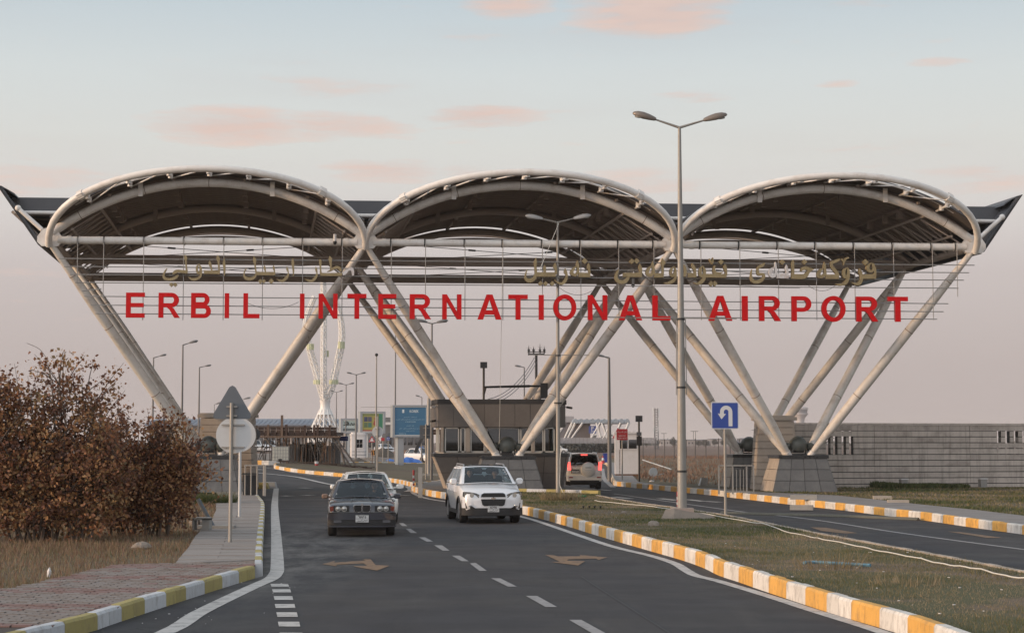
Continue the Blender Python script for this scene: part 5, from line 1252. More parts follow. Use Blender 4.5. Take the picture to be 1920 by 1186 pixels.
# roundabout signs in the distance
for px, py, rr, kind, lab in ((697.5, 823, 6.5, 'tri', 'small red triangular sign left of the blue billboard post'), (718, 823, 3, 'sq', 'tiny dark red square sign beside the roundabout sign'), (728, 822, 3.6, 'round', 'small round blue sign with arrows in the distance')):
    y = 170; c = D(px, py, y); k = mpp(y); o = empty('road_sign', (c.x, y, hgt(c.x, y)), 0, lab, 'road sign'); zc = c.z-o.location.z
    MB().tube([(0, 0, 0), (0, 0, zc)], .05, 8).build('post', M_galv, o)
    if kind == 'tri':
        MB().prism([(-rr*k, zc-rr*.8*k), (rr*k, zc-rr*.8*k), (0, zc+rr*k)], lambda x, z, t: Vector((x, t, z)), -.1, -.06).build('red_border', M_signred, o)
        MB().prism([(-rr*.55*k, zc-rr*.55*k), (rr*.55*k, zc-rr*.55*k), (0, zc+rr*.5*k)], lambda x, z, t: Vector((x, t, z)), -.12, -.101).build('white_field', M_white, o)
    elif kind == 'sq': MB().box((0, -.08, zc), (2*rr*k, .04, 2*rr*k)).build('plate', M_signred, o)
    else:
        MB().lathe((0, 0, zc), [(rr*k, -.1), (rr*k, -.06)], 20, 'Y').build('plate', M_blue, o)
        for a in range(3): m = MB(); m.prism([(math.cos(R(120*a+q))*rr*k*s, math.sin(R(120*a+q))*rr*k*s) for s, q in ((.75, 0), (.75, 50), (.5, 75), (.45, 0))], lambda x, z, t: Vector((x, t, zc+z)), -.12, -.101); m.build('arrow', M_white, o)
# flexible bollards and cones
def bollard(px, yb, h, label, z0=.2, r=.05):
    b = G(px, yb, z0); o = empty('bollard', (b.x, b.y, z0), 0, label, 'bollard', 'red and white flexible bollards'); n = 6
    for i in range(n): MB().tube([(0, 0, i*h/n), (0, 0, (i+1)*h/n-.002)], r, 12).build('band', M_signred if i % 2 == 0 or i > 3 else M_white, o)
    MB().tube([(0, 0, 0), (0, 0, .03)], r*1.8, 14).build('foot', M_black, o)
bollard(775.5, 911, .82, 'red striped bollard at the island tip left of the white car'); bollard(1271.5, 951, .55, 'short red and white bollard behind the tall street lamp', .2, .045)
b = G(1130.5, 872.5, .0); o = empty('traffic_cone', (b.x, b.y, .22), 0, 'red and white cone on the kerb by the blue bin', 'cone'); k = mpp(b.y)
MB().tube([(0, 0, 0), (0, 0, .35)], [.2, .14], 12).build('lower_band', M_signred, o); MB().tube([(0, 0, .352), (0, 0, .6)], [.14, .09], 12).build('upper_band', M_white, o); MB().tube([(0, 0, .602), (0, 0, .78)], [.09, .05], 12).build('tip', M_signred, o)
# litter bin and railing on the left, blue bin right
b = G(469, 928, .2); o = empty('litter_bin', (b.x, b.y, .2), R(3), 'black slatted litter bin beside the left plinth', 'bin'); k = mpp(b.y)
MB().box((0, 0, .42), (.5, .44, .84)).build('inner_box', M_dark, o)
for i in range(9): MB().box((-.25+i*.0625, -.24, .44), (.035, .03, .84)).build('slat', M_black, o)
for i in range(6): MB().box((.27, -.2+i*.08, .44), (.03, .04, .84)).build('slat', M_black, o)
MB().box((0, 0, .9), (.62, .56, .06)).build('rim', M_black, o)
c = G(467, 930, .2); o = empty('railing', (c.x, c.y+1.2, .2), 0, 'low grey metal railing behind the litter bin', 'railing')
for i, x in enumerate((-.35, -.1, .15, .42)): MB().tube([(x, 0, 0), (x, 0, 1.25)], .03, 8).build('post', M_galv, o)
MB().box((.03, 0, 1.25), (.85, .05, .05)).build('rail', M_galv, o); MB().box((.47, .0, .62), (.1, .1, 1.28)).build('end_post', M_galv, o)
b = G(1136.5, 867, .2); o = empty('wheeled_bin', (b.x, b.y, .2), 0, 'blue plastic bin at the foot of the lamp on the right kerb', 'bin')
MB().prism([(-.24, 0), (.24, 0), (.33, .95), (-.33, .95)], lambda x, z, t: Vector((x, t, z)), -.3, .3).build('body', M_bluebin, o); MB().box((0, 0, .99), (.72, .68, .07)).build('lid', M_bluebin, o)
# solar powered signals
def solar(px, ypan, ybase, y, label, arm=None, lights=None, dd=None):
    p = D(px, ypan, y); k = mpp(y); z0 = .16; o = empty('solar_signal', (p.x, y, z0), 0, label, 'signal pole', 'solar panel poles')
    MB().tube([(0, 0, 0), (0, 0, p.z-z0)], .055, 10).build('pole', M_black, o)
    q = MB(); q.box((0, -.02, p.z-z0), (13*k, .06, 11.5*k)); pn = q.build('solar_panel', M_black, o)
    for i in range(5): MB().box((-5*k+2.5*k*i, -.055, p.z-z0), (2.3*k, .012, 10.5*k)).build('cell', M_solar, pn)
    return o, p, k, z0
o, p, k, z0 = solar(907, 684, 748, 86.5, 'solar panel on a black post with a long side arm above the booth roof')
za = zat(724.5, 86.5)-z0; MB().tube([(0, 0, za-.35), (.1, 0, za-.02), (86*k, 0, za+.03)], .065, 10).build('arm', M_black, o)
MB().box((113*k, 0, za-.2), (.36, .4, .75)).build('signal_box', M_black, o); MB().tube([(86*k, 0, za+.03), (113*k, 0, za+.03)], .05, 8).build('arm_end', M_black, o)
o, p, k, z0 = solar(1198, 784.5, 883, 99, 'black roadside signal with solar panel at the edge of the field')
MB().box((0, -.1, zat(826, 99)-z0), (9.5*k, .25, 17*k)).build('signal_head', M_black, o); MB().box((0, -.0, zat(813, 99)-z0), (9*k, .2, 7*k)).build('control_box', M_signback, o)
for dz in (2.5, -3): MB().lathe((0, -.23, zat(826+dz, 99)-z0), [(2.6*k, 0), (2.6*k, .03)], 16, 'Y').build('lens', M_dark, o)
# electricity pole with insulators
y = 120; p = D(1005.5, 664, y); k = mpp(y); o = empty('utility_pole', (p.x, y, 0), 0, 'utility pole with crossarm, insulators and spikes above the booth', 'utility pole')
MB().tube([(0, 0, 0), (0, 0, p.z)], .09, 8).build('pole', M_black, o); MB().box((0, 0, p.z), (31*k, .14, .12)).build('crossarm', M_black, o); MB().box((0, 0, p.z+.16), (29*k, .1, .05)).build('crossarm', M_black, o)
for dx, h_ in ((-14, 6), (-5, 4), (7, 9), (15, 5)):
    m = MB(); x = dx*k
    m.lathe((x, 0, p.z), [(.03, 0), (.03, .1), (.1, .12), (.1, .16), (.04, .2), (.1, .25), (.1, .3), (.03, .36)], 8); m.tube([(x, 0, p.z+.3), (x, 0, p.z+h_*k+.4)], [.05, .008], 5)
    for s_ in (-1, 1): m.tube([(x, 0, p.z+.35), (x+s_*.16, 0, p.z+h_*k+.25)], .006, 4)
    m.build('insulator', M_black, o)
a, b = D(1002, 670, y), D(915, 748, 92)
for i in range(3): MB().tube([a.lerp(b, t)+Vector((i*.1, 0, -2.2*t*(1-t)-.12*i)) for t in np.linspace(0, 1, 12)], .022, 5, cap=False).build('power_cable', M_black, None, True, label='dark cable sagging from the utility pole to the booth roof', cat='cable', group='cables between utility pole and booth')
# ------------------------------------------------------------------ billboards
def billboard(px0, px1, py0, py1, y, label, side_px, post=None, z0=0.0):
    a, b = D(px0, py1, y), D(px1, py0, y); w_, h_ = b.x-a.x, b.z-a.z; cx = (a.x+b.x)/2; g0 = hgt(cx, y)
    root = empty('billboard', (cx, y, g0), 0, label, 'billboard', 'light box billboards on the island'); zc = (a.z+b.z)/2-g0; k = mpp(y)
    MB().box((0, .35, zc), (w_, .7, h_)).build('case', M_bbframe, root)
    MB().box((-w_/2-side_px*k/2, .35, zc), (side_px*k, .72, h_+.04)).build('side_panel', M_bblight, root)
    fw = 3*k; m = MB()
    for c_, d in (((0, h_/2-fw/2), (w_, fw)), ((0, -h_/2+fw/2), (w_, fw)), ((-w_/2+fw/2, 0), (fw, h_-2*fw)), ((w_/2-fw/2, 0), (fw, h_-2*fw))): m.box((c_[0], -.04, zc+c_[1]), (d[0], .1, d[1]))
    m.build('frame', M_bbframe, root)
    f2 = 1*k; m = MB(); iw, ih = w_-2*fw, h_-2*fw
    for c_, d in (((0, ih/2-f2/2), (iw, f2)), ((0, -ih/2+f2/2), (iw, f2)), ((-iw/2+f2/2, 0), (f2, ih-2*f2)), ((iw/2-f2/2, 0), (f2, ih-2*f2))): m.box((c_[0], -.03, zc+c_[1]), (d[0], .05, d[1]))
    m.build('inner_frame', M_bblight, root)
    iw -= 2*f2; ih -= 2*f2
    if post:
        for (x0, x1, mt) in post:
            xa, xb = (x0-960)*k-cx, (x1-960)*k-cx; MB().box(((xa+xb)/2, .35, (zc-h_/2)/2), (xb-xa, .5, zc-h_/2)).build('post', mt, root)
    return root, zc, iw, ih, k
r_, zc, iw, ih, k = billboard(736, 803, 759, 819, 157, 'large blue billboard with white logo and text lines on a broad post', 4, [(741.5, 746.5, M_bblight), (747, 757, M_bbframe)])
poster = MB().box((0, -.012, zc), (iw, .012, ih)).build('poster', M_bbblue, r_)
FB = lambda dx, dz: (lambda x, y_, t: (dx+x, -.03, zc+dz+y_))
T2 = mat('billboard_white', (.55, .62, .66), .5)
text_mesh('KOREK', 'lettering', T2, width=17*k, height=5*k, fn=FB(7*k, ih*.355), parent=poster, bold=.02)
for i in range(3):
    m = MB(); m.prism([(-13.5*k+2.3*k*math.cos(a)*(1 if s > 0 else .6), ih*.355+(i-1)*2.1*k+1.1*k*math.sin(a)*(1 if s > 0 else .4)) for s in (1,) for a in np.linspace(0, 2*PI, 15)[:-1]], lambda x, z, t: Vector((x, t, zc+z)), -.03, -.026); m.build('logo', T2, poster)
T3 = M_bbtext
AR = '\uFEE2\uFEF4\uFEF4\uFED8\uFE97 \uFED5\uFE8E\uFE9F\uFEAE\uFEF3\uFEEE\uFED7\uFEAA\uFE8D\uFEAD\uFEE3 \uFEE2\uFEF4\uFEE0\uFED7'
for dz, wf, s in ((.14, .42, AR[:10]), (.055, .92, AR+' '+AR[:9]), (-.025, .34, '+96475000'), (-.17, .24, AR[:8]), (-.27, .72, AR[2:]), (-.355, .28, AR[:7]+' 411'), (-.455, .22, 'KOREKTEL.COM')):
    text_mesh(s, 'lettering', T3, width=iw*wf, height=min(2.4*k, 2.4*k), fn=FB(0 if dz > -.4 else -iw*.25, ih*dz), parent=poster, bold=.01)
r_, zc, iw, ih, k = billboard(675.5, 722, 771, 812, 185, 'yellow and green billboard with coloured photo squares', 4, [(683, 690, M_bblight)])
def pmat(n, c): return mat('print_'+n, c, .4)
poster = MB().box((0, -.012, zc), (iw, .012, ih)).build('poster', pmat('olive', (.30, .27, .07)), r_)
def pr(x0, x1, z0, z1, n, c, l=0): MB().box(((x0+x1)/2*iw, -.03-.006*l, zc+(z0+z1)/2*ih), ((x1-x0)*iw, .006, (z1-z0)*ih)).build('print_field', pmat(n, c), poster)
pr(.30, .5, -.5, .5, 'green', (.03, .17, .10)); pr(-.5, .30, -.5, -.42, 'redline', (.25, .05, .04)); pr(-.5, .30, .38, .5, 'moss', (.16, .19, .06))
for i, (x, z, n, c) in enumerate(((-.42, .05, 'bluea', (.04, .05, .12)), (-.22, .05, 'blueb', (.07, .07, .12)), (-.22, -.28, 'teal', (.05, .15, .12)), (-.42, -.28, 'greenb', (.08, .13, .06)))): pr(x, x+.17, z, z+.27, n, c, 1)
MB().prism([(.02*iw, -.1*ih), (.1*iw, .15*ih), (.06*iw, .28*ih), (.16*iw, .22*ih), (.22*iw, .3*ih), (.2*iw, .1*ih), (.26*iw, -.12*ih), (.14*iw, -.2*ih)], lambda x, z, t: Vector((x, t, zc+z)), -.04, -.03).build('print_figure', pmat('crimson', (.28, .04, .035)), poster)
r_, zc, iw, ih, k = billboard(639, 670, 784, 812, 205, 'grey billboard with sketched figures and the word MAGIC', 4, [(650, 656, M_bblight)])
poster = MB().box((0, -.012, zc), (iw, .012, ih)).build('poster', pmat('paleteal', (.33, .40, .38)), r_)
MB().box((0, -.03, zc-ih*.37), (iw, .006, ih*.26)).build('print_field', pmat('slate', (.09, .11, .12)), poster)
text_mesh('MAGIC', 'lettering', T2, width=iw*.85, height=4*k, fn=FB(0, -ih*.10), parent=poster, bold=.02); text_mesh('WE GET THE STARS', 'lettering', T2, width=iw*.8, height=2*k, fn=FB(0, -ih*.37), parent=poster)
for p in (((-.4, .3), (-.1, .38), (-.15, .1)), ((-.1, .38), (0, .1), (-.3, .05)), ((.1, .05), (.2, .3), (.3, .05)), ((.35, .05), (.4, .28), (.46, .1)), ((-.45, .05), (-.2, .2), (.0, .22))):
    MB().tube([(a*iw, -.03, zc+b*ih) for a, b in p], .06, 4).build('sketch_line', pmat('ink', (.05, .06, .06)), poster)

# ------------------------------------------------------------------ building site on the yard
yd = 136
def Y(px, py, y=yd): return D(px, py, y)
root = empty('formwork_shed', (Y(570, 860).x, yd, hgt(Y(570, 860).x, yd)), 0, 'dark timber formwork deck propped on a forest of steel props', 'building site')
a, b = Y(489, 817), Y(635, 800)
z0w, z1w = Y(0, 816).z, Y(0, 800.5).z
for i in range(13):
    x0 = a.x+(b.x-a.x)*i/13; x1 = a.x+(b.x-a.x)*(i+1)/13
    for j in range(3):
        zz0 = z0w+(z1w-z0w)*j/3; zz1 = z0w+(z1w-z0w)*(j+1)/3
        MB().bbox((x0+.02, yd-1.5+random.uniform(-.03, .03), zz0+.01), (x1-.02, yd-1.44, zz1-.01)).build('form_board', M_wood, root, True, smooth=False)
MB().bbox((a.x, yd-1.4, z0w), (b.x, yd+4, z0w+.25)).build('deck', M_wood, root, True); MB().bbox((a.x-.1, yd-1.7, z0w-.18), (b.x+.3, yd-1.5, z0w-.03)).build('ledger', M_woodl, root, True)
for px in (494, 516, 541, 549, 583, 600, 606, 628):
    h_ = 22 if px == 541 else random.uniform(3, 6)
    MB().bbox((Y(px, 0).x-.09, yd-1.62, z0w-.1), (Y(px, 0).x+.09, yd-1.52, z1w+h_*mpp(yd))).build('stud', M_woodl if random.random() < .4 else M_wood, root, True)
for i in range(56):
    px = 492 + 146*((i+random.uniform(-.3, .3))/56); yy = yd + random.choice((-1.2, 0, 1.3, 2.6, 3.6)); x = Y(px, 860, yy).x; zz = hgt(x, yy)+.05
    tilt_ = random.uniform(-.12, .12) if random.random() < .8 else random.uniform(-1.0, 1.0)
    m = MB(); m.tube([(x+tilt_, yy+random.uniform(-.1, .1), zz), (x, yy, z0w)], random.uniform(.028, .045), 6); zt_ = random.uniform(1, 1.6); m.tube([(x+tilt_*.5, yy, zz+zt_), (x+tilt_*.42, yy, zz+zt_+.14)], .075, 6)
    m.build('prop', M_prop if random.random() < .75 else M_woodl, root, True)
for px0, px1 in ((497, 525), (622, 660), (628, 672), (633, 648)):
    p, q = Y(px0, 818, yd-1.4), Y(px1, 862, yd-1.8); q.z = hgt(q.x, q.y)+.1; MB().bar(p, q, .1, .12).build('raking_board', M_prop, root, True)
for px, w_ in ((560, 3.6), (603, 3.0), (575, 1.5)):
    x = Y(px, 855, yd+4).x; MB().bbox((x-w_/2, yd+4, hgt(x, yd)), (x+w_/2, yd+4.15, hgt(x, yd)+1.5)).build('site_panel', M_signback if px != 575 else M_conc, root, True)
m = MB(); x = Y(645, 0, yd+2).x; m.bbox((x-.9, yd+4.2, Y(0, 826).z), (x+.35, yd+4.3, Y(0, 817).z)); m.build('blue_sheet', mat('navy_sheet', (.012, .018, .08), .7), root, True)
# clutter of boards on the ground
m = MB()
for i in range(34):
    px = random.uniform(560, 690); yy = yd+random.uniform(-3.2, -1.6); x = Y(px, 860, yy).x; zz = hgt(x, yy)+.16+random.uniform(0, .12); aa = random.uniform(-.6, .6)
    m.box((x, yy, zz), (random.uniform(.5, 1.6), .1, .06), rz=aa, ry=random.uniform(-.2, .2))
m.build('board_pile', M_wood, None, True, kind='stuff', label='loose boards scattered in front of the formwork deck')
# tank on pallet
c = Y(526, 866, 132); z0 = hgt(c.x, 132)+.12; o = empty('tank', (c.x, 132, z0), R(4), 'milky cubic water tank in a wire cage on a timber pallet', 'tank')
MB().box((0, 0, .74), (1.16, 1.0, 1.04)).build('tank_body', M_ibc, o)
for i in range(7): MB().box((-.6+i*.2, -.54, .74), (.025, .02, 1.08)).build('cage_bar', M_rod, o)
for i in range(5): MB().box((0, -.555, .24+i*.25), (1.24, .02, .025)).build('cage_bar', M_rod, o)
for i in range(5): MB().box((.62, -.5+i*.25, .74), (.02, .025, 1.08)).build('cage_bar', M_rod, o)
for x in (-.5, 0, .5): MB().box((x, 0, .07), (.14, 1, .12)).build('pallet_block', M_woodl, o)
MB().box((0, 0, .16), (1.25, 1.05, .06)).build('pallet_deck', M_wood, o); MB().box((0, -.56, .28), (.25, .1, .14)).build('valve', M_black, o)
c = Y(593.5, 863, 131); o = empty('bucket', (c.x, 131, hgt(c.x, 131)+.12), 0, 'white bucket with red lower half in front of the props', 'bucket')
MB().tube([(0, 0, 0), (0, 0, .2)], [.12, .135], 14).build('lower_half', M_signred, o); MB().tube([(0, 0, .202), (0, 0, .38)], [.135, .15], 14).build('upper_half', M_white, o)
# guard cabin
c = G(672, 858.5, .1); y = c.y; k = mpp(y); z0 = hgt(c.x, y); o = empty('guard_cabin', (c.x, y, z0), R(3), 'small white guard cabin with rounded roof and four-pane window', 'cabin')
zb = max(.1, c.z-z0-.1); hh = 43*k
MB().prism(rrect(30*k, 26*k, .2), lambda x, y_, t: Vector((x, y_, t)), zb, zb+hh).build('cabin_body', M_cabin, o)
MB().prism(rrect(32.5*k, 28*k, .25), lambda x, y_, t: Vector((x, y_, t)), zb+hh-.02, zb+hh+.12).build('roof_rim', M_cabin, o); MB().prism(rrect(28*k, 24*k, .3), lambda x, y_, t: Vector((x, y_, t)), zb+hh+.1, zb+hh+.28).build('roof_cap', M_cabin, o)
wz = D(0, 831, y).z-z0
wf = MB().box((2*k, -13.2*k, wz), (16*k, .06, 19*k)).build('window', M_cabin, o)
for i in (-1, 1):
    for j in (-1, 1): MB().box((2*k+i*3.1*k, -13.2*k-.035, wz+j*3.9*k), (5.6*k, .02, 7.2*k)).build('pane', M_gdark, wf)
for zz in (846, 852): MB().box((2*k, -13.1*k, D(0, zz, y).z-z0), (26*k, .04, .05)).build('seam', M_signback, o)
MB().box((-15.1*k, 2*k, zb+hh*.45), (.05, 12*k, hh*.7)).build('door', M_rust, o)
# hazard board, blocks, soil heaps, tarpaulins
y = 150; c = D(703, 849, y); k = mpp(y); o = empty('hazard_board', (c.x, y, hgt(c.x, y)), R(2), 'orange and black striped barrier board right of the guard cabin', 'barrier'); zc = c.z-o.location.z
MB().box((0, 0, zc+.05), (13*k, .08, 9*k)).build('board', mat('barrier_orange', (.55, .22, .03), .6), o)
for i in range(3): MB().prism([(-5*k+i*4*k, -4*k), (-3*k+i*4*k, -4*k), (-4.5*k+i*4*k, 4*k), (-6.5*k+i*4*k, 4*k)], lambda x, z, t: Vector((x, t, zc+.05+z)), -.05, -.041).build('stripe', M_black, o)
for s_ in (-1, 1): MB().box((s_*5*k, 0, zc/2-.1), (.08, .08, zc)).build('leg', M_woodl, o)
c = G(689, 866, .1); k = mpp(c.y)
for i in range(3):
    for j in range(2):
        o = empty('hollow_block', (c.x+(i-1)*.42, c.y, hgt(c.x, c.y)+.12+j*.21), 0, 'hollow concrete block of the small stack beside the lawn kerb', 'concrete block', 'hollow blocks stacked by the island kerb')
        m = MB(); m.box((0, .0, .0+.02), (.4, .4, .03)); m.box((0, 0, .185), (.4, .4, .03)); m.box((-.18, 0, .1), (.04, .4, .15)); m.box((.18, 0, .1), (.04, .4, .15)); m.box((0, 0, .1), (.04, .4, .15)); m.build('shell', M_beige, o)
def heap(px, yb, wpx, hpx, y, label, mt=M_soil, name='soil_heap', cat='heap', seed=0):
    if y < 200: c = G(px, yb, .1); y = c.y
    else: c = D(px, yb, y)
    k = mpp(y); r_ = random.Random(seed); z0 = hgt(c.x, y)+.1
    o = empty(name, (c.x, y, z0), 0, label, cat); n, q = 22, 7; vs = []
    for i in range(q+1):
        t = i/q
        for j in range(n):
            a = 2*PI*j/n; rr = (1-t)*(1+.16*math.sin(3*a+seed)+.1*r_.uniform(-1, 1)); vs.append((rr*math.cos(a)*wpx*k/2, rr*math.sin(a)*wpx*k/2.4, hpx*k*(1-(1-t)**1.6)*(1+.1*r_.uniform(-1, 1))))
    m = MB(); m.add(vs, [(i*n+j, i*n+(j+1) % n, (i+1)*n+(j+1) % n, (i+1)*n+j) for i in range(q) for j in range(n)]); m.build('mound', mt, o); return o
heap(718, 857, 56, 17, 144, 'dark heap of soil behind the blue billboard post', seed=1)
heap(672, 866, 30, 8, 138, 'low dark heap of gravel at the foot of the props', seed=2)
heap(760, 852, 90, 14, 210, 'reddish earth bank in the distance behind the blue billboard', mat('red_earth', (.20, .12, .085), .95, var=.25), seed=4)
def tarp(px, yb, wpx, hpx, y, label, seed):
    r_ = random.Random(seed); c = G(px, yb, .1); y = c.y; k = mpp(y); o = empty('tarpaulin', (c.x, y, hgt(c.x, y)+.1), 0, label, 'tarpaulin', 'crumpled blue tarpaulins'); W_, H_ = wpx*k, hpx*k
    ph = [r_.uniform(0, 6) for _ in range(6)]
    def f(u, v):
        e = (math.sin(PI*u)**.45)*(math.sin(PI*v)**.5); x = (u-.5)*W_; yy = (v-.5)*1.8
        z = H_*e*(.72+.16*math.sin(9*u+ph[0])+.1*math.sin(23*u+5*v+ph[1])+.08*math.sin(41*u+13*v+ph[2])+.07*math.sin(17*v+11*u+ph[3]))
        return Vector((x, yy+.1*math.sin(30*u+ph[4]), z))
    MB().grid(f, 60, 16).build('sheet', M_tarp, o)
tarp(756, 866.5, 70, 11, 141, 'crumpled blue tarpaulin lying behind the billboard post', 3); tarp(790, 852, 32, 17, 150, 'blue tarpaulin draped over a load at the booth corner', 5)
root = empty('timber_frame', (D(818, 850, 112).x, 112, 0), 0, 'rough timber frame showing between the pole and the booth', 'timber frame')
for px in (811, 818, 826): p, q = D(px, 868, 112), D(px+(3 if px == 818 else 0), 808, 112); MB().bar(p, q, .12, .1).build('post', M_woodl, root, True)
for py in (807, 812): MB().bar(D(808, py, 112), D(832, py, 112), .12, .16).build('rail', M_wood, root, True)
MB().bar(D(778, 848, 140), D(792, 820, 140), .25, .25).build('raking_pole', M_prop, None, True, label='dark raking pole leaning beside the draped tarpaulin', cat='pole')

# ------------------------------------------------------------------ white lattice monument
y = 330; k = mpp(y); c = D(609, 829, y); mon = empty('monument', (c.x, y, 0), 0, 'tall white lattice monument with curving arms and pale green panels', 'monument')
def mp_(px, py, dy=0): return D(px, py, y+dy)
def lattice(pts, half, nseg, r=.12, mt=M_lattice, name='lattice_arm'):
    P = smooth_path([Vector((*mp_(px, py, dy),)) for px, py, dy in pts], 6); n = len(P)
    rows = []
    for i, p in enumerate(P):
        a = P[max(0, i-1)]; b = P[min(n-1, i+1)]; d = (b-a).normalized(); u = d.cross(Vector((0, 1, 0))).normalized(); v = d.cross(u)
        hw2 = half[0]+(half[1]-half[0])*i/(n-1)
        rows.append([p+(u*math.cos(R(q))+v*math.sin(R(q)))*hw2*k for q in (90, 210, 330)])
    m = MB()
    for q in range(3): m.tube([r_[q] for r_ in rows], r, 6)
    idx = [int(round(i*(n-1)/nseg)) for i in range(nseg+1)]
    for a, b in zip(idx, idx[1:]):
        if a == b: continue
        for q in range(3):
            m.tube([rows[a][q], rows[b][(q+1) % 3]], r*.55, 4); m.tube([rows[a][(q+1) % 3], rows[b][q]], r*.55, 4); m.tube([rows[a][q], rows[a][(q+1) % 3]], r*.5, 4)
    return m.build(name, mt, mon, True)
lattice([(609, 750, 0), (600, 722, 0), (590, 688, 0), (582, 660, 0), (576, 636, 0), (573, 610, 0), (578, 585, 0), (590, 555, 0)], (8, 4.5), 20)
lattice([(609, 750, 0), (622, 722, 0), (631, 685, 0), (638, 655, 0), (641, 628, 0), (639, 600, 0), (632, 572, 0), (622, 550, 0)], (8, 4.5), 20)
lattice([(607, 745, -2), (606.5, 700, -3), (606.5, 650, -3), (607, 600, -3), (606.5, 560, -3), (606, 526, -3)], (6, 5), 24)
# waist shell and flared foot
m = MB(); prof = [(585, 800), (596, 782)]
pr_ = [(10.5, 750), (9, 756), (9.2, 764), (11.5, 771), (15, 777)]
m.lathe((c.x, y, 0), [(w_*k, mp_(0, yy).z) for w_, yy in pr_], 24); m.build('waist_shell', M_lattice, mon, True)
for a in range(0, 360, 30):
    m = MB(); P = []
    for w_, yy in ((10, 768), (16, 782), (21, 792), (26, 804), (30, 818), (32, 829)): P.append(Vector((c.x+math.cos(R(a))*w_*k, y+math.sin(R(a))*w_*k, max(0, mp_(0, yy).z))))
    m.tube(P, .14, 6)
    for i in range(5):
        b_ = R(a+15); w_, yy = ((16, 782), (21, 792), (26, 804), (30, 818), (32, 829))[i]; m.tube([P[i], Vector((c.x+math.cos(R(a+30))*w_*k, y+math.sin(R(a+30))*w_*k, max(0, mp_(0, yy).z)))], .085, 4)
    m.build('foot_rib', M_lattice, mon, True)
for px, py, w_, h_ in ((596, 716, 8.5, 8), (625.5, 716, 8.5, 8), (582, 650, 6.3, 11), (640, 647, 6, 13), (609, 663, 7, 12)):
    q = mp_(px, py, -1.2); m = MB(); vs = []
    for i in range(5): MB()
    for j in range(6):
        a = R(200+j*28); b_ = R(200+(j+1)*28)
        for ang_, hh2 in ((a, 1), (b_, 1)): pass
        p0 = q+Vector((math.cos(a)*w_*k, math.sin(a)*w_*k*.8, 0)); p1 = q+Vector((math.cos(b_)*w_*k, math.sin(b_)*w_*k*.8, 0))
        MB().bar(p0.lerp(p1, .06), p0.lerp(p1, .94), .12, h_*k).build('green_panel', M_green, mon, True)

# ------------------------------------------------------------------ far buildings
y = 430; k = mpp(y); a, b = D(440, 783, y), D(700, 800, y); o = empty('terminal_hall', (D(560, 0, y).x, y, 0), 0, 'long hall with bluish curved roof and pale wall behind the building site', 'building')
zr1, zr0 = D(0, 783, y).z, D(0, 798, y).z
m = MB(); pf = [(0, zr0), (0, zr0+.4), (2, zr0+(zr1-zr0)*.35), (8, zr0+(zr1-zr0)*.75), (16, zr1), (40, zr1+.2), (40, zr0)]
m.prism(pf, lambda x, z, t: Vector((t, y+x, z)), a.x-22, b.x); m.build('roof', M_terr, o, True)
for i in range(46): x = a.x-20+i*((b.x-a.x+20)/46); MB().bar((x, y+.6, zr0+.5), (x, y+8, zr0+(zr1-zr0)*.78), .25, .2).build('roof_seam', M_terr, o, True)
MB().bbox((a.x-20, y+2, 0), (b.x-2, y+38, zr0)).build('wall', M_terw, o, True)
for i in range(17): x = a.x-14+i*3.1; MB().bbox((x, y+1.9, 1.2), (x+1.9, y+2.02, 3.6)).build('window', M_gdark, o, True)
# dark blocks behind the billboards
y = 300; o = empty('office_block', (D(738, 0, y).x, y, 0), 0, 'low grey building with white band behind the coloured billboard', 'building')
p, q = D(716, 860, y), D(762, 782, y); MB().bbox((p.x, y, 0), (q.x+4, y+15, q.z)).build('wall', mat('grey_render', (.14, .14, .145), .8, var=.1), o, True); MB().bbox((p.x-.3, y-.4, D(0, 796, y).z), (q.x, y-.1, D(0, 791, y).z)).build('band', M_cabin, o, True)
for i in range(6): MB().bbox((p.x+.8+i*1.2, y-.06, 2), (p.x+1.6+i*1.2, y-.01, 4)).build('window', M_gdark, o, True)
# canopy terminal on the right
y = 560; k = mpp(y); o = empty('terminal_building', (D(1080, 0, y).x, y, 0), 0, 'distant terminal with wavy white canopy on branching struts', 'building')
p, q = D(1040, 829, y), D(1112, 790, y); MB().bbox((p.x-8, y+20, 0), (q.x, y+60, q.z)).build('block', mat('dusky_cladding', (.165, .15, .16), .7, var=.08), o, True); MB().bbox((p.x-9, y+19, q.z), (D(1078, 0, y).x, y+61, q.z+2)).build('upper_block', mat('pale_cladding', (.30, .29, .30), .7), o, True)
za, zb2 = D(0, 786, y).z, D(0, 793, y).z
for i in range(10):
    x0 = D(1072, 0, y).x+i*(D(1178, 0, y).x-D(1072, 0, y).x)/10; x1 = x0+(D(1178, 0, y).x-D(1072, 0, y).x)/10
    m = MB(); m.prism([(x0, zb2), (x1-.1, zb2), (x1-.1, zb2+.5)]+[(x1-.1-(x1-x0)*t, zb2+.5+(za-zb2-.2)*math.sin(PI*min(1, t*1.1))**.7) for t in (.15, .35, .55, .75, .9)]+[(x0, zb2+.5)], lambda x, z, t: Vector((x, y+t, z)), 0, 26); m.build('roof_wave', mat('pale_blue_metal', (.26, .30, .34), .5), o, True)
for px0, px1 in ((1056, 1072), (1062, 1078), (1068, 1092), (1105, 1125), (1128, 1118), (1140, 1128), (1128, 1146), (1150, 1163), (1165, 1178), (1040, 1058), (1040, 1050)):
    y0_, y1_ = (826, 792); MB().tube([D(px0, y0_, y-2), D(px1, y1_, y-2)], .24, 6).build('branch_strut', M_lattice, o, True)
    MB().tube([D(px0, y0_, y+20), D(px1+3, y1_, y+20)], .2, 6).build('branch_strut', M_lattice, o, True)
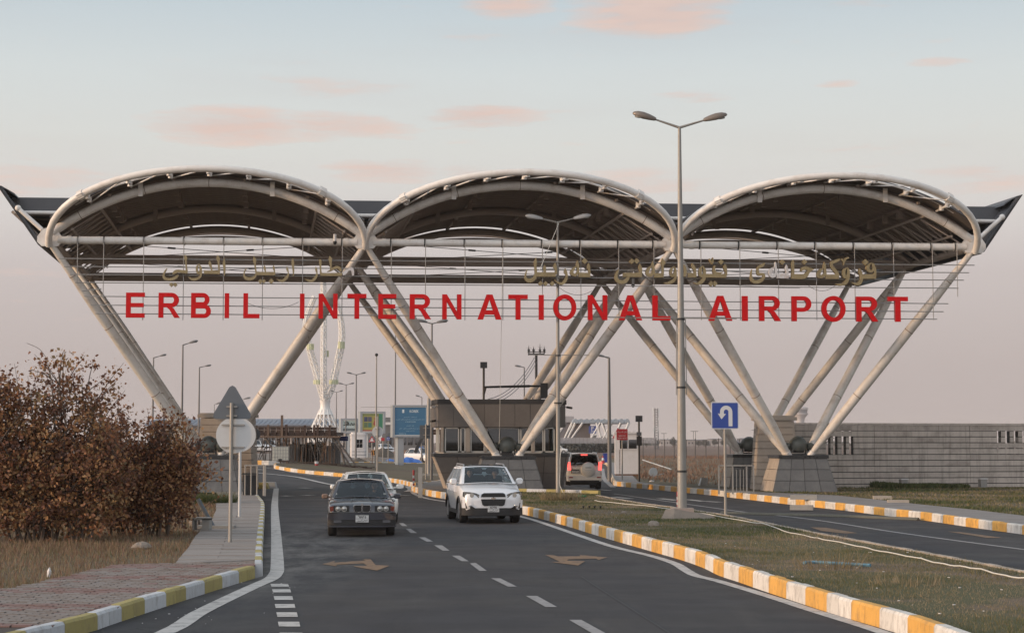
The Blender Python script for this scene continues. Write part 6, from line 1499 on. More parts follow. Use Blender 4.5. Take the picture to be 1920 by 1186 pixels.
# retaining wall / parapet in front of the terminal
y = 480; o = empty('parapet_wall', (D(1100, 0, y).x, y, 0), 0, 'long pale parapet in front of the distant terminal', 'wall')
for i in range(26): x0 = D(1042, 0, y).x+i*1.05; MB().bbox((x0, y, 2.2), (x0+.95, y+.3, D(0, 820, y).z)).build('panel', mat('pale_grey_parapet', (.30, .29, .30), .8), o, True)
MB().bbox((D(1042, 0, y).x, y+.05, 0), (D(1150, 0, y).x, y+.25, 2.2)).build('base', mat('grey_base', (.13, .125, .125), .8), o, True)
# control tower
y = 1500; k = mpp(y); c = D(1501, 829, y); o = empty('control_tower', (c.x, y, 0), 0, 'pale control tower with flared top in the haze behind the stone pillar', 'tower')
def tz(py): return D(0, py, y).z
M_tow = mat('tower_concrete', (.46, .43, .43), .8)
MB().lathe((0, 0, 0), [(9*k, 0), (8*k, tz(800)), (7.5*k, tz(790)), (9*k, tz(783)), (15*k, tz(776)), (15*k, tz(774))], 16).build('shaft', M_tow, o)
MB().lathe((0, 0, 0), [(13*k, tz(774)), (14*k, tz(768)), (13*k, tz(767))], 16).build('cab', mat('tower_glass', (.20, .20, .22), .3), o); MB().lathe((0, 0, 0), [(15.5*k, tz(767)), (15*k, tz(764)), (8*k, tz(762))], 16).build('roof', M_tow, o)
MB().tube([(-12*k, 0, tz(764)), (-12*k, 0, tz(756))], .5, 6).build('mast', M_tow, o)
# telecom mast
y = 620; k = mpp(y); c = D(1230, 829, y); o = empty('telecom_mast', (c.x, y, 0), 0, 'slender lattice telecom mast standing in the dry field', 'mast')
m = MB(); ht = D(0, 765, y).z
for q in range(3): m.tube([(math.cos(q*2.1)*1.0, math.sin(q*2.1)*1.0, 0), (math.cos(q*2.1)*.6, math.sin(q*2.1)*.6, ht)], .13, 5)
for i in range(16):
    z0, z1 = ht*i/16, ht*(i+1)/16; rr = .9
    for q in range(3): m.tube([(math.cos(q*2.1)*rr, math.sin(q*2.1)*rr, z0), (math.cos(q*2.1+2.1)*rr, math.sin(q*2.1+2.1)*rr, z1)], .08, 4)
m.build('lattice', M_poleg, o)
for zz, w_ in ((ht*.96, 1.5), (ht*.88, 1.3), (ht*.75, 1.2), (ht*.5, .9)):
    for s_ in (-1, 1): MB().box((s_*w_*.75, 0, zz), (.28, .3, 1.6)).build('antenna', M_lattice, o)
# far lamps, fence posts, low buildings on the plain
rs = random.Random(11)
for i, (px, py) in enumerate(((1414, 806), (1300, 808), (1304, 808), (1245, 812), (1480, 812), (1190, 815))):
    y = 700; t_ = D(px, py, y); o = empty('street_lamp', (t_.x, y, 0), 0, ['tiny distant lamp left of the dark floodlight plinth', 'tiny distant double lamp left of the tall lamp post', 'tiny distant lamp beside another near the tall lamp post', 'tiny distant lamp right of the telecom mast', 'tiny distant lamp above the stone wall', 'tiny distant lamp behind the black signal'][i], 'street lamp', 'tiny lamps on the horizon')
    MB().tube([(0, 0, 0), (0, 0, t_.z)], .12, 5).build('pole', M_poleg, o); MB().box((0, 0, t_.z), (2.2, .25, .2)).build('lamp_head', M_poleg, o)
for i in range(11):
    px = 1206+i*20+rs.uniform(-3, 3); y = 240; t_ = D(px, 823+rs.uniform(-2, 1), y); o = empty('fence_post', (t_.x, y, 0), 0, 'thin dark fence post standing in the dry field', 'post', 'fence posts in the field'); MB().tube([(0, 0, 0), (0, 0, max(1.4, t_.z))], .06, 5).build('shaft', M_prop, o)
for i, (px0, px1, py, col_, lab) in enumerate(((1236, 1262, 824, (.33, .30, .29), 'low pale building on the horizon right of the telecom mast'), (1286, 1318, 824.5, (.28, .25, .24), 'low flat building on the horizon behind the tall lamp post'), (1330, 1372, 823, (.36, .33, .32), 'pale long building on the horizon left of the blue sign post'), (1385, 1412, 822, (.18, .19, .22), 'dark roofed building on the horizon by the rear plinth'), (1000, 1035, 824, (.3, .28, .27), 'low building on the horizon behind the booth'))):
    y = 1200; a, b = D(px0, 829, y), D(px1, py, y); o = empty('far_building', ((a.x+b.x)/2, y, 0), 0, lab, 'building', 'low buildings on the horizon'); w_ = b.x-a.x
    MB().box((0, 0, b.z/2), (w_, 20, b.z)).build('wall', mat('far_wall%s' % 'abcde'[i], col_, .8), o); MB().box((0, 0, b.z+.2), (w_+1, 21, .4)).build('roof', M_terr, o)
    for j in range(5): MB().box((-w_*.4+j*w_*.2, -10.05, b.z*.5), (w_*.08, .1, b.z*.3)).build('window', M_gdark, o)
# white site kiosk on the right kerb
y = 118; k = mpp(y); c = D(1172, 866, y); o = empty('site_kiosk', (c.x, y, .15), R(-2), 'white panel kiosk with two windows behind the dark red sign', 'kiosk')
x0, x1 = D(1150, 0, y).x-c.x, D(1193, 0, y).x-c.x; h_ = D(0, 813, y).z-.15; W_ = x1-x0; cx = (x0+x1)/2; z1k = D(0, 866, y).z
MB().box((cx, 1, h_/2+.1), (W_, 2.1, h_-.1)).build('cabin_body', M_cabin, o); MB().box((cx, 1, h_+.06), (W_+.15, 2.25, .12)).build('roof_rim', M_cabin, o); MB().box((cx, 1, .07), (W_*.96, 2, .12)).build('base_frame', M_rust, o)
for i in range(6): MB().box((cx-W_/2+.12+i*W_/5.6, -.06, h_+.14), (.14, .1, .06)).build('roof_rib', M_cabin, o)
for a, b in ((1158, 1172.5), (1174, 1190)):
    xa, xb = D(a, 0, y).x-c.x, D(b, 0, y).x-c.x; z0, z1 = D(0, 841, y).z-.15, D(0, 823, y).z-.15
    w1 = MB().box(((xa+xb)/2, -.07, (z0+z1)/2), (xb-xa+.1, .05, z1-z0+.1)).build('window', M_cabin, o); MB().box(((xa+xb)/2, -.10, (z0+z1)/2), (xb-xa-.05, .02, z1-z0-.05)).build('pane', M_gdark, w1)
MB().box((cx-W_/2+.3, -.02, h_*.45), (.05, .06, h_*.8)).build('corner_strip', M_woodl, o)
c = G(1190, 872, .15); o = empty('oil_drum', (c.x, c.y, .15), 0, 'dark rusty drum lying at the corner of the kiosk', 'drum'); MB().lathe((0, 0, .32), [(.34, -.5), (.36, -.48), (.36, .48), (.34, .5)], 18, 'X').build('shell', M_rust, o)
# ------------------------------------------------------------------ cars
def car_paint(name, col): return mat(name, col, .30, .1, coat=1.0)
P_grey = car_paint('grey_metallic_paint', (.034, .037, .050)); P_white = car_paint('white_car_paint', (.78, .78, .80)); P_white2 = car_paint('white_car_paint_b', (.72, .71, .69)); P_silver = car_paint('pearl_white_paint', (.64, .63, .60))
M_trim = mat('black_trim', (.018, .018, .02), .5); M_amber = mat('amber_lens', (.16, .025, .012), .2, coat=.5); M_lens = mat('headlight_lens', (.42, .42, .41), .08, .6, coat=1.0)
M_ring = mat('lamp_ring', (.55, .55, .52), .2, .7); M_inside = mat('car_interior', (.035, .033, .032), .9)
M_brake = mat('lit_brake_lamp', (.5, .02, .02), .3, emit=(1, .10, .08), es=2.2); M_tail = mat('red_lamp_lens', (.25, .01, .01), .15, coat=.6)
def loft(stations, n=None):
    """stations: (y, [ring points (x>=0, z)]) from bottom centre to top centre; mirrored"""
    m = MB(); vs = []; k = len(stations[0][1])
    for y, ring in stations:
        full = [(x, z) for x, z in ring] + [(-x, z) for x, z in reversed(ring[1:-1])]
        vs += [(x, y, z) for x, z in full]
    n_ = 2*k-2; s = len(stations)
    m.add(vs, [(i*n_+j, i*n_+(j+1) % n_, (i+1)*n_+(j+1) % n_, (i+1)*n_+j) for i in range(s-1) for j in range(n_)] + [tuple(range(n_-1, -1, -1)), tuple((s-1)*n_+j for j in range(n_))])
    return m
def ring(w_, z0, z1, crown=.03, shoulder=.05, tuck=.06, belt=None):
    zm = z0+(z1-z0)*.55
    return [(0, z0), (w_*.8, z0), (w_-tuck*.6, z0+.05), (w_-.012, z0+(z1-z0)*.3), (w_, zm), (w_-.012, z1-shoulder*1.6), (w_-shoulder*.7, z1-shoulder*.5), (w_-shoulder*2.2, z1+crown*.1), (w_*.5, z1+crown*.8), (0, z1+crown)]
def cut(obj, cutters):
    """bite the wheel arches out of the body, then forget the cutters"""
    for c_ in cutters:
        md = obj.modifiers.new('arch', 'BOOLEAN'); md.object = c_; md.operation = 'DIFFERENCE'; md.solver = 'EXACT'
    dg = bpy.context.evaluated_depsgraph_get(); me = bpy.data.meshes.new_from_object(obj.evaluated_get(dg)); obj.modifiers.clear()
    old = obj.data; obj.data = me; bpy.data.meshes.remove(old)
    for c_ in cutters: bpy.data.objects.remove(c_)
    me.set_sharp_from_angle(angle=R(38))
def wheel(parent, x, y, r, w_, s_):
    root_ = MB(); root_.lathe((x, y, r), [(r*.62, -w_/2), (r*.93, -w_/2), (r, -w_/2+.03), (r, w_/2-.03), (r*.93, w_/2), (r*.62, w_/2)], 28, 'X'); t = root_.build('wheel', M_rubber, parent)
    m = MB(); xo = x+s_*(w_/2-.02); m.lathe((xo, y, r), [(r*.64, -.03), (r*.66, .01), (r*.60, .012), (r*.56, -.035), (r*.1, -.02)], 28, 'X')
    for i in range(5):
        a = 2*PI*i/5+.3; m.bar((xo+s_*.005, y+math.cos(a)*r*.08, r+math.sin(a)*r*.08), (xo+s_*.005, y+math.cos(a)*r*.6, r+math.sin(a)*r*.6), .07, .03, up=(1, 0, 0))
    m.lathe((xo, y, r), [(r*.13, -.02), (r*.13, .02), (r*.05, .025)], 12, 'X'); m.build('rim', M_rim, t)
def panel(fn, nu, nv, margins, mb, gl, out, rec=.012):
    """frame of body colour round a pane; fn(u,v)->point, out = outward sign vector fn"""
    l, r, b, t = margins
    us = [0, l] + list(np.linspace(l, 1-r, nu+1))[1:-1] + [1-r, 1]; vs_ = [0, b] + list(np.linspace(b, 1-t, nv+1))[1:-1] + [1-t, 1]
    for i in range(len(us)-1):
        for j in range(len(vs_)-1):
            inner_ = 0 < i < len(us)-2 and 0 < j < len(vs_)-2
            q = [fn(us[i], vs_[j]), fn(us[i+1], vs_[j]), fn(us[i+1], vs_[j+1]), fn(us[i], vs_[j+1])]
            if us[i+1]-us[i] < 1e-6 or vs_[j+1]-vs_[j] < 1e-6: continue
            if inner_: gl.add([p-out(p)*rec for p in q], [(0, 1, 2, 3)])
            else: mb.add(q, [(0, 1, 2, 3)])
def bil(p00, p10, p11, p01, bul, nrm):
    def f(u, v): p = p00.lerp(p10, u).lerp(p01.lerp(p11, u), v); return p + nrm*(bul*(4*u*(1-u))*.7 + bul*.3*(4*v*(1-v)))
    return f
def person(parent, x, y, z, label, hair_long=False, arms='wheel', shirt=None, face_dir=-1, female=False):
    """seated figure, hips at (x, y, z); faces -Y"""
    root = empty('person', (x, y, z), 0, label, 'person') if parent is None else empty('person', (x, y, z), 0, label, 'person')
    def skin_mesh(name, pts, edges, rad, mt, sub=2, rootv=0):
        me = bpy.data.meshes.new(name); me.from_pydata(pts, edges, []); o = bpy.data.objects.new(name, me); COL.objects.link(o)
        o.modifiers.new('s', 'SKIN'); 
        for i, r_ in enumerate(rad): me.skin_vertices[0].data[i].radius = r_ if isinstance(r_, tuple) else (r_, r_)
        me.skin_vertices[0].data[rootv].use_root = True
        sb = o.modifiers.new('u', 'SUBSURF'); sb.levels = sub; sb.render_levels = sub
        dg = bpy.context.evaluated_depsgraph_get(); nm = bpy.data.meshes.new_from_object(o.evaluated_get(dg)); bpy.data.objects.remove(o); bpy.data.meshes.remove(me)
        nm.materials.clear(); nm.materials.append(mt); nm.polygons.foreach_set('use_smooth', [True]*len(nm.polygons))
        ob = bpy.data.objects.new(name, nm); COL.objects.link(ob); ob.parent = root; return ob
    sh = .2 if not female else .18
    if arms == 'wheel': hl, hr, el, er = (-.16, -.46, .34), (.10, -.46, .38), (-.27, -.2, .2), (.26, -.2, .22)
    else: hl, hr, el, er = (-.12, -.30, .08), (.12, -.30, .08), (-.24, -.02, .16), (.24, -.02, .16)
    pts = [(0, 0, 0), (0, .03, .16), (0, .05, .34), (0, .04, .46), (0, .02, .54), (-sh, .04, .44), el, hl, (sh, .04, .44), er, hr, (-.1, -.12, -.02), (-.12, -.46, .04), (-.12, -.56, -.32), (.1, -.12, -.02), (.12, -.46, .04), (.12, -.56, -.32)]
    ed = [(0, 1), (1, 2), (2, 3), (3, 4), (3, 5), (5, 6), (6, 7), (3, 8), (8, 9), (9, 10), (0, 11), (11, 12), (12, 13), (0, 14), (14, 15), (15, 16)]
    rad = [(.15, .12), (.14, .11), (.17, .12), (.12, .09), .055, .068, .05, .032, .068, .05, .032, .085, .07, .05, .085, .07, .05]
    body = skin_mesh('body', pts, ed, rad, shirt or M_cloth)
    # head, one surface with nose, brow, jaw; features on top
    m = MB(); n, q = 20, 16; vs = []
    for i in range(q+1):
        t = PI*i/q
        for j in range(n):
            a = 2*PI*j/n; xx = .075*math.sin(t)*math.cos(a); yy = .094*math.sin(t)*math.sin(a); zz = .118*math.cos(t)
            if zz < -.03: f = 1-(-.03-zz)*2.6; xx *= f; yy = yy*f if yy > 0 else yy
            if yy < -.06 and abs(xx) < .014 and -.035 < zz < .02: yy -= .02
            vs.append((xx, yy-.01, zz+.68))
    m.add(vs, [(i*n+j, (i+1)*n+j, (i+1)*n+(j+1) % n, i*n+(j+1) % n) for i in range(q) for j in range(n)])
    for s_ in (-1, 1): m.ell((s_*.077, 0, .675), (.012, .02, .03), 8, 6)
    m.tube([(0, .01, .5), (0, 0, .6)], [.055, .05], 12); m.build('head', M_skin, root)
    m = MB()
    for s_ in (-1, 1): m.ell((s_*.03, -.096, .692), (.013, .008, .007), 8, 6); m.box((s_*.03, -.1, .712), (.034, .008, .007))
    m.build('eyes', M_hair, root); MB().ell((0, -.1, .628), (.024, .008, .006), 8, 5).build('mouth', mat('lips', (.28, .10, .09), .5), root)
    m = MB(); vs = []; n, q = 20, 10
    for i in range(q+1):
        t = PI*i/q*.62
        for j in range(n):
            a = 2*PI*j/n; front = math.sin(a) < -.2; r_ = 1.13; tt = min(t, 1.0) if front else t
            vs.append((.08*r_*math.sin(tt)*math.cos(a), .098*r_*math.sin(tt)*math.sin(a)+.0, .12*1.08*math.cos(tt)+.685))
    m.add(vs, [(i*n+j, (i+1)*n+j, (i+1)*n+(j+1) % n, i*n+(j+1) % n) for i in range(q) for j in range(n)])
    if hair_long:
        for s_ in (-1, 1): m.tube([(s_*.075, .02, .70), (s_*.085, .03, .62), (s_*.085, .02, .5), (s_*.08, 0, .42)], [.03, .038, .038, .02], 8)
        m.tube([(0, .08, .7), (0, .1, .6), (0, .1, .46)], [.07, .085, .05], 10)
    m.build('hair', M_hair, root)
    for s_, hnd in ((-1, hl), (1, hr)):
        m = MB(); h_ = Vector(hnd); m.ell(h_+Vector((0, -.035, .0)), (.036, .045, .018), 10, 8)
        for f_ in range(4):
            x_ = (f_-1.5)*.018; L2 = (.062, .072, .068, .052)[f_]; p = h_+Vector((x_, -.07, .005)); m.tube([p, p+Vector((0, -L2*.5, .004)), p+Vector((0, -L2*.75, -.022)), p+Vector((0, -L2*.5, -.042))], [.0095, .009, .008, .007], 7)
        p = h_+Vector((-s_*.03, -.03, .0)); m.tube([p, p+Vector((-s_*.022, -.028, .006)), p+Vector((-s_*.02, -.055, -.004))], [.012, .011, .008], 7)
        m.build('hand', M_skin, root)
    return root
def plate(parent, y, z, txt, low, rz=0, w_=.34, h_=.22, x=0, back=False):
    s_ = 1 if back else -1
    p = MB().prism(rrect(w_, h_, .015), lambda a, b, t: Vector((x+a, y+t, z+b)), -.006, .006).build('number_plate', M_plate, parent)
    f = (lambda dx, dz: (lambda a, b, t: ((x+dx+a*(-s_)), y+s_*.010, z+dz+b)))
    text_mesh(txt, 'lettering', M_black, width=w_*.62, height=h_*.34, fn=f(0, h_*.24), parent=p, bold=.03)
    m = MB(); yy = y+s_*.009; m.box((x, yy, z+.0), (w_*.96, .004, .006)); m.box((x, yy, z-h_*.25), (.006, .004, h_*.46))
    for b_ in ((0, h_/2-.006, w_, .008), (0, -h_/2+.006, w_, .008)): m.box((x+b_[0], yy, z+b_[1]), (b_[2]*.97, .004, b_[3]))
    m.build('plate_lines', M_black, p)
    text_mesh(low[0], 'lettering', M_black, width=w_*.36, height=h_*.3, fn=f(-w_*.24*1, -h_*.26), parent=p, bold=.02); text_mesh(low[1], 'lettering', M_black, width=w_*.36, height=h_*.3, fn=f(w_*.24, -h_*.26), parent=p, bold=.02)
AR_ERBIL = '\uFE8D\uFEAD\uFE91\uFEF4\uFEDE'[::-1]; AR_PRIV = '\uFEA7\uFEBC\uFEEE\uFEBB\uFEF2'[::-1]
def car(name, label, loc, rz, P, pts, L_, W_, glassm=None, wb=(.85, 3.6), wr=.31, roof=None, belt=.92, zs=.28, hood=None, deck=None, cab=None, seats=True, arch_w=.22, group=None, trim_sill=None):
    """cab = dict(yA, zA, yB, zB, yC, zC, yD, zD, wb, wr) side-view corners of the greenhouse, nose at y = 0"""
    root = empty(name, loc, rz, label, 'car', group); gm = glassm or M_gcar
    body = loft(pts).build('body', P, root)
    cs = []
    for yy in wb:
        for s_ in (-1, 1):
            m = MB(); m.lathe((s_*(W_/2-.02), yy, wr), [(wr+.075, -.24), (wr+.075, .3)], 26, 'X'); cs.append(m.build('cutter', P))
    for c_ in cs: c_.parent = root
    dgx = bpy.context.view_layer; dgx.update(); cut(body, cs)
    m = MB()
    for yy in wb: m.box((0, yy, wr+.12), (W_-.5, .85, .55))
    m.build('wheel_housing', M_trim, root)
    for yy in wb:
        for s_ in (-1, 1): wheel(root, s_*(W_/2-arch_w/2-.02), yy, wr, arch_w, s_)
    c = cab; fr, gl = MB(), MB(); wbt, wrf = c['wb'], c['wr']
    A = [Vector((s_*wbt*.94, c['yA'], c['zA'])) for s_ in (-1, 1)]; B = [Vector((s_*wrf*.95, c['yB'], c['zB'])) for s_ in (-1, 1)]
    Cc = [Vector((s_*wrf*.95, c['yC'], c['zC'])) for s_ in (-1, 1)]; Dd = [Vector((s_*wbt*.94, c['yD'], c['zD'])) for s_ in (-1, 1)]
    A2 = [Vector((s_*wbt, c['yA']+.12, c['zA'])) for s_ in (-1, 1)]; B2 = [Vector((s_*wrf, c['yB']+.10, c['zB']-.015)) for s_ in (-1, 1)]
    C2 = [Vector((s_*wrf, c['yC']-.1, c['zC']-.015)) for s_ in (-1, 1)]; D2 = [Vector((s_*wbt, c['yD']-.12, c['zD'])) for s_ in (-1, 1)]
    nf = (B[0]-A[0]).cross(A[1]-A[0]).normalized(); nf = nf if nf.y < 0 else -nf
    panel(bil(A[0], A[1], B[1], B[0], .06, nf), 8, 5, (.045, .045, .03, .06), fr, gl, lambda p: nf)
    nb = (Cc[0]-Dd[0]).cross(Dd[1]-Dd[0]).normalized(); nb = nb if nb.y > 0 else -nb
    panel(bil(Dd[0], Dd[1], Cc[1], Cc[0], .05, nb), 8, 4, (.06, .06, .05, .08), fr, gl, lambda p: nb)
    # roof
    fr.grid(lambda u, v: (B[0].lerp(B[1], u)).lerp(Cc[0].lerp(Cc[1], u), v) + Vector((0, 0, .035*(4*u*(1-u)) + .035*4*v*(1-v))) + nf*.06*.7*4*u*(1-u)*(1-v)**6 + nb*.05*.7*4*u*(1-u)*v**6, 10, 10)
    for s_ in (0, 1):
        sg = -1 if s_ == 0 else 1; nr = Vector((sg, 0, .35)).normalized()
        fr.add([A[s_], A2[s_], B2[s_], B[s_]], [(0, 1, 2, 3)]); fr.add([Dd[s_], D2[s_], C2[s_], Cc[s_]], [(0, 1, 2, 3)])
        rf = MB()
        # roof side
        K = 10
        lo = [B2[s_].lerp(C2[s_], i/K) for i in range(K+1)]; hi = [B[s_].lerp(Cc[s_], i/K)+Vector((0, 0, .035*4*(i/K)*(1-i/K))) for i in range(K+1)]
        lo = [p+Vector((0, 0, .02*4*(i/K)*(1-i/K))) for i, p in enumerate(lo)]
        fr.add(lo+hi, [(i, i+1, K+2+i, K+1+i) for i in range(K)])
        cuts_ = c.get('doors', (.0, .44, .86, 1.0))
        for a_, b_ in zip(cuts_, cuts_[1:]):
            p00, p10 = A2[s_].lerp(D2[s_], a_), A2[s_].lerp(D2[s_], b_); p01, p11 = B2[s_].lerp(C2[s_], a_), B2[s_].lerp(C2[s_], b_)
            wdt = (p10-p00).length
            panel(bil(p00, p10, p11, p01, .03, nr), 3, 3, (.04/wdt, .04/wdt, .04, .1), fr, gl, lambda p: nr)
    fr.build('cabin_shell', P, root, weld=True); gl.build('windows', gm, root, weld=True)
    # interior
    m = MB(); m.box((0, (c['yA']+c['yD'])/2+.1, c['zA']-.28), (wbt*2-.14, c['yD']-c['yA']-.3, .06)); m.box((0, c['yA']+.32, c['zA']-.1), (wbt*2-.2, .4, .2)); m.build('dashboard', M_inside, root)
    if seats:
        zs_ = c['zA']-.34; yf = c['yB']+.38
        for yq, xs in ((yf, (-.38, .38)), (yf+.95, (-.4, 0, .4))):
            for x in xs:
                m = MB(); m.prism(rrect(.48 if yq == yf else .4, .62, .1), lambda a, b, t: Vector((x+a, yq+t+b*.18, zs_+.27+b)), 0, .12); m.prism(rrect(.27, .2, .06), lambda a, b, t: Vector((x+a, yq+t+.1, zs_+.70+b)), 0, .1); m.box((x, yq-.22, zs_-.02), (.46, .5, .14)); m.build('seat', M_seat, root)
    m = MB(); m.box((0, c['yB']+.02, c['zB']-.12), (.22, .03, .07)); m.build('rear_view_mirror', M_black, root)
    return root
def steering(root, x, y, z):
    m = MB(); P_ = [Vector((x+.19*math.cos(a), y+.19*math.sin(a)*.35, z+.19*math.sin(a)*.93)) for a in np.linspace(0, 2*PI, 19)]; m.tube(P_, .015, 6, cap=False); m.bar((x-.18, y, z), (x+.18, y, z), .04, .02); m.build('steering_wheel', M_black, root)
def mirror(root, x, y, z, P, s_, w_=.2, h_=.13):
    m = MB(); cx_ = x+s_*w_*.5
    for t_, f_ in ((-.07, .72), (-.045, .93), (0, 1), (.04, .98)): pass
    vs = []; T_ = ((-.075, .70), (-.05, .92), (0, 1), (.045, .97)); q_ = rrect(w_, h_, min(w_, h_)*.38)
    for t_, f_ in T_: vs += [(cx_+a*f_, y+t_, z+b*f_) for a, b in q_]
    nq = len(q_); m.add(vs, [(i*nq+j, i*nq+(j+1) % nq, (i+1)*nq+(j+1) % nq, (i+1)*nq+j) for i in range(3) for j in range(nq)]+[tuple(range(nq-1, -1, -1)), tuple(3*nq+j for j in range(nq))]); m.bar((x-s_*.06, y+.03, z-.03), (x+s_*.05, y+.02, z-.02), .05, .05); o = m.build('wing_mirror', P, root)
    MB().ell((cx_, y+.045, z), (w_*.42, .01, h_*.38), 12, 8).build('mirror_glass', M_chrome, o)

# --- grey sedan with four round lamps
def sedan_pts(W_=1.75, L_=4.7, nose=.66, hoodf=.80, hoodr=.95, trunk=1.0, belt=.93, zl=.24):
    h = W_/2
    return [(0.02, ring(h-.12, .42, .62, .0, .03)), (.04, ring(h-.08, zl+.08, hoodf-.06, .0, .03)), (.10, ring(h-.045, zl, hoodf, .01, .04)), (.35, ring(h-.02, zl, hoodf+.045, .03, .05)), (.8, ring(h, zl, hoodf+.09, .035)),
            (1.3, ring(h, zl, hoodr-.02, .03)), (1.6, ring(h, zl, belt, .0)), (2.6, ring(h+.005, zl, belt+.01, .0)), (3.5, ring(h, zl, belt+.03, .0)), (3.9, ring(h-.005, zl, trunk-.02, .02)), (4.4, ring(h-.03, zl+.02, trunk, .02)), (L_-.06, ring(h-.07, zl+.06, trunk-.03, .01)), (L_, ring(h-.14, zl+.14, trunk-.1, .0))]
b0, b1 = G(618, 1005), G(747, 1004); yb = (b0.y+b1.y)/2-.42; xc = (b0.x+b1.x)/2
S1 = car('grey_sedan', 'dark grey older sedan with four round headlights and twin grille coming down the left lane', (xc-.02, yb, 0), R(6), P_grey, sedan_pts(), 4.7, 1.75, wb=(.83, 3.58), wr=.31,
         cab=dict(yA=1.42, zA=.945, yB=2.1, zB=1.36, yC=3.25, zC=1.36, yD=3.95, zD=1.0, wb=.80, wr=.62))
def sedan_face(S1):
    for s_ in (-1, 1):
        MB().box((s_*.525, .05, .715), (.40, .07, .155)).build('lamp_panel', M_trim, S1)
        for x, r_ in ((.61, .068), (.455, .071)):
            MB().lathe((s_*x, .0, .715), [(r_, -.005), (r_, .06)], 22, 'Y').build('headlight_ring', M_ring, S1)
            MB().ell((s_*x, .0, .715), (r_*.82, .03, r_*.82), 16, 10).build('headlight', M_lens, S1)
        m = MB(); m.prism([(s_*.70, -.075), (s_*.81, -.06), (s_*.83, .05), (s_*.70, .075)], lambda a, b, t: Vector((a, t+abs(a)*.12-.06, .715+b)), .0, .06); m.build('indicator', M_amber, S1)
        o_ = [(s_*.015, -.085), (s_*.015, .09), (s_*.19, .09), (s_*.215, .06), (s_*.20, -.06), (s_*.175, -.085)]
        m = MB(); pts_ = [Vector((a, -.012, .72+b)) for a, b in o_+o_[:1]]; m.tube(pts_, .011, 6); m.build('grille_surround', M_chrome, S1)
        MB().prism(o_, lambda a, b, t: Vector((a, t, .72+b)), -.005, .02).build('grille', M_black, S1)
        for i in range(6): MB().box((s_*(.045+i*.026), -.012, .72), (.006, .012, .15)).build('grille_slat', M_trim, S1)
        MB().prism(rrect(.2, .07, .02), lambda a, b, t: Vector((s_*.62+a, t-.075, .40+b)), -.01, .02).build('fog_lamp', mat('dim_fog_lens', (.10, .10, .11), .2, coat=.6), S1)
        MB().box((s_*.2, .95, .935), (.012, 1.3, .01), rz=s_*.12, rx=.07).build('bonnet_crease', P_grey, S1)
    h = .875; m = MB(); n = 13
    for z0_, z1_, nm, mt in ((.44, .61, 'bumper', P_grey), (.30, .435, 'bumper_intake', M_trim), (.255, .295, 'bumper_lip', P_grey)):
        m = MB(); prof_ = []
        for i in range(n):
            t = -1+2*i/(n-1); x = t*(h-.005); yv = -.10 + .16*abs(t)**5 + (.02 if nm == 'bumper_intake' else 0); prof_.append((x, yv))
        vs = [(x, y_, z) for z in (z0_, z1_) for x, y_ in prof_] + [(x*.99, y_+.22, z) for z in (z0_, z1_) for x, y_ in prof_]
        m.add(vs, [(i, i+1, n+i+1, n+i) for i in range(n-1)]+[(2*n+i, 3*n+i, 3*n+i+1, 2*n+i+1) for i in range(n-1)]+[(n+i, n+i+1, 3*n+i+1, 3*n+i) for i in range(n-1)]+[(i, 2*n+i, 2*n+i+1, i+1) for i in range(n-1)]+[(0, n, 3*n, 2*n), (n-1, 3*n-1, 4*n-1, 2*n-1)])
        m.build(nm, mt, S1)
    MB().box((0, -.02, .617), (1.7, .1, .014)).build('bumper_strip', M_trim, S1)
    MB().lathe((0, .0, .82), [(.033, -.006), (.033, .02)], 16, 'Y').build('bonnet_badge', M_chrome, S1)
    plate(S1, -.125, .47, '65985'.translate(str.maketrans('0123456789', '٠١٢٣٤٥٦٧٨٩')).replace('٩', '١', 1), (AR_ERBIL, AR_PRIV), w_=.33, h_=.2)
sedan_face(S1)
mirror(S1, .86, 1.62, .99, P_grey, 1, .2, .14); mirror(S1, -.86, 1.62, .99, mat('brownish_mirror', (.22, .14, .10), .4), -1, .17, .13)
steering(S1, .38, 1.95, .98)
for s_ in (-1, 1): MB().box((s_*.3, 1.40, .955), (.5, .015, .015), rz=s_*.1).build('wiper', M_black, S1)
def seat_in(car_, x, y, z, *a, **k):
    M = mat_of(car_) @ Vector((x, y, z)); o = person(None, M.x, M.y, M.z, *a, **k); o.rotation_euler = (0, 0, car_.rotation_euler.z); return o
seat_in(S1, .38, 2.42, .56, 'driver in dark clothes at the wheel of the grey sedan')

# --- white sedan right behind it
k_ = G(690, 985); yb2 = yb+7.2
S2 = car('white_sedan', 'white sedan following close behind the dark grey one', (xc-.40, yb2, 0), R(8), P_white2, sedan_pts(1.78, 4.5, hoodf=.78, hoodr=1.0, trunk=1.1, belt=.98), 4.5, 1.78, wb=(.85, 3.5), wr=.32,
         cab=dict(yA=1.2, zA=1.0, yB=1.95, zB=1.44, yC=3.1, zC=1.45, yD=3.9, zD=1.08, wb=.82, wr=.62))
for s_ in (-1, 1): mirror(S2, s_*.88, 1.5, 1.06, P_white2, s_, .24, .15); MB().ell((s_*.6, .1, .68), (.2, .12, .08), 14, 8).build('headlight', M_lens, S2)
MB().box((0, .03, .62), (.8, .06, .14)).build('grille', M_black, S2); plate(S2, -.02, .42, '٣١٢٤٧', (AR_ERBIL, AR_PRIV))

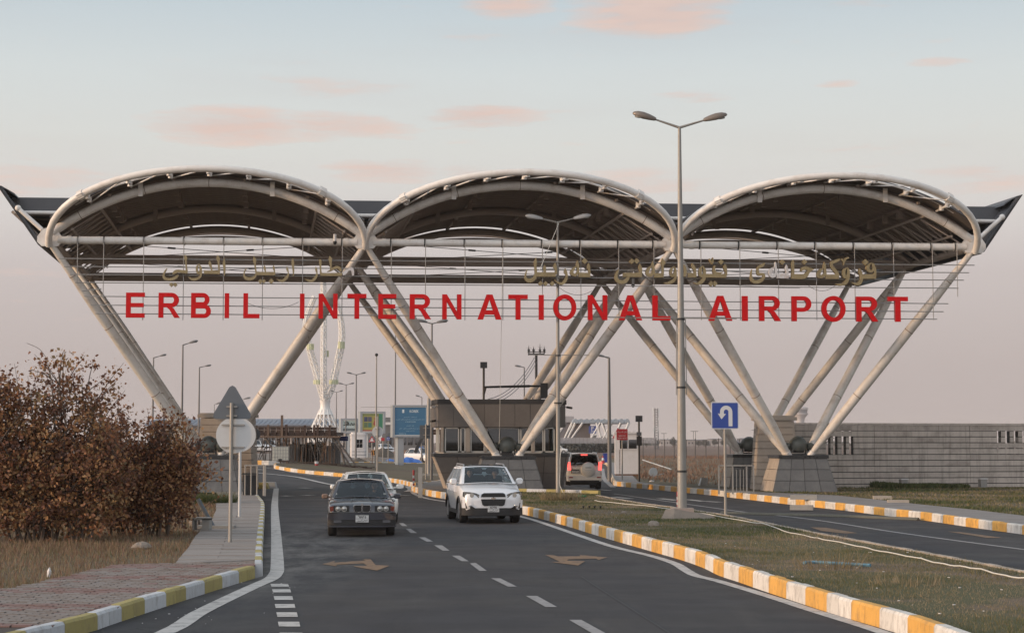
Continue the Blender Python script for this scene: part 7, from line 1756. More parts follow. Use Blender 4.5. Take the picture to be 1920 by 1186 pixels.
# --- white compact SUV
def suv_pts(W_=1.85, L_=4.64, hf=.98, hr=1.14, belt=1.12, zl=.30, rear=1.12):
    h = W_/2
    return [(.0, ring(h-.26, .5, .74, .0, .04)), (.03, ring(h-.16, zl+.12, hf-.12, .0, .05)), (.10, ring(h-.09, zl+.02, hf-.05, .015, .06)), (.28, ring(h-.04, zl, hf+.01, .035, .07)), (.7, ring(h-.01, zl, hf+.07, .045, .07)),
            (1.05, ring(h, zl, hr, .03, .06)), (1.4, ring(h, zl, belt, .0)), (2.6, ring(h+.005, zl, belt+.015, .0)), (3.6, ring(h, zl, belt+.03, .0)), (4.3, ring(h-.03, zl+.02, belt+.04, .0)), (L_-.06, ring(h-.08, zl+.06, belt, .0)), (L_, ring(h-.16, zl+.16, belt-.08, .0))]
c0, c1 = G(856, 982), G(980, 981); yb = 52.4; xc = (925-960)*mpp(yb)
S3 = car('white_suv', 'white SUV with black lower bumper, roof rails and two people coming down the middle lane', (xc, yb, 0), R(9), P_white, suv_pts(), 4.64, 1.85, wb=(.92, 3.62), wr=.36, arch_w=.235,
         cab=dict(yA=1.02, zA=1.15, yB=1.85, zB=1.655, yC=3.85, zC=1.64, yD=4.5, zD=1.17, wb=.87, wr=.70, doors=(0, .34, .66, 1.0)))
h = .925
m = MB(); n = 13; prof_ = [((-1+2*i/(n-1))*(h-.02), -.035+.2*abs(-1+2*i/(n-1))**4) for i in range(n)]
for z0_, z1_, nm, mt, yo in ((.25, .46, 'lower_bumper', M_trim, 0), (.47, .70, 'bumper', P_white, .0)):
    m = MB(); vs = [(x, y_+yo, z) for z in (z0_, z1_) for x, y_ in prof_] + [(x*.99, y_+.3, z) for z in (z0_, z1_) for x, y_ in prof_]
    m.add(vs, [(i, i+1, n+i+1, n+i) for i in range(n-1)]+[(2*n+i, 3*n+i, 3*n+i+1, 2*n+i+1) for i in range(n-1)]+[(n+i, n+i+1, 3*n+i+1, 3*n+i) for i in range(n-1)]+[(i, 2*n+i, 2*n+i+1, i+1) for i in range(n-1)]+[(0, n, 3*n, 2*n), (n-1, 3*n-1, 4*n-1, 2*n-1)])
    m.build(nm, mt, S3)
up = [(-.37, -.045), (.37, -.045), (.345, .045), (.28, .075), (-.28, .075), (-.345, .045)]
MB().prism(up, lambda a, b, t: Vector((a, t, .835+b)), -.03, .03).build('upper_grille', M_black, S3)
MB().tube([Vector((a, -.03, .835+b)) for a, b in up[2:6]], .012, 6).build('grille_trim', M_chrome, S3)
lo = [(-.27, -.1), (.27, -.1), (.33, -.06), (.37, .1), (-.37, .1), (-.33, -.06)]
MB().prism(lo, lambda a, b, t: Vector((a, t, .625+b)), -.052, .0).build('lower_grille', M_black, S3)
MB().box((0, -.035, .757), (.74, .05, .055)).build('grille_bar', P_white, S3)
m = MB(); m.box((0, -.068, .752), (.15, .02, .03)); m.box((0, -.068, .752), (.055, .02, .065)); m.build('bow_tie_badge', M_chrome, S3)
for s_ in (-1, 1):
    hl_ = [(s_*.42, -.07), (s_*.44, .02), (s_*.53, .05), (s_*.62, .075), (s_*.70, .082), (s_*.78, .085), (s_*.86, .085), (s_*.87, -.02), (s_*.80, -.07), (s_*.70, -.07), (s_*.60, -.07), (s_*.50, -.07)]
    MB().prism(hl_, lambda a, b, t: Vector((a, t+.02+(abs(a)-.4)**2*.55, .84+b)), -.02, .08).build('headlight', M_lens, S3)
    MB().prism([(a+(.02 if abs(a) > .6 else -.02)*s_, b*1.18) for a, b in hl_], lambda a, b, t: Vector((a, t+.03+(abs(a)-.4)**2*.55, .84+b)), -.012, .06).build('headlight_frame', M_trim, S3)
    MB().lathe((s_*.64, .03, .84), [(.062, -.03), (.055, .0)], 18, 'Y').build('headlight_reflector', M_ring, S3)
    fg = [(s_*x_, -.10) for x_ in (.52, .60, .68, .75, .81)]+[(s_*.83, .06), (s_*.80, .065), (s_*.74, .03), (s_*.67, -.01), (s_*.59, -.055)]
    MB().prism(fg, lambda a, b, t: Vector((a, t-.055+.2*(abs(a)/.9)**4, .55+b)), .0, .06).build('fog_recess', M_trim, S3)
    MB().ell((s_*.69, -.01, .53), (.05, .025, .032), 14, 8).build('fog_lamp', M_lens, S3)
    mirror(S3, s_*.90, 1.42, 1.22, P_white, s_, .23, .2)
    P_ = [Vector((s_*.63, 1.95, 1.66)), Vector((s_*.62, 2.05, 1.725)), Vector((s_*.62, 3.6, 1.735)), Vector((s_*.63, 3.75, 1.66))]; MB().tube(P_, .022, 8).build('roof_rail', M_rim, S3)
    m = MB()
    for yy in (.92, 3.62):
        P_ = [Vector((s_*(h-.012), yy+.42*math.cos(a), .36+.42*math.sin(a))) for a in np.linspace(.05, PI-.05, 15)]; m.tube(P_, .035, 6)
    m.box((s_*(h-.02), 2.3, .33), (.04, 2.0, .12)); m.build('arch_trim', M_trim, S3)
    MB().box((s_*(h+.003), 2.05, .93), (.02, .16, .03)).build('door_handle', P_white, S3); MB().box((s_*(h+.003), 3.0, .93), (.02, .16, .03)).build('door_handle', P_white, S3)
MB().box((0, 2.6, 1.705), (1.2, .9, .02)).build('sunroof', M_gdark, S3)
for i, z in enumerate((1.56, 1.5, 1.44)): MB().box((.56+i*.03, 1.66-i*.1, z), (.05, .01, .04)).build('windscreen_sticker', M_white, S3)
plate(S3, -.055, .44, '٤٤٧١١٤', (AR_ERBIL, AR_PRIV), w_=.34, h_=.2)
steering(S3, .38, 1.75, 1.12)
seat_in(S3, -.40, 2.32, .78, 'woman with dark hair in the passenger seat of the white SUV', hair_long=True, arms='lap', female=True); seat_in(S3, .38, 2.3, .76, 'driver in dark clothes at the wheel of the white SUV')

# --- pearl off-roader seen from behind (tail towards the viewer: built with its tail at y = 0, then the same frame)
def tail_pts(W_=1.88, L_=4.76, belt=1.22, zl=.38):
    h = W_/2
    return [(.0, ring(h-.14, zl+.12, belt-.06, .0, .04)), (.05, ring(h-.06, zl, belt-.02, .0, .04)), (.3, ring(h-.02, zl, belt, .0)), (1.2, ring(h, zl, belt, .0)), (3.2, ring(h, zl, belt, .0)), (3.45, ring(h, zl, 1.2, .03)), (4.2, ring(h-.03, zl, 1.1, .04)), (4.6, ring(h-.1, zl+.04, 1.0, .02)), (L_, ring(h-.2, zl+.15, .8, .0))]
yb = 90.5; xc = (1092-960)*mpp(yb)
S4 = car('pearl_offroader', 'pearl white off-roader seen from behind with spare wheel cover and lit brake lights', (xc+.1, yb, 0), R(3.5), P_silver, tail_pts(), 4.76, 1.88, wb=(.95, 3.74), wr=.38, glassm=M_gdark, arch_w=.26,
         cab=dict(yA=.06, zA=1.2, yB=.3, zB=1.80, yC=2.75, zC=1.80, yD=3.5, zD=1.2, wb=.88, wr=.70, doors=(0, .25, .6, 1.0)), seats=True)
MB().box((0, -.06, .60), (1.74, .2, .24)).build('bumper', P_silver, S4); MB().box((0, -.02, .46), (1.5, .1, .16)).build('under_bumper', M_trim, S4)
for s_ in (-1, 1):
    MB().prism([(s_*.70, -.2), (s_*.86, -.22), (s_*.90, .18), (s_*.74, .2)], lambda a, b, t: Vector((a, t, 1.2+b)), -.02, .1).build('tail_lamp', M_brake, S4)
    MB().box((s_*.72, -.17, .62), (.2, .02, .06)).build('reflector', M_tail, S4); mirror(S4, s_*.95, 3.1, 1.28, P_silver, s_, .22, .18)
    P_ = [Vector((s_*.66, .35, 1.80)), Vector((s_*.66, .5, 1.87)), Vector((s_*.66, 2.3, 1.87)), Vector((s_*.66, 2.45, 1.80))]; MB().tube(P_, .025, 8).build('roof_rail', M_rim, S4)
MB().lathe((.17, -.11, 1.02), [(.36, .1), (.385, .05), (.385, -.05), (.36, -.1), (.25, -.125), (.05, -.13)], 30, 'Y').build('spare_wheel_cover', P_silver, S4)
MB().box((.17, -.245, 1.12), (.3, .01, .03)).build('cover_lettering', M_trim, S4); MB().box((.17, -.245, .98), (.36, .01, .02)).build('cover_lettering', M_rim, S4)
MB().box((0, .22, 1.77), (.34, .06, .05)).build('high_brake_lamp', M_brake, S4)
MB().box((-.48, -.03, .93), (.42, .05, .2)).build('plate_recess', M_trim, S4); plate(S4, -.06, .9, '٢٨٤٧١', (AR_ERBIL, AR_PRIV), x=-.48, w_=.34, h_=.16)
MB().box((-.48, -.05, 1.15), (.07, .02, .05)).build('badge', M_chrome, S4)
# --- white saloon ahead of it, mostly hidden
yb = 101; S5 = car('white_saloon', 'white car mostly hidden in front of the pearl off-roader beside the booth', ((1062-960)*mpp(yb), yb, 0), R(3), P_white2, [(y_, r_) for y_, r_ in tail_pts(1.75, 4.4, .98, .25)][:7]+[(4.2, ring(.78, .3, .8, 0)), (4.4, ring(.7, .35, .7, 0))], 4.4, 1.75, wb=(.85, 3.5), wr=.32, glassm=M_gdark,
        cab=dict(yA=.7, zA=.96, yB=1.3, zB=1.42, yC=2.5, zC=1.42, yD=3.3, zD=.96, wb=.80, wr=.62), seats=False)
for s_ in (-1, 1): MB().box((s_*.72, -.0, .78), (.26, .05, .14)).build('tail_lamp', M_tail, S5)
MB().box((0, -.04, .5), (1.6, .1, .22)).build('bumper', P_white2, S5)

# --- distant vehicles
def small_car(px, yb, y, rz, P, label, kind='suv', name='parked_car', group='vehicles parked beyond the site'):
    c = D(px, yb, y); base = sedan_pts() if kind == 'sedan' else suv_pts()
    cb = dict(yA=1.42, zA=.945, yB=2.1, zB=1.36, yC=3.25, zC=1.36, yD=3.95, zD=1.0, wb=.80, wr=.62) if kind == 'sedan' else dict(yA=1.02, zA=1.15, yB=1.75, zB=1.655, yC=3.95, zC=1.64, yD=4.5, zD=1.17, wb=.85, wr=.66)
    if kind == 'pickup': cb = dict(yA=1.1, zA=1.1, yB=1.65, zB=1.62, yC=2.9, zC=1.62, yD=3.1, zD=1.1, wb=.82, wr=.66)
    W_ = 1.75 if kind == 'sedan' else 1.85
    pts = base if kind != 'pickup' else [(a, b) for a, b in suv_pts(1.8, 5.1, belt=1.05, hr=1.08, hf=.95)]
    o = car(name, label, (c.x, y, hgt(c.x, y)), rz, P, pts, 4.6, W_, wb=(.9, 3.6), wr=.34, glassm=M_gdark, cab=cb, seats=False, group=group)
    MB().box((0, -.02, .8 if kind != 'sedan' else .7), (.9, .05, .2)).build('grille', M_black, o)
    for s_ in (-1, 1): MB().box((s_*.65, .02, .84 if kind != 'sedan' else .72), (.3, .08, .13)).build('headlight', M_lens, o)
    MB().box((0, -.06, .5), (1.6, .12, .2)).build('bumper', P if kind != 'pickup' else M_trim, o)
    return o
small_car(478, 853, 230, R(8), P_white2, 'white off-roader parked at far left behind the sign posts'); small_car(503, 854, 226, R(4), P_white, 'white off-roader parked behind the props, second from the left')
small_car(730, 848, 235, R(20), P_white, 'small white sedan beyond the dark soil heap', 'sedan'); small_car(812, 850, 190, R(35), P_white, 'white off-roader behind the draped tarpaulin')
o = small_car(1065, 847.5, 390, R(84), P_white2, 'white pickup crossing the dry field beyond the off-roader', 'pickup', 'pickup_truck', 'vehicles far in the field')
# ------------------------------------------------------------------ plants
def leaf_mat(name, cols, tr=.25):
    m = bpy.data.materials.new(name); m.use_nodes = True; nt = m.node_tree; nt.nodes.clear(); n = nt.nodes; l = nt.links
    at = n.new('ShaderNodeAttribute'); at.attribute_name = 'tone'; rp = n.new('ShaderNodeValToRGB'); l.new(at.outputs['Fac'], rp.inputs[0])
    e = rp.color_ramp.elements; e[0].color = (*cols[0], 1); e[1].color = (*cols[-1], 1)
    for i, c in enumerate(cols[1:-1]): q = e.new((i+1)/(len(cols)-1)); q.color = (*c, 1)
    d = n.new('ShaderNodeBsdfPrincipled'); d.inputs['Roughness'].default_value = .65; t = n.new('ShaderNodeBsdfTranslucent'); x = n.new('ShaderNodeMixShader'); x.inputs[0].default_value = tr
    o = n.new('ShaderNodeOutputMaterial'); l.new(rp.outputs[0], d.inputs['Base Color']); l.new(rp.outputs[0], t.inputs[0]); l.new(d.outputs[0], x.inputs[1]); l.new(t.outputs[0], x.inputs[2]); l.new(x.outputs[0], o.inputs[0]); return m
M_autumn = leaf_mat('autumn_leaves', [(.075, .032, .022), (.17, .072, .042), (.28, .125, .06), (.38, .21, .09), (.21, .15, .075)])
M_grass = leaf_mat('grass_blades', [(.045, .065, .018), (.085, .10, .028), (.15, .125, .055), (.26, .20, .115), (.30, .24, .16)])
M_fieldgrass = leaf_mat('rusty_field_grass', [(.10, .05, .035), (.16, .085, .055), (.22, .13, .085), (.27, .19, .12)], .15)
M_tree = leaf_mat('far_tree_leaves', [(.035, .04, .035), (.055, .06, .05), (.08, .075, .06)], .1)
def np_mesh(name, V, F, mt, tone=None, parent=None, **t):
    me = bpy.data.meshes.new(name); me.vertices.add(len(V)); me.vertices.foreach_set('co', V.astype(np.float32).ravel())
    k = F.shape[1]; me.loops.add(F.size); me.loops.foreach_set('vertex_index', F.astype(np.int32).ravel()); me.polygons.add(len(F))
    me.polygons.foreach_set('loop_start', np.arange(0, F.size, k, dtype=np.int32)); me.polygons.foreach_set('loop_total', np.full(len(F), k, dtype=np.int32))
    me.materials.append(mt)
    if tone is not None: a = me.attributes.new('tone', 'FLOAT', 'POINT'); a.data.foreach_set('value', tone.astype(np.float32))
    me.update(calc_edges=True); o = bpy.data.objects.new(name, me); COL.objects.link(o)
    if parent is not None: o.parent = parent
    return tag(o, **t)
def leaves(P, size, tone, bend=.3):
    """rhombic leaves of two triangles each side at points P"""
    n = len(P); a = rng.normal(size=(n, 3)); a /= np.linalg.norm(a, axis=1)[:, None]; b = rng.normal(size=(n, 3)); b -= (a*b).sum(1)[:, None]*a; b /= np.linalg.norm(b, axis=1)[:, None]; c = np.cross(a, b)
    s = size*rng.uniform(.45, 1.35, n)[:, None]
    V = np.stack([P-a*s*.5, P+b*s*.36+c*s*bend*.3, P+a*s*.55, P-b*s*.36+c*s*bend*.3], 1).reshape(-1, 3)
    i = np.arange(n)[:, None]*4; F = np.concatenate([i+[[0, 1, 2]], i+[[0, 2, 3]]], 0); return V, F, np.repeat(tone, 4)
def bush(name, base, blobs, nleaf, size, label, stems=14, lean=0, tones=(.1, .9), seed=1, twigs=True, sprigs=None):
    r_ = random.Random(seed); root = empty(name, base, 0, label, 'bush'); m = MB(); tips = []
    pts_all = []
    for i in range(stems):
        bl = r_.choice(blobs); a = r_.uniform(0, 2*PI); p = Vector((bl[0]*.6+r_.uniform(-.5, .5), bl[1]*.6+r_.uniform(-.4, .4), 0))
        tgt = Vector((bl[0]+bl[3]*.8*math.cos(a)*r_.random(), bl[1]+bl[4]*.8*math.sin(a)*r_.random(), bl[2]+bl[5]*r_.uniform(.3, 1.0)))
        P_ = [p.lerp(tgt, t)+Vector((r_.uniform(-.1, .1), r_.uniform(-.1, .1), 0))*(1 if 0 < t < 1 else 0) for t in (0, .25, .5, .75, 1)]
        m.tube(P_, [.035, .028, .02, .013, .006], 5); pts_all.append(P_)
        for j in range(9):
            q = P_[1].lerp(P_[3], r_.random()) if j < 2 else P_[2].lerp(P_[4], r_.random()); e = q+Vector((r_.uniform(-.75, .75), r_.uniform(-.6, .6), r_.uniform(.15, 1.0))); m.tube([q, q.lerp(e, .5)+Vector((0, 0, .06)), e], [.014, .010, .004], 4); tips.append((q, e))
    m.build('stems', M_bark, root)
    # clumped leaves: choose clump centres in the blobs, leaves gather about them
    C = []; 
    vol = np.array([b[3]*b[4]*b[5] for b in blobs]); vol = vol/vol.sum()
    nc = max(60, nleaf//38)
    for k in rng.choice(len(blobs), nc, p=vol):
        b = blobs[k]; d = rng.normal(size=3); d /= np.linalg.norm(d); r2 = rng.random()**(1/2.2); C.append((b[0]+d[0]*b[3]*r2, b[1]+d[1]*b[4]*r2, max(.25, b[2]+d[2]*b[5]*r2)))
    for q, e in tips: C.append(tuple(q.lerp(e, .8)))
    C = np.array(C); ct = rng.uniform(*tones, len(C)); C[:, 2] = np.where(C[:, 2] < .3, rng.uniform(.15, 1.3, len(C)), C[:, 2]); idx = rng.integers(0, len(C), nleaf); P = C[idx]+rng.normal(size=(nleaf, 3))*np.array([.125, .125, .115])
    P[:, 2] = np.maximum(P[:, 2], .06); tone = np.clip(ct[idx]+rng.normal(size=nleaf)*.16, 0, 1)
    if sprigs:      # single shoots rising out of the crown, leaves set along them
        m = MB(); SP = []
        for sx_, sz_ in sprigs:
            e = Vector((sx_, r_.uniform(-.5, .3), sz_)); a = e-Vector((r_.uniform(-.25, .25), 0, r_.uniform(.9, 1.5))); mid = a.lerp(e, .5)+Vector((r_.uniform(-.08, .08), 0, 0)); m.tube([a, mid, e], [.012, .008, .003], 4)
            for q in range(r_.randint(14, 30)):
                t = r_.random()**.7; p = a.lerp(mid, t*2) if t < .5 else mid.lerp(e, t*2-1); SP.append(tuple(p+Vector((r_.gauss(0, .07), r_.gauss(0, .07), r_.gauss(0, .05)))))
        m.build('shoots', M_bark, root); P = np.concatenate([P, np.array(SP)]); tone = np.concatenate([tone, rng.uniform(.2, .8, len(SP))])
    V, F, T = leaves(P, size, tone); np_mesh('leaves', V, F, M_autumn, T, root); return root
def bl(px, py, rx, rz, y, base):
    c = D(px, py, y); k = mpp(y); return (c.x-base[0], 0.0, c.z-base[2], rx*k, max(.9, rx*k*.75), rz*k)
y = 40.5; c = D(120, 1000, y); base = (c.x, y, .13)
bush('autumn_bush', base, [bl(10, 800, 80, 75, y, base), bl(40, 935, 130, 95, y, base), bl(150, 960, 110, 70, y, base), bl(200, 890, 60, 75, y, base), bl(40, 905, 120, 95, y, base), bl(120, 830, 80, 90, y, base), bl(-60, 830, 110, 130, y, base), bl(150, 920, 90, 85, y, base), bl(-120, 900, 130, 110, y, base), bl(55, 740, 28, 35, y, base), bl(160, 745, 22, 28, y, base), bl(120, 735, 20, 30, y, base), bl(10, 740, 30, 35, y, base)], 36000, .092, 'large autumn bush with rust brown leaves filling the left edge', stems=30, seed=3, sprigs=[((D(px, 0, y).x-base[0]), D(0, py, y).z-base[2]) for px, py in ((2, 690), (14, 683), (30, 700), (48, 682), (70, 705), (88, 694), (108, 700), (122, 690), (140, 702), (156, 688), (166, 700), (180, 715), (20, 712), (60, 716), (100, 712), (192, 735), (-20, 690), (-50, 700))])
y = 43; c = D(255, 1000, y); base = (c.x, y, .13)
bush('autumn_bush', base, [bl(200, 865, 55, 75, y, base), bl(290, 950, 75, 60, y, base), bl(220, 960, 70, 60, y, base), bl(350, 890, 22, 50, y, base), bl(260, 900, 65, 75, y, base), bl(300, 875, 42, 50, y, base), bl(330, 910, 30, 65, y, base), bl(225, 800, 22, 30, y, base), bl(298, 808, 13, 22, y, base), bl(345, 850, 20, 25, y, base)], 16500, .09, 'thinner rust brown bush whose twigs reach towards the plinth', stems=22, seed=8, tones=(.05, .8), sprigs=[((D(px, 0, y).x-base[0]), D(0, py, y).z-base[2]) for px, py in ((205, 745), (228, 740), (240, 765), (262, 800), (288, 765), (296, 775), (330, 815), (352, 775), (358, 795), (366, 835))])
y = 47; c = D(350, 990, y); base = (c.x, y, .13)
bush('sapling', base, [bl(350, 800, 9, 18, y, base), bl(352, 860, 20, 30, y, base), bl(350, 920, 20, 40, y, base)], 700, .10, 'slim sapling with few brown leaves at the right edge of the bushes', stems=5, seed=5)
for (pts, lab) in (([(96, 720), (90, 680), (75, 655), (50, 643)], 'long bare twig arching above the large bush'), ([(110, 700), (108, 690), (103, 678)], 'bare twig with dry seed head above the large bush')):
    P_ = smooth_path([D(a, b, 43) for a, b in pts], 4); P_ = [D(pts[0][0]+8, 800, 43)]+P_; o = MB().tube(P_, [.012]*2+[.006]*(len(P_)-2), 4).build('bare_twig', M_bark, None, True, label=lab, cat='twig')
# grass: blades scattered over the green and dry areas
def blades(name, poly, n, h, z, tone_fn, parent=None, wd=.012, dens=None, label=None, ymax=None, mt=None):
    xs = [p.x for p in poly]; ys = [p.y for p in poly]; X = rng.uniform(min(xs), max(xs), n*3); Yv = rng.uniform(min(ys), max(ys), n*3)
    # nearer ground gets more blades
    keep = rng.random(n*3) < np.clip((min(ys)+14)/Yv, 0, 1)**1.6; X, Yv = X[keep], Yv[keep]
    ins = np.zeros(len(X), bool); j = len(poly)-1
    for i in range(len(poly)):
        a, b = poly[i], poly[j]
        with np.errstate(divide='ignore', invalid='ignore'): cnd = ((a.y > Yv) != (b.y > Yv)) & (X < (b.x-a.x)*(Yv-a.y)/(b.y-a.y)+a.x)
        ins ^= cnd; j = i
    X, Yv = X[ins][:n], Yv[ins][:n]; n = len(X)
    # patches
    def fld(s, o): return np.sin(X*s+o+1.7*np.sin(Yv*s*.6+o*2))*np.sin(Yv*s*.9+o*3+1.3*np.sin(X*s*.7))
    pt = .5+.5*(fld(.55, .3)*.55+fld(1.7, 1.1)*.3+fld(5.1, 2.2)*.15)
    keep = rng.random(n) < (.35+.65*pt); X, Yv, pt = X[keep], Yv[keep], pt[keep]; n = len(X)
    hh = h*(.5+pt*.8)*rng.uniform(.4, 1.5, n); a = rng.uniform(0, 2*PI, n); lx, ly = np.cos(a)*hh*rng.uniform(.1, .7, n), np.sin(a)*hh*rng.uniform(.1, .7, n); b = rng.uniform(0, 2*PI, n)
    Z = np.full(n, z)
    w_ = wd*rng.uniform(.6, 1.4, n)*np.clip(Yv/28, 1, 3)
    P0 = np.stack([X-np.cos(b)*w_, Yv-np.sin(b)*w_, Z-.02], 1); P1 = np.stack([X+np.cos(b)*w_, Yv+np.sin(b)*w_, Z-.02], 1); P2 = np.stack([X+lx, Yv+ly, Z+hh], 1)
    V = np.stack([P0, P1, P2], 1).reshape(-1, 3); F = np.arange(3*n).reshape(-1, 3); T = np.repeat(np.clip(tone_fn(pt)+rng.normal(size=n)*.14, 0, 1), 3)
    return np_mesh(name, V, F, mt or M_grass, T, None, kind='stuff', label=label)
medpoly = [p for p in m_near] + isl_front + MRs
blades('grass', medpoly, 200000, .04, .22, lambda p: np.clip(1.15-1.3*p, 0, .9), label='short patchy grass on the central reserve', wd=.006)
blades('dry_grass', medpoly, 6000, .07, .22, lambda p: .8-.1*p, label='dry straw tufts on the central reserve', wd=.005)
vp = [pav_in[0]] + pav_in[1:] + slab_in[1:7] + [Vector((-13, 52, 0)), Vector((-22, 40, 0)), Vector((-20, 26, 0))]
blades('dry_grass', vp, 60000, .10, .13, lambda p: .78-.2*p, label='dry straw grass between the bushes and the paving', wd=.006)
blades('dry_grass', vp, 45000, .13, .13, lambda p: .5+.2*p, label='rusty dry stalks between the bushes and the paving', wd=.007, mt=M_fieldgrass)
for path_, off_, z_, n_, tn in ((RKs, -.02, .0, 2600, .75), (LKs+LK2s[1:], .02, .0, 1500, .6), (MRs, -.22, .22, 2500, .35), (RKs, -.19, .24, 5000, .5), (LKs+LK2s[1:], .19, .18, 1600, .6), (FKs, -.2, .2, 2500, .6)):
    seg = [p for p in path_ if p.y < 95]; a_ = offset_path(seg, off_); b_ = offset_path(seg, off_+(.07 if off_ > 0 else -.07))
    blades('weeds', a_+rev(b_), n_, .05, z_, lambda p, tn=tn: tn-.3*p+.1, label='sparse weeds and moss growing in the kerb joints', wd=.006)
vr = fw_in[:] ; vr2 = fw_in[4:] + [Vector((28, 84, 0)), Vector((9.5, 87, 0))]
blades('grass', fw_in[5:] + [Vector((38, 60, 0)), Vector((36, 88, 0)), Vector((15, 88.0, 0))], 70000, .075, .16, lambda p: np.clip(1.0-1.2*p, 0, .8), label='green grass verge in front of the stone wall', wd=.012)
wallband = [Vector((wa.x, wa.y, 0))+WV.normalized()*t+Vector((0, -o_, 0)) for t, o_ in ((4.2, 2.2), (6, 2.6), (9, 2.4), (9, .3), (4.2, .3))]
blades('grass', wallband, 16000, .26, .12, lambda p: .22-.2*p, label='taller dark green grass along the wall foot', wd=.02)
fp = [G(1172, 868), G(1197, 903), G(1272, 912.5), G(1345, 915.5), G(1415, 915), Vector((60, 300, 0)), Vector((14, 300, 0))]
blades('dry_grass', fp, 60000, .38, -.05, lambda p: .7-.25*p, label='reddish dry grass of the field beyond the right road', wd=.02, mt=M_fieldgrass)
lp = liin + GP([(838, 903), (838, 872), (700, 869.5), (560, 871)]); lp = [Vector((p.x, p.y, 0)) for p in lp]
# weeds at the lamp post and by the plinth
def tuft(px, py, n, h, rad, label, z=.22, tone=(.5, .9), wd=.006, name='weed_tuft'):
    c = G(px, py, z); a = rng.uniform(0, 2*PI, n); r2 = rad*np.sqrt(rng.random(n)); X, Yv = c.x+np.cos(a)*r2, c.y+np.sin(a)*r2; hh = h*rng.uniform(.4, 1.1, n); b = rng.uniform(0, 2*PI, n); le = rng.uniform(.1, .8, n)*hh
    V = np.stack([np.stack([X-np.cos(b)*wd, Yv-np.sin(b)*wd, np.full(n, z)], 1), np.stack([X+np.cos(b)*wd, Yv+np.sin(b)*wd, np.full(n, z)], 1), np.stack([X+np.cos(a)*le, Yv+np.sin(a)*le, z+hh], 1)], 1).reshape(-1, 3)
    V -= np.array([c.x, c.y, z]); root = empty(name, (c.x, c.y, z), 0, label, 'weeds'); np_mesh('blades', V, np.arange(3*n).reshape(-1, 3), M_grass, np.repeat(rng.uniform(*tone, n), 3), root)
tuft(1052, 937, 600, .42, .8, 'dry brown weed tuft at the foot of the second street lamp', wd=.01)
tuft(1556, 1064, 160, .38, .6, 'thin reddish weeds in the middle of the central reserve', tone=(.6, .8))
tuft(400, 945, 1500, .5, .8, 'green weeds at the foot of the left plinth', tone=(.0, .3), z=.15, wd=.01)
tuft(1700, 1095, 120, .2, .6, 'pale weed tuft near the yellow kerb', tone=(.7, 1)); tuft(1500, 1010, 200, .16, 1.0, 'straw coloured tuft right of the lamp footing', tone=(.7, 1))
# bare stalky shrub by the island tip
# ------------------------------------------------------------------ far trees on the horizon
def far_tree(px, py, wpx, hpx, y, label, seed):
    c = D(px, 829, y); k = mpp(y); root = empty('far_tree', (c.x, y, 0), 0, label, 'tree', 'trees on the horizon'); W_, H_ = wpx*k, (829-py)*k+EYE
    MB().tube([(0, 0, 0), (.1, 0, H_*.5)], [W_*.03+.1, .1], 6).build('trunk', M_bark, root)
    n = 420; d = rng.normal(size=(n, 3)); d /= np.linalg.norm(d, axis=1)[:, None]; P = d*np.array([W_*.5, W_*.4, H_*.38])*(rng.random(n)**.4)[:, None]; P[:, 2] += H_*.6; P += rng.normal(size=(n, 3))*W_*.05
    V, F, T = leaves(P, W_*.14, rng.random(n)); np_mesh('crown', V, F, M_tree, T, root)
rs = random.Random(4); i = 0
for px, py, w_ in ((1212, 823, 16), (1232, 824, 12), (1262, 820, 14), (1276, 823, 12), (1322, 824, 16), (1340, 822, 12), (1357, 823, 14), (1398, 822, 10), (1404, 820, 9), (1180, 823, 14), (1040, 822, 16), (1200, 824, 12), (1310, 825, 12), (1378, 825, 12)):
    far_tree(px, py, w_, 0, 900, 'dark tree crown on the horizon of the plain', i); i += 1
tl = MB(); V0 = []
n = 9000; X = rng.uniform(-700, 900, n); Yv = rng.uniform(1300, 1500, n); Z = np.abs(rng.normal(size=n))*2.2*(.6+.5*np.sin(X*.021)*np.sin(X*.0071+1)+.4*np.sin(X*.11)); V, F, T = leaves(np.stack([X, Yv, np.clip(Z, .3, 8)], 1), 3.2, rng.random(n))
np_mesh('treeline', V, F, M_tree, T, None, kind='stuff', label='hazy line of trees and scrub along the horizon')
# dark hedge before the distant terminal
n = 4000; X = rng.uniform(D(1042, 0, 430).x, D(1160, 0, 430).x, n); Yv = rng.uniform(425, 440, n); Z = rng.uniform(0, 1.9, n); V, F, T = leaves(np.stack([X, Yv, Z], 1), .8, rng.random(n)*.6); np_mesh('hedge', V, F, M_tree, T, None, kind='stuff', label='dark hedge in front of the distant terminal')

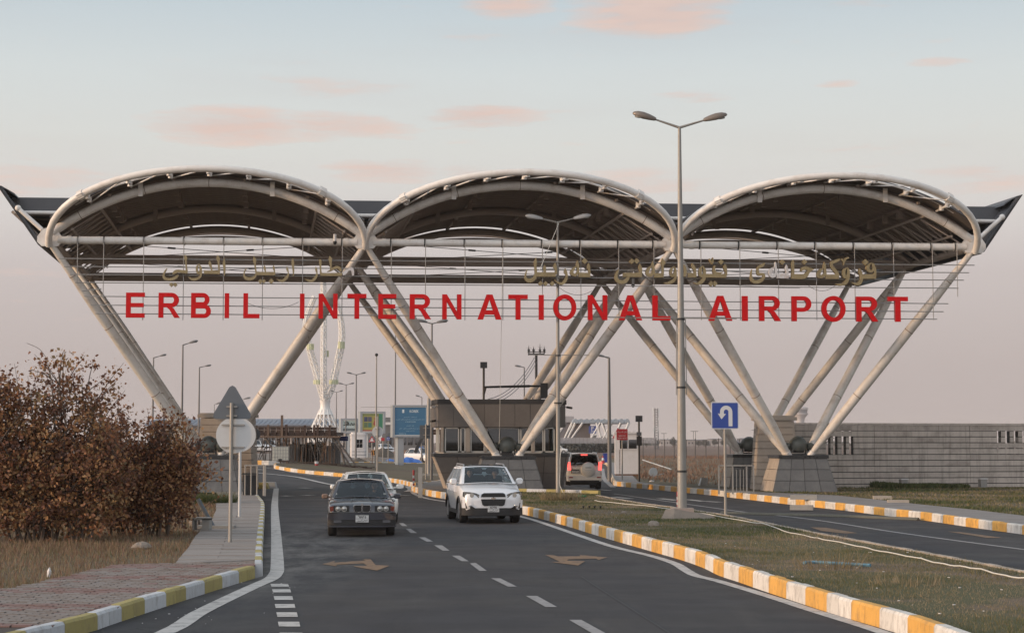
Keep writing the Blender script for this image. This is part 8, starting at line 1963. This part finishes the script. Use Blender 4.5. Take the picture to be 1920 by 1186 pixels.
# ------------------------------------------------------------------ small things on the ground
cab = smooth_path(GP([(1115, 939), (1135, 942), (1210, 949), (1270, 957), (1330, 966), (1400, 979), (1436, 984), (1470, 997), (1520, 1008), (1545, 1013), (1606, 1025), (1650, 1035), (1715, 1047), (1760, 1058), (1800, 1064), (1840, 1070), (1885, 1082), (1930, 1087)], .24), 4)
MB().tube([p+Vector((0, 0, .03+.008*math.sin(i*1.7))) for i, p in enumerate(cab)], .012, 6).build('white_hose', M_cable, None, True, label='thin white hose winding along the grass of the central reserve', cat='hose')
cab = smooth_path(GP([(1508, 1056), (1525, 1055), (1580, 1058), (1632, 1061)], .24), 4)
MB().tube([p+Vector((0, 0, .02)) for p in cab], .03, 6).build('blue_pipe', mat('faded_blue_pipe', (.10, .22, .30), .6), None, True, label='faded blue pipe lying in the grass of the central reserve', cat='pipe')
def rock(px, py, w_, h_, label, mt=None, z=.2, name='stone', cat='stone', seed=1):
    r_ = random.Random(seed); c = G(px, py, z); m = MB(); m.ell((0, 0, h_*.25), (w_/2, w_*.4, h_*.75), 9, 6); m.v = [tuple(q*r_.uniform(.85, 1.12) for q in v) for v in m.v]; o = m.build(name, mt or M_rock, None, smooth=False, label=label, cat=cat); o.location = (c.x, c.y, z)
rock(1226, 987, .34, .16, 'small stone left of the lamp footing', seed=2); rock(265, 1029, .42, .16, 'pale flat stone in the dry grass before the bushes', z=.14, seed=3); rock(1170, 962, .2, .08, 'small pale pebble in the reserve grass', seed=6)
rock(92, 1080, .08, .15, 'small white scrap standing in the dry grass', M_cabin, z=.14, name='white_scrap', cat='scrap', seed=4); rock(370, 985, .5, .2, 'rubble at the pavement edge by the leaning pipe', z=.16, seed=9)
for (px, py, w_, dx, lab, m_) in ((1503, 938, 1.0, 0, 'grey concrete block lying on top of the broken kerb', M_conc), (1503, 946.5, .8, .0, 'grey concrete block replacing a kerb stone', M_conc), (1684, 942, .75, 0, 'pale paving block lying on the verge', M_kbare), (1654, 934, .7, 0, 'flat paving block half sunk in the verge', M_kbare)):
    c = G(px, py, .2); o = empty('concrete_block', (c.x, c.y-(.0 if py != 938 else .55), .25 if py == 938 else (.12 if py < 945 else .02)), R(-14 if py > 930 and px < 1600 else -4), lab, 'concrete block'); MB().box((0, 0, .1), (w_, .34, .17)).build('block', m_, o)
c = G(1320, 910, .15); o = empty('concrete_block', (c.x, c.y, .12), R(8), 'small standing concrete block in the field edge with a white side', 'concrete block'); MB().box((0, 0, .22), (.34, .24, .46), ry=.1).build('block', M_conc, o); MB().box((-.21, 0, .2), (.05, .2, .46), ry=.3).build('white_edge', M_white, o)
# fallen sign, debris on the right verge
c = G(1225, 895, .15); o = empty('fallen_sign', (c.x, c.y, .15), R(20), 'pale oval sign plate lying in the grass beyond the right road', 'fallen sign'); m = MB(); m.lathe((0, 0, .35), [(.3, -.015), (.3, .015)], 20, 'Y'); m.build('plate', M_signpale, o); MB().tube([(-.3, .1, .02), (.9, .3, .25)], .03, 8).build('post', M_galv, o)
P_ = [G(1205, 871, .15)+Vector((0, 0, .5)), G(1258, 882, .15)+Vector((0, 0, .12))]; MB().tube(P_, .05, 8).build('fallen_pipe', M_signpale, None, True, label='pale pipe lying slantwise in the field right of the kiosk', cat='pipe')
rock(1237, 878, .5, .35, 'pale rounded boulder in the field right of the kiosk', z=.1, seed=12); rock(1222, 903, .3, .1, 'white scrap on the right verge near the kerb', M_cabin, z=.15, name='white_scrap', cat='scrap', seed=14)
# leaning pipe in its concrete foot, left pavement
a, b = G(402, 990, .2), D(371, 935, G(402, 990, .2).y); o = empty('leaning_pipe', (a.x, a.y, .2), 0, 'stub of grey pipe leaning left out of a concrete foot on the footway', 'pipe'); MB().tube([(0, 0, 0), tuple(b-a)], .055, 12).build('pipe', M_signback, o); MB().box((.05, 0, .03), (.95, .5, .1)).build('foot', M_conc, o)
c = G(379, 994, .2); o = empty('concrete_box', (c.x, c.y, .17), 0, 'open square concrete box beside the leaning pipe', 'concrete block'); m = MB(); m.box((0, 0, .03), (.42, .42, .05)); m.box((0, 0, .33), (.42, .42, .06)); m.box((-.19, 0, .18), (.05, .42, .3)); m.box((.12, 0, .18), (.18, .42, .3)); m.build('shell', M_conc, o)
o = G(1092, 932.5, .24); r_ = empty('plastic_bottle', (o.x, o.y, .26), R(15), 'green plastic bottle lying in the grass by the island kerb', 'bottle'); MB().lathe((0, 0, .04), [(.045, -.16), (.05, -.1), (.05, .08), (.02, .14), (.02, .17)], 12, 'X').build('bottle_body', mat('green_plastic', (.02, .16, .06), .3), r_)
# scraps of litter: far too many and small to count
m = MB(); r_ = random.Random(9)
for i in range(170):
    px, py = r_.uniform(1000, 1900), r_.uniform(940, 1150); c = G(px, py, .24)
    if not in_poly(c.x, c.y, medpoly): continue
    s_ = r_.uniform(.008, .022); m.box((c.x, c.y, .245), (s_*1.6, s_, s_*.5), rz=r_.random()*3)
for i in range(40):
    px, py = r_.uniform(200, 560), r_.uniform(1085, 1180); c = G(px, py, .0); s_ = r_.uniform(.006, .018); m.box((c.x, c.y, .012), (s_*1.6, s_, s_*.4), rz=r_.random()*3)
m.build('litter', M_cabin, None, True, kind='stuff', label='tiny scraps of litter in grass and gutter')
# low stakes row on the island
for i, px in enumerate((1094, 1105, 1115, 1126)): c = G(px, 953, .22); o = empty('lamp_stub', (c.x, c.y, .2), 0, 'little dark stake in the grass of the row near the hose', 'stake', 'row of little dark stakes in the grass'); MB().lathe((0, 0, 0), [(.015, 0), (.015, .05), (.04, .1), (.03, .12)], 8).build('cap', M_black, o)
# kerb end blocks at the left pavement
for px, py, mt, lab in ((504, 911, M_kw_shade, 'white painted block at the end of the left kerb'), (489, 912, M_ky_shade, 'yellow painted block at the end of the left kerb')):
    c = G(px, py, .1); o = empty('painted_block', (c.x, c.y, 0), 0, lab, 'kerb block'); m = MB(); m.prism([(-.42, 0), (.42, 0), (.34, .32), (-.34, .32)], lambda x, z, t: Vector((x, t, z)), -.3, .3); m.build('block', mt, o)
# ------------------------------------------------------------------ haze over the plain
hz = bpy.data.materials.new('haze'); hz.use_nodes = True; nt = hz.node_tree; nt.nodes.clear(); v = nt.nodes.new('ShaderNodeVolumePrincipled'); o_ = nt.nodes.new('ShaderNodeOutputMaterial')
v.inputs['Color'].default_value = (.93, .88, .88, 1); v.inputs['Density'].default_value = .00018; nt.links.new(v.outputs[0], o_.inputs[1])
m = MB(); m.bbox((-7500, -80, -1.2), (7500, 9500, 45)); m.build('haze', hz, None, True, smooth=False, kind='stuff')
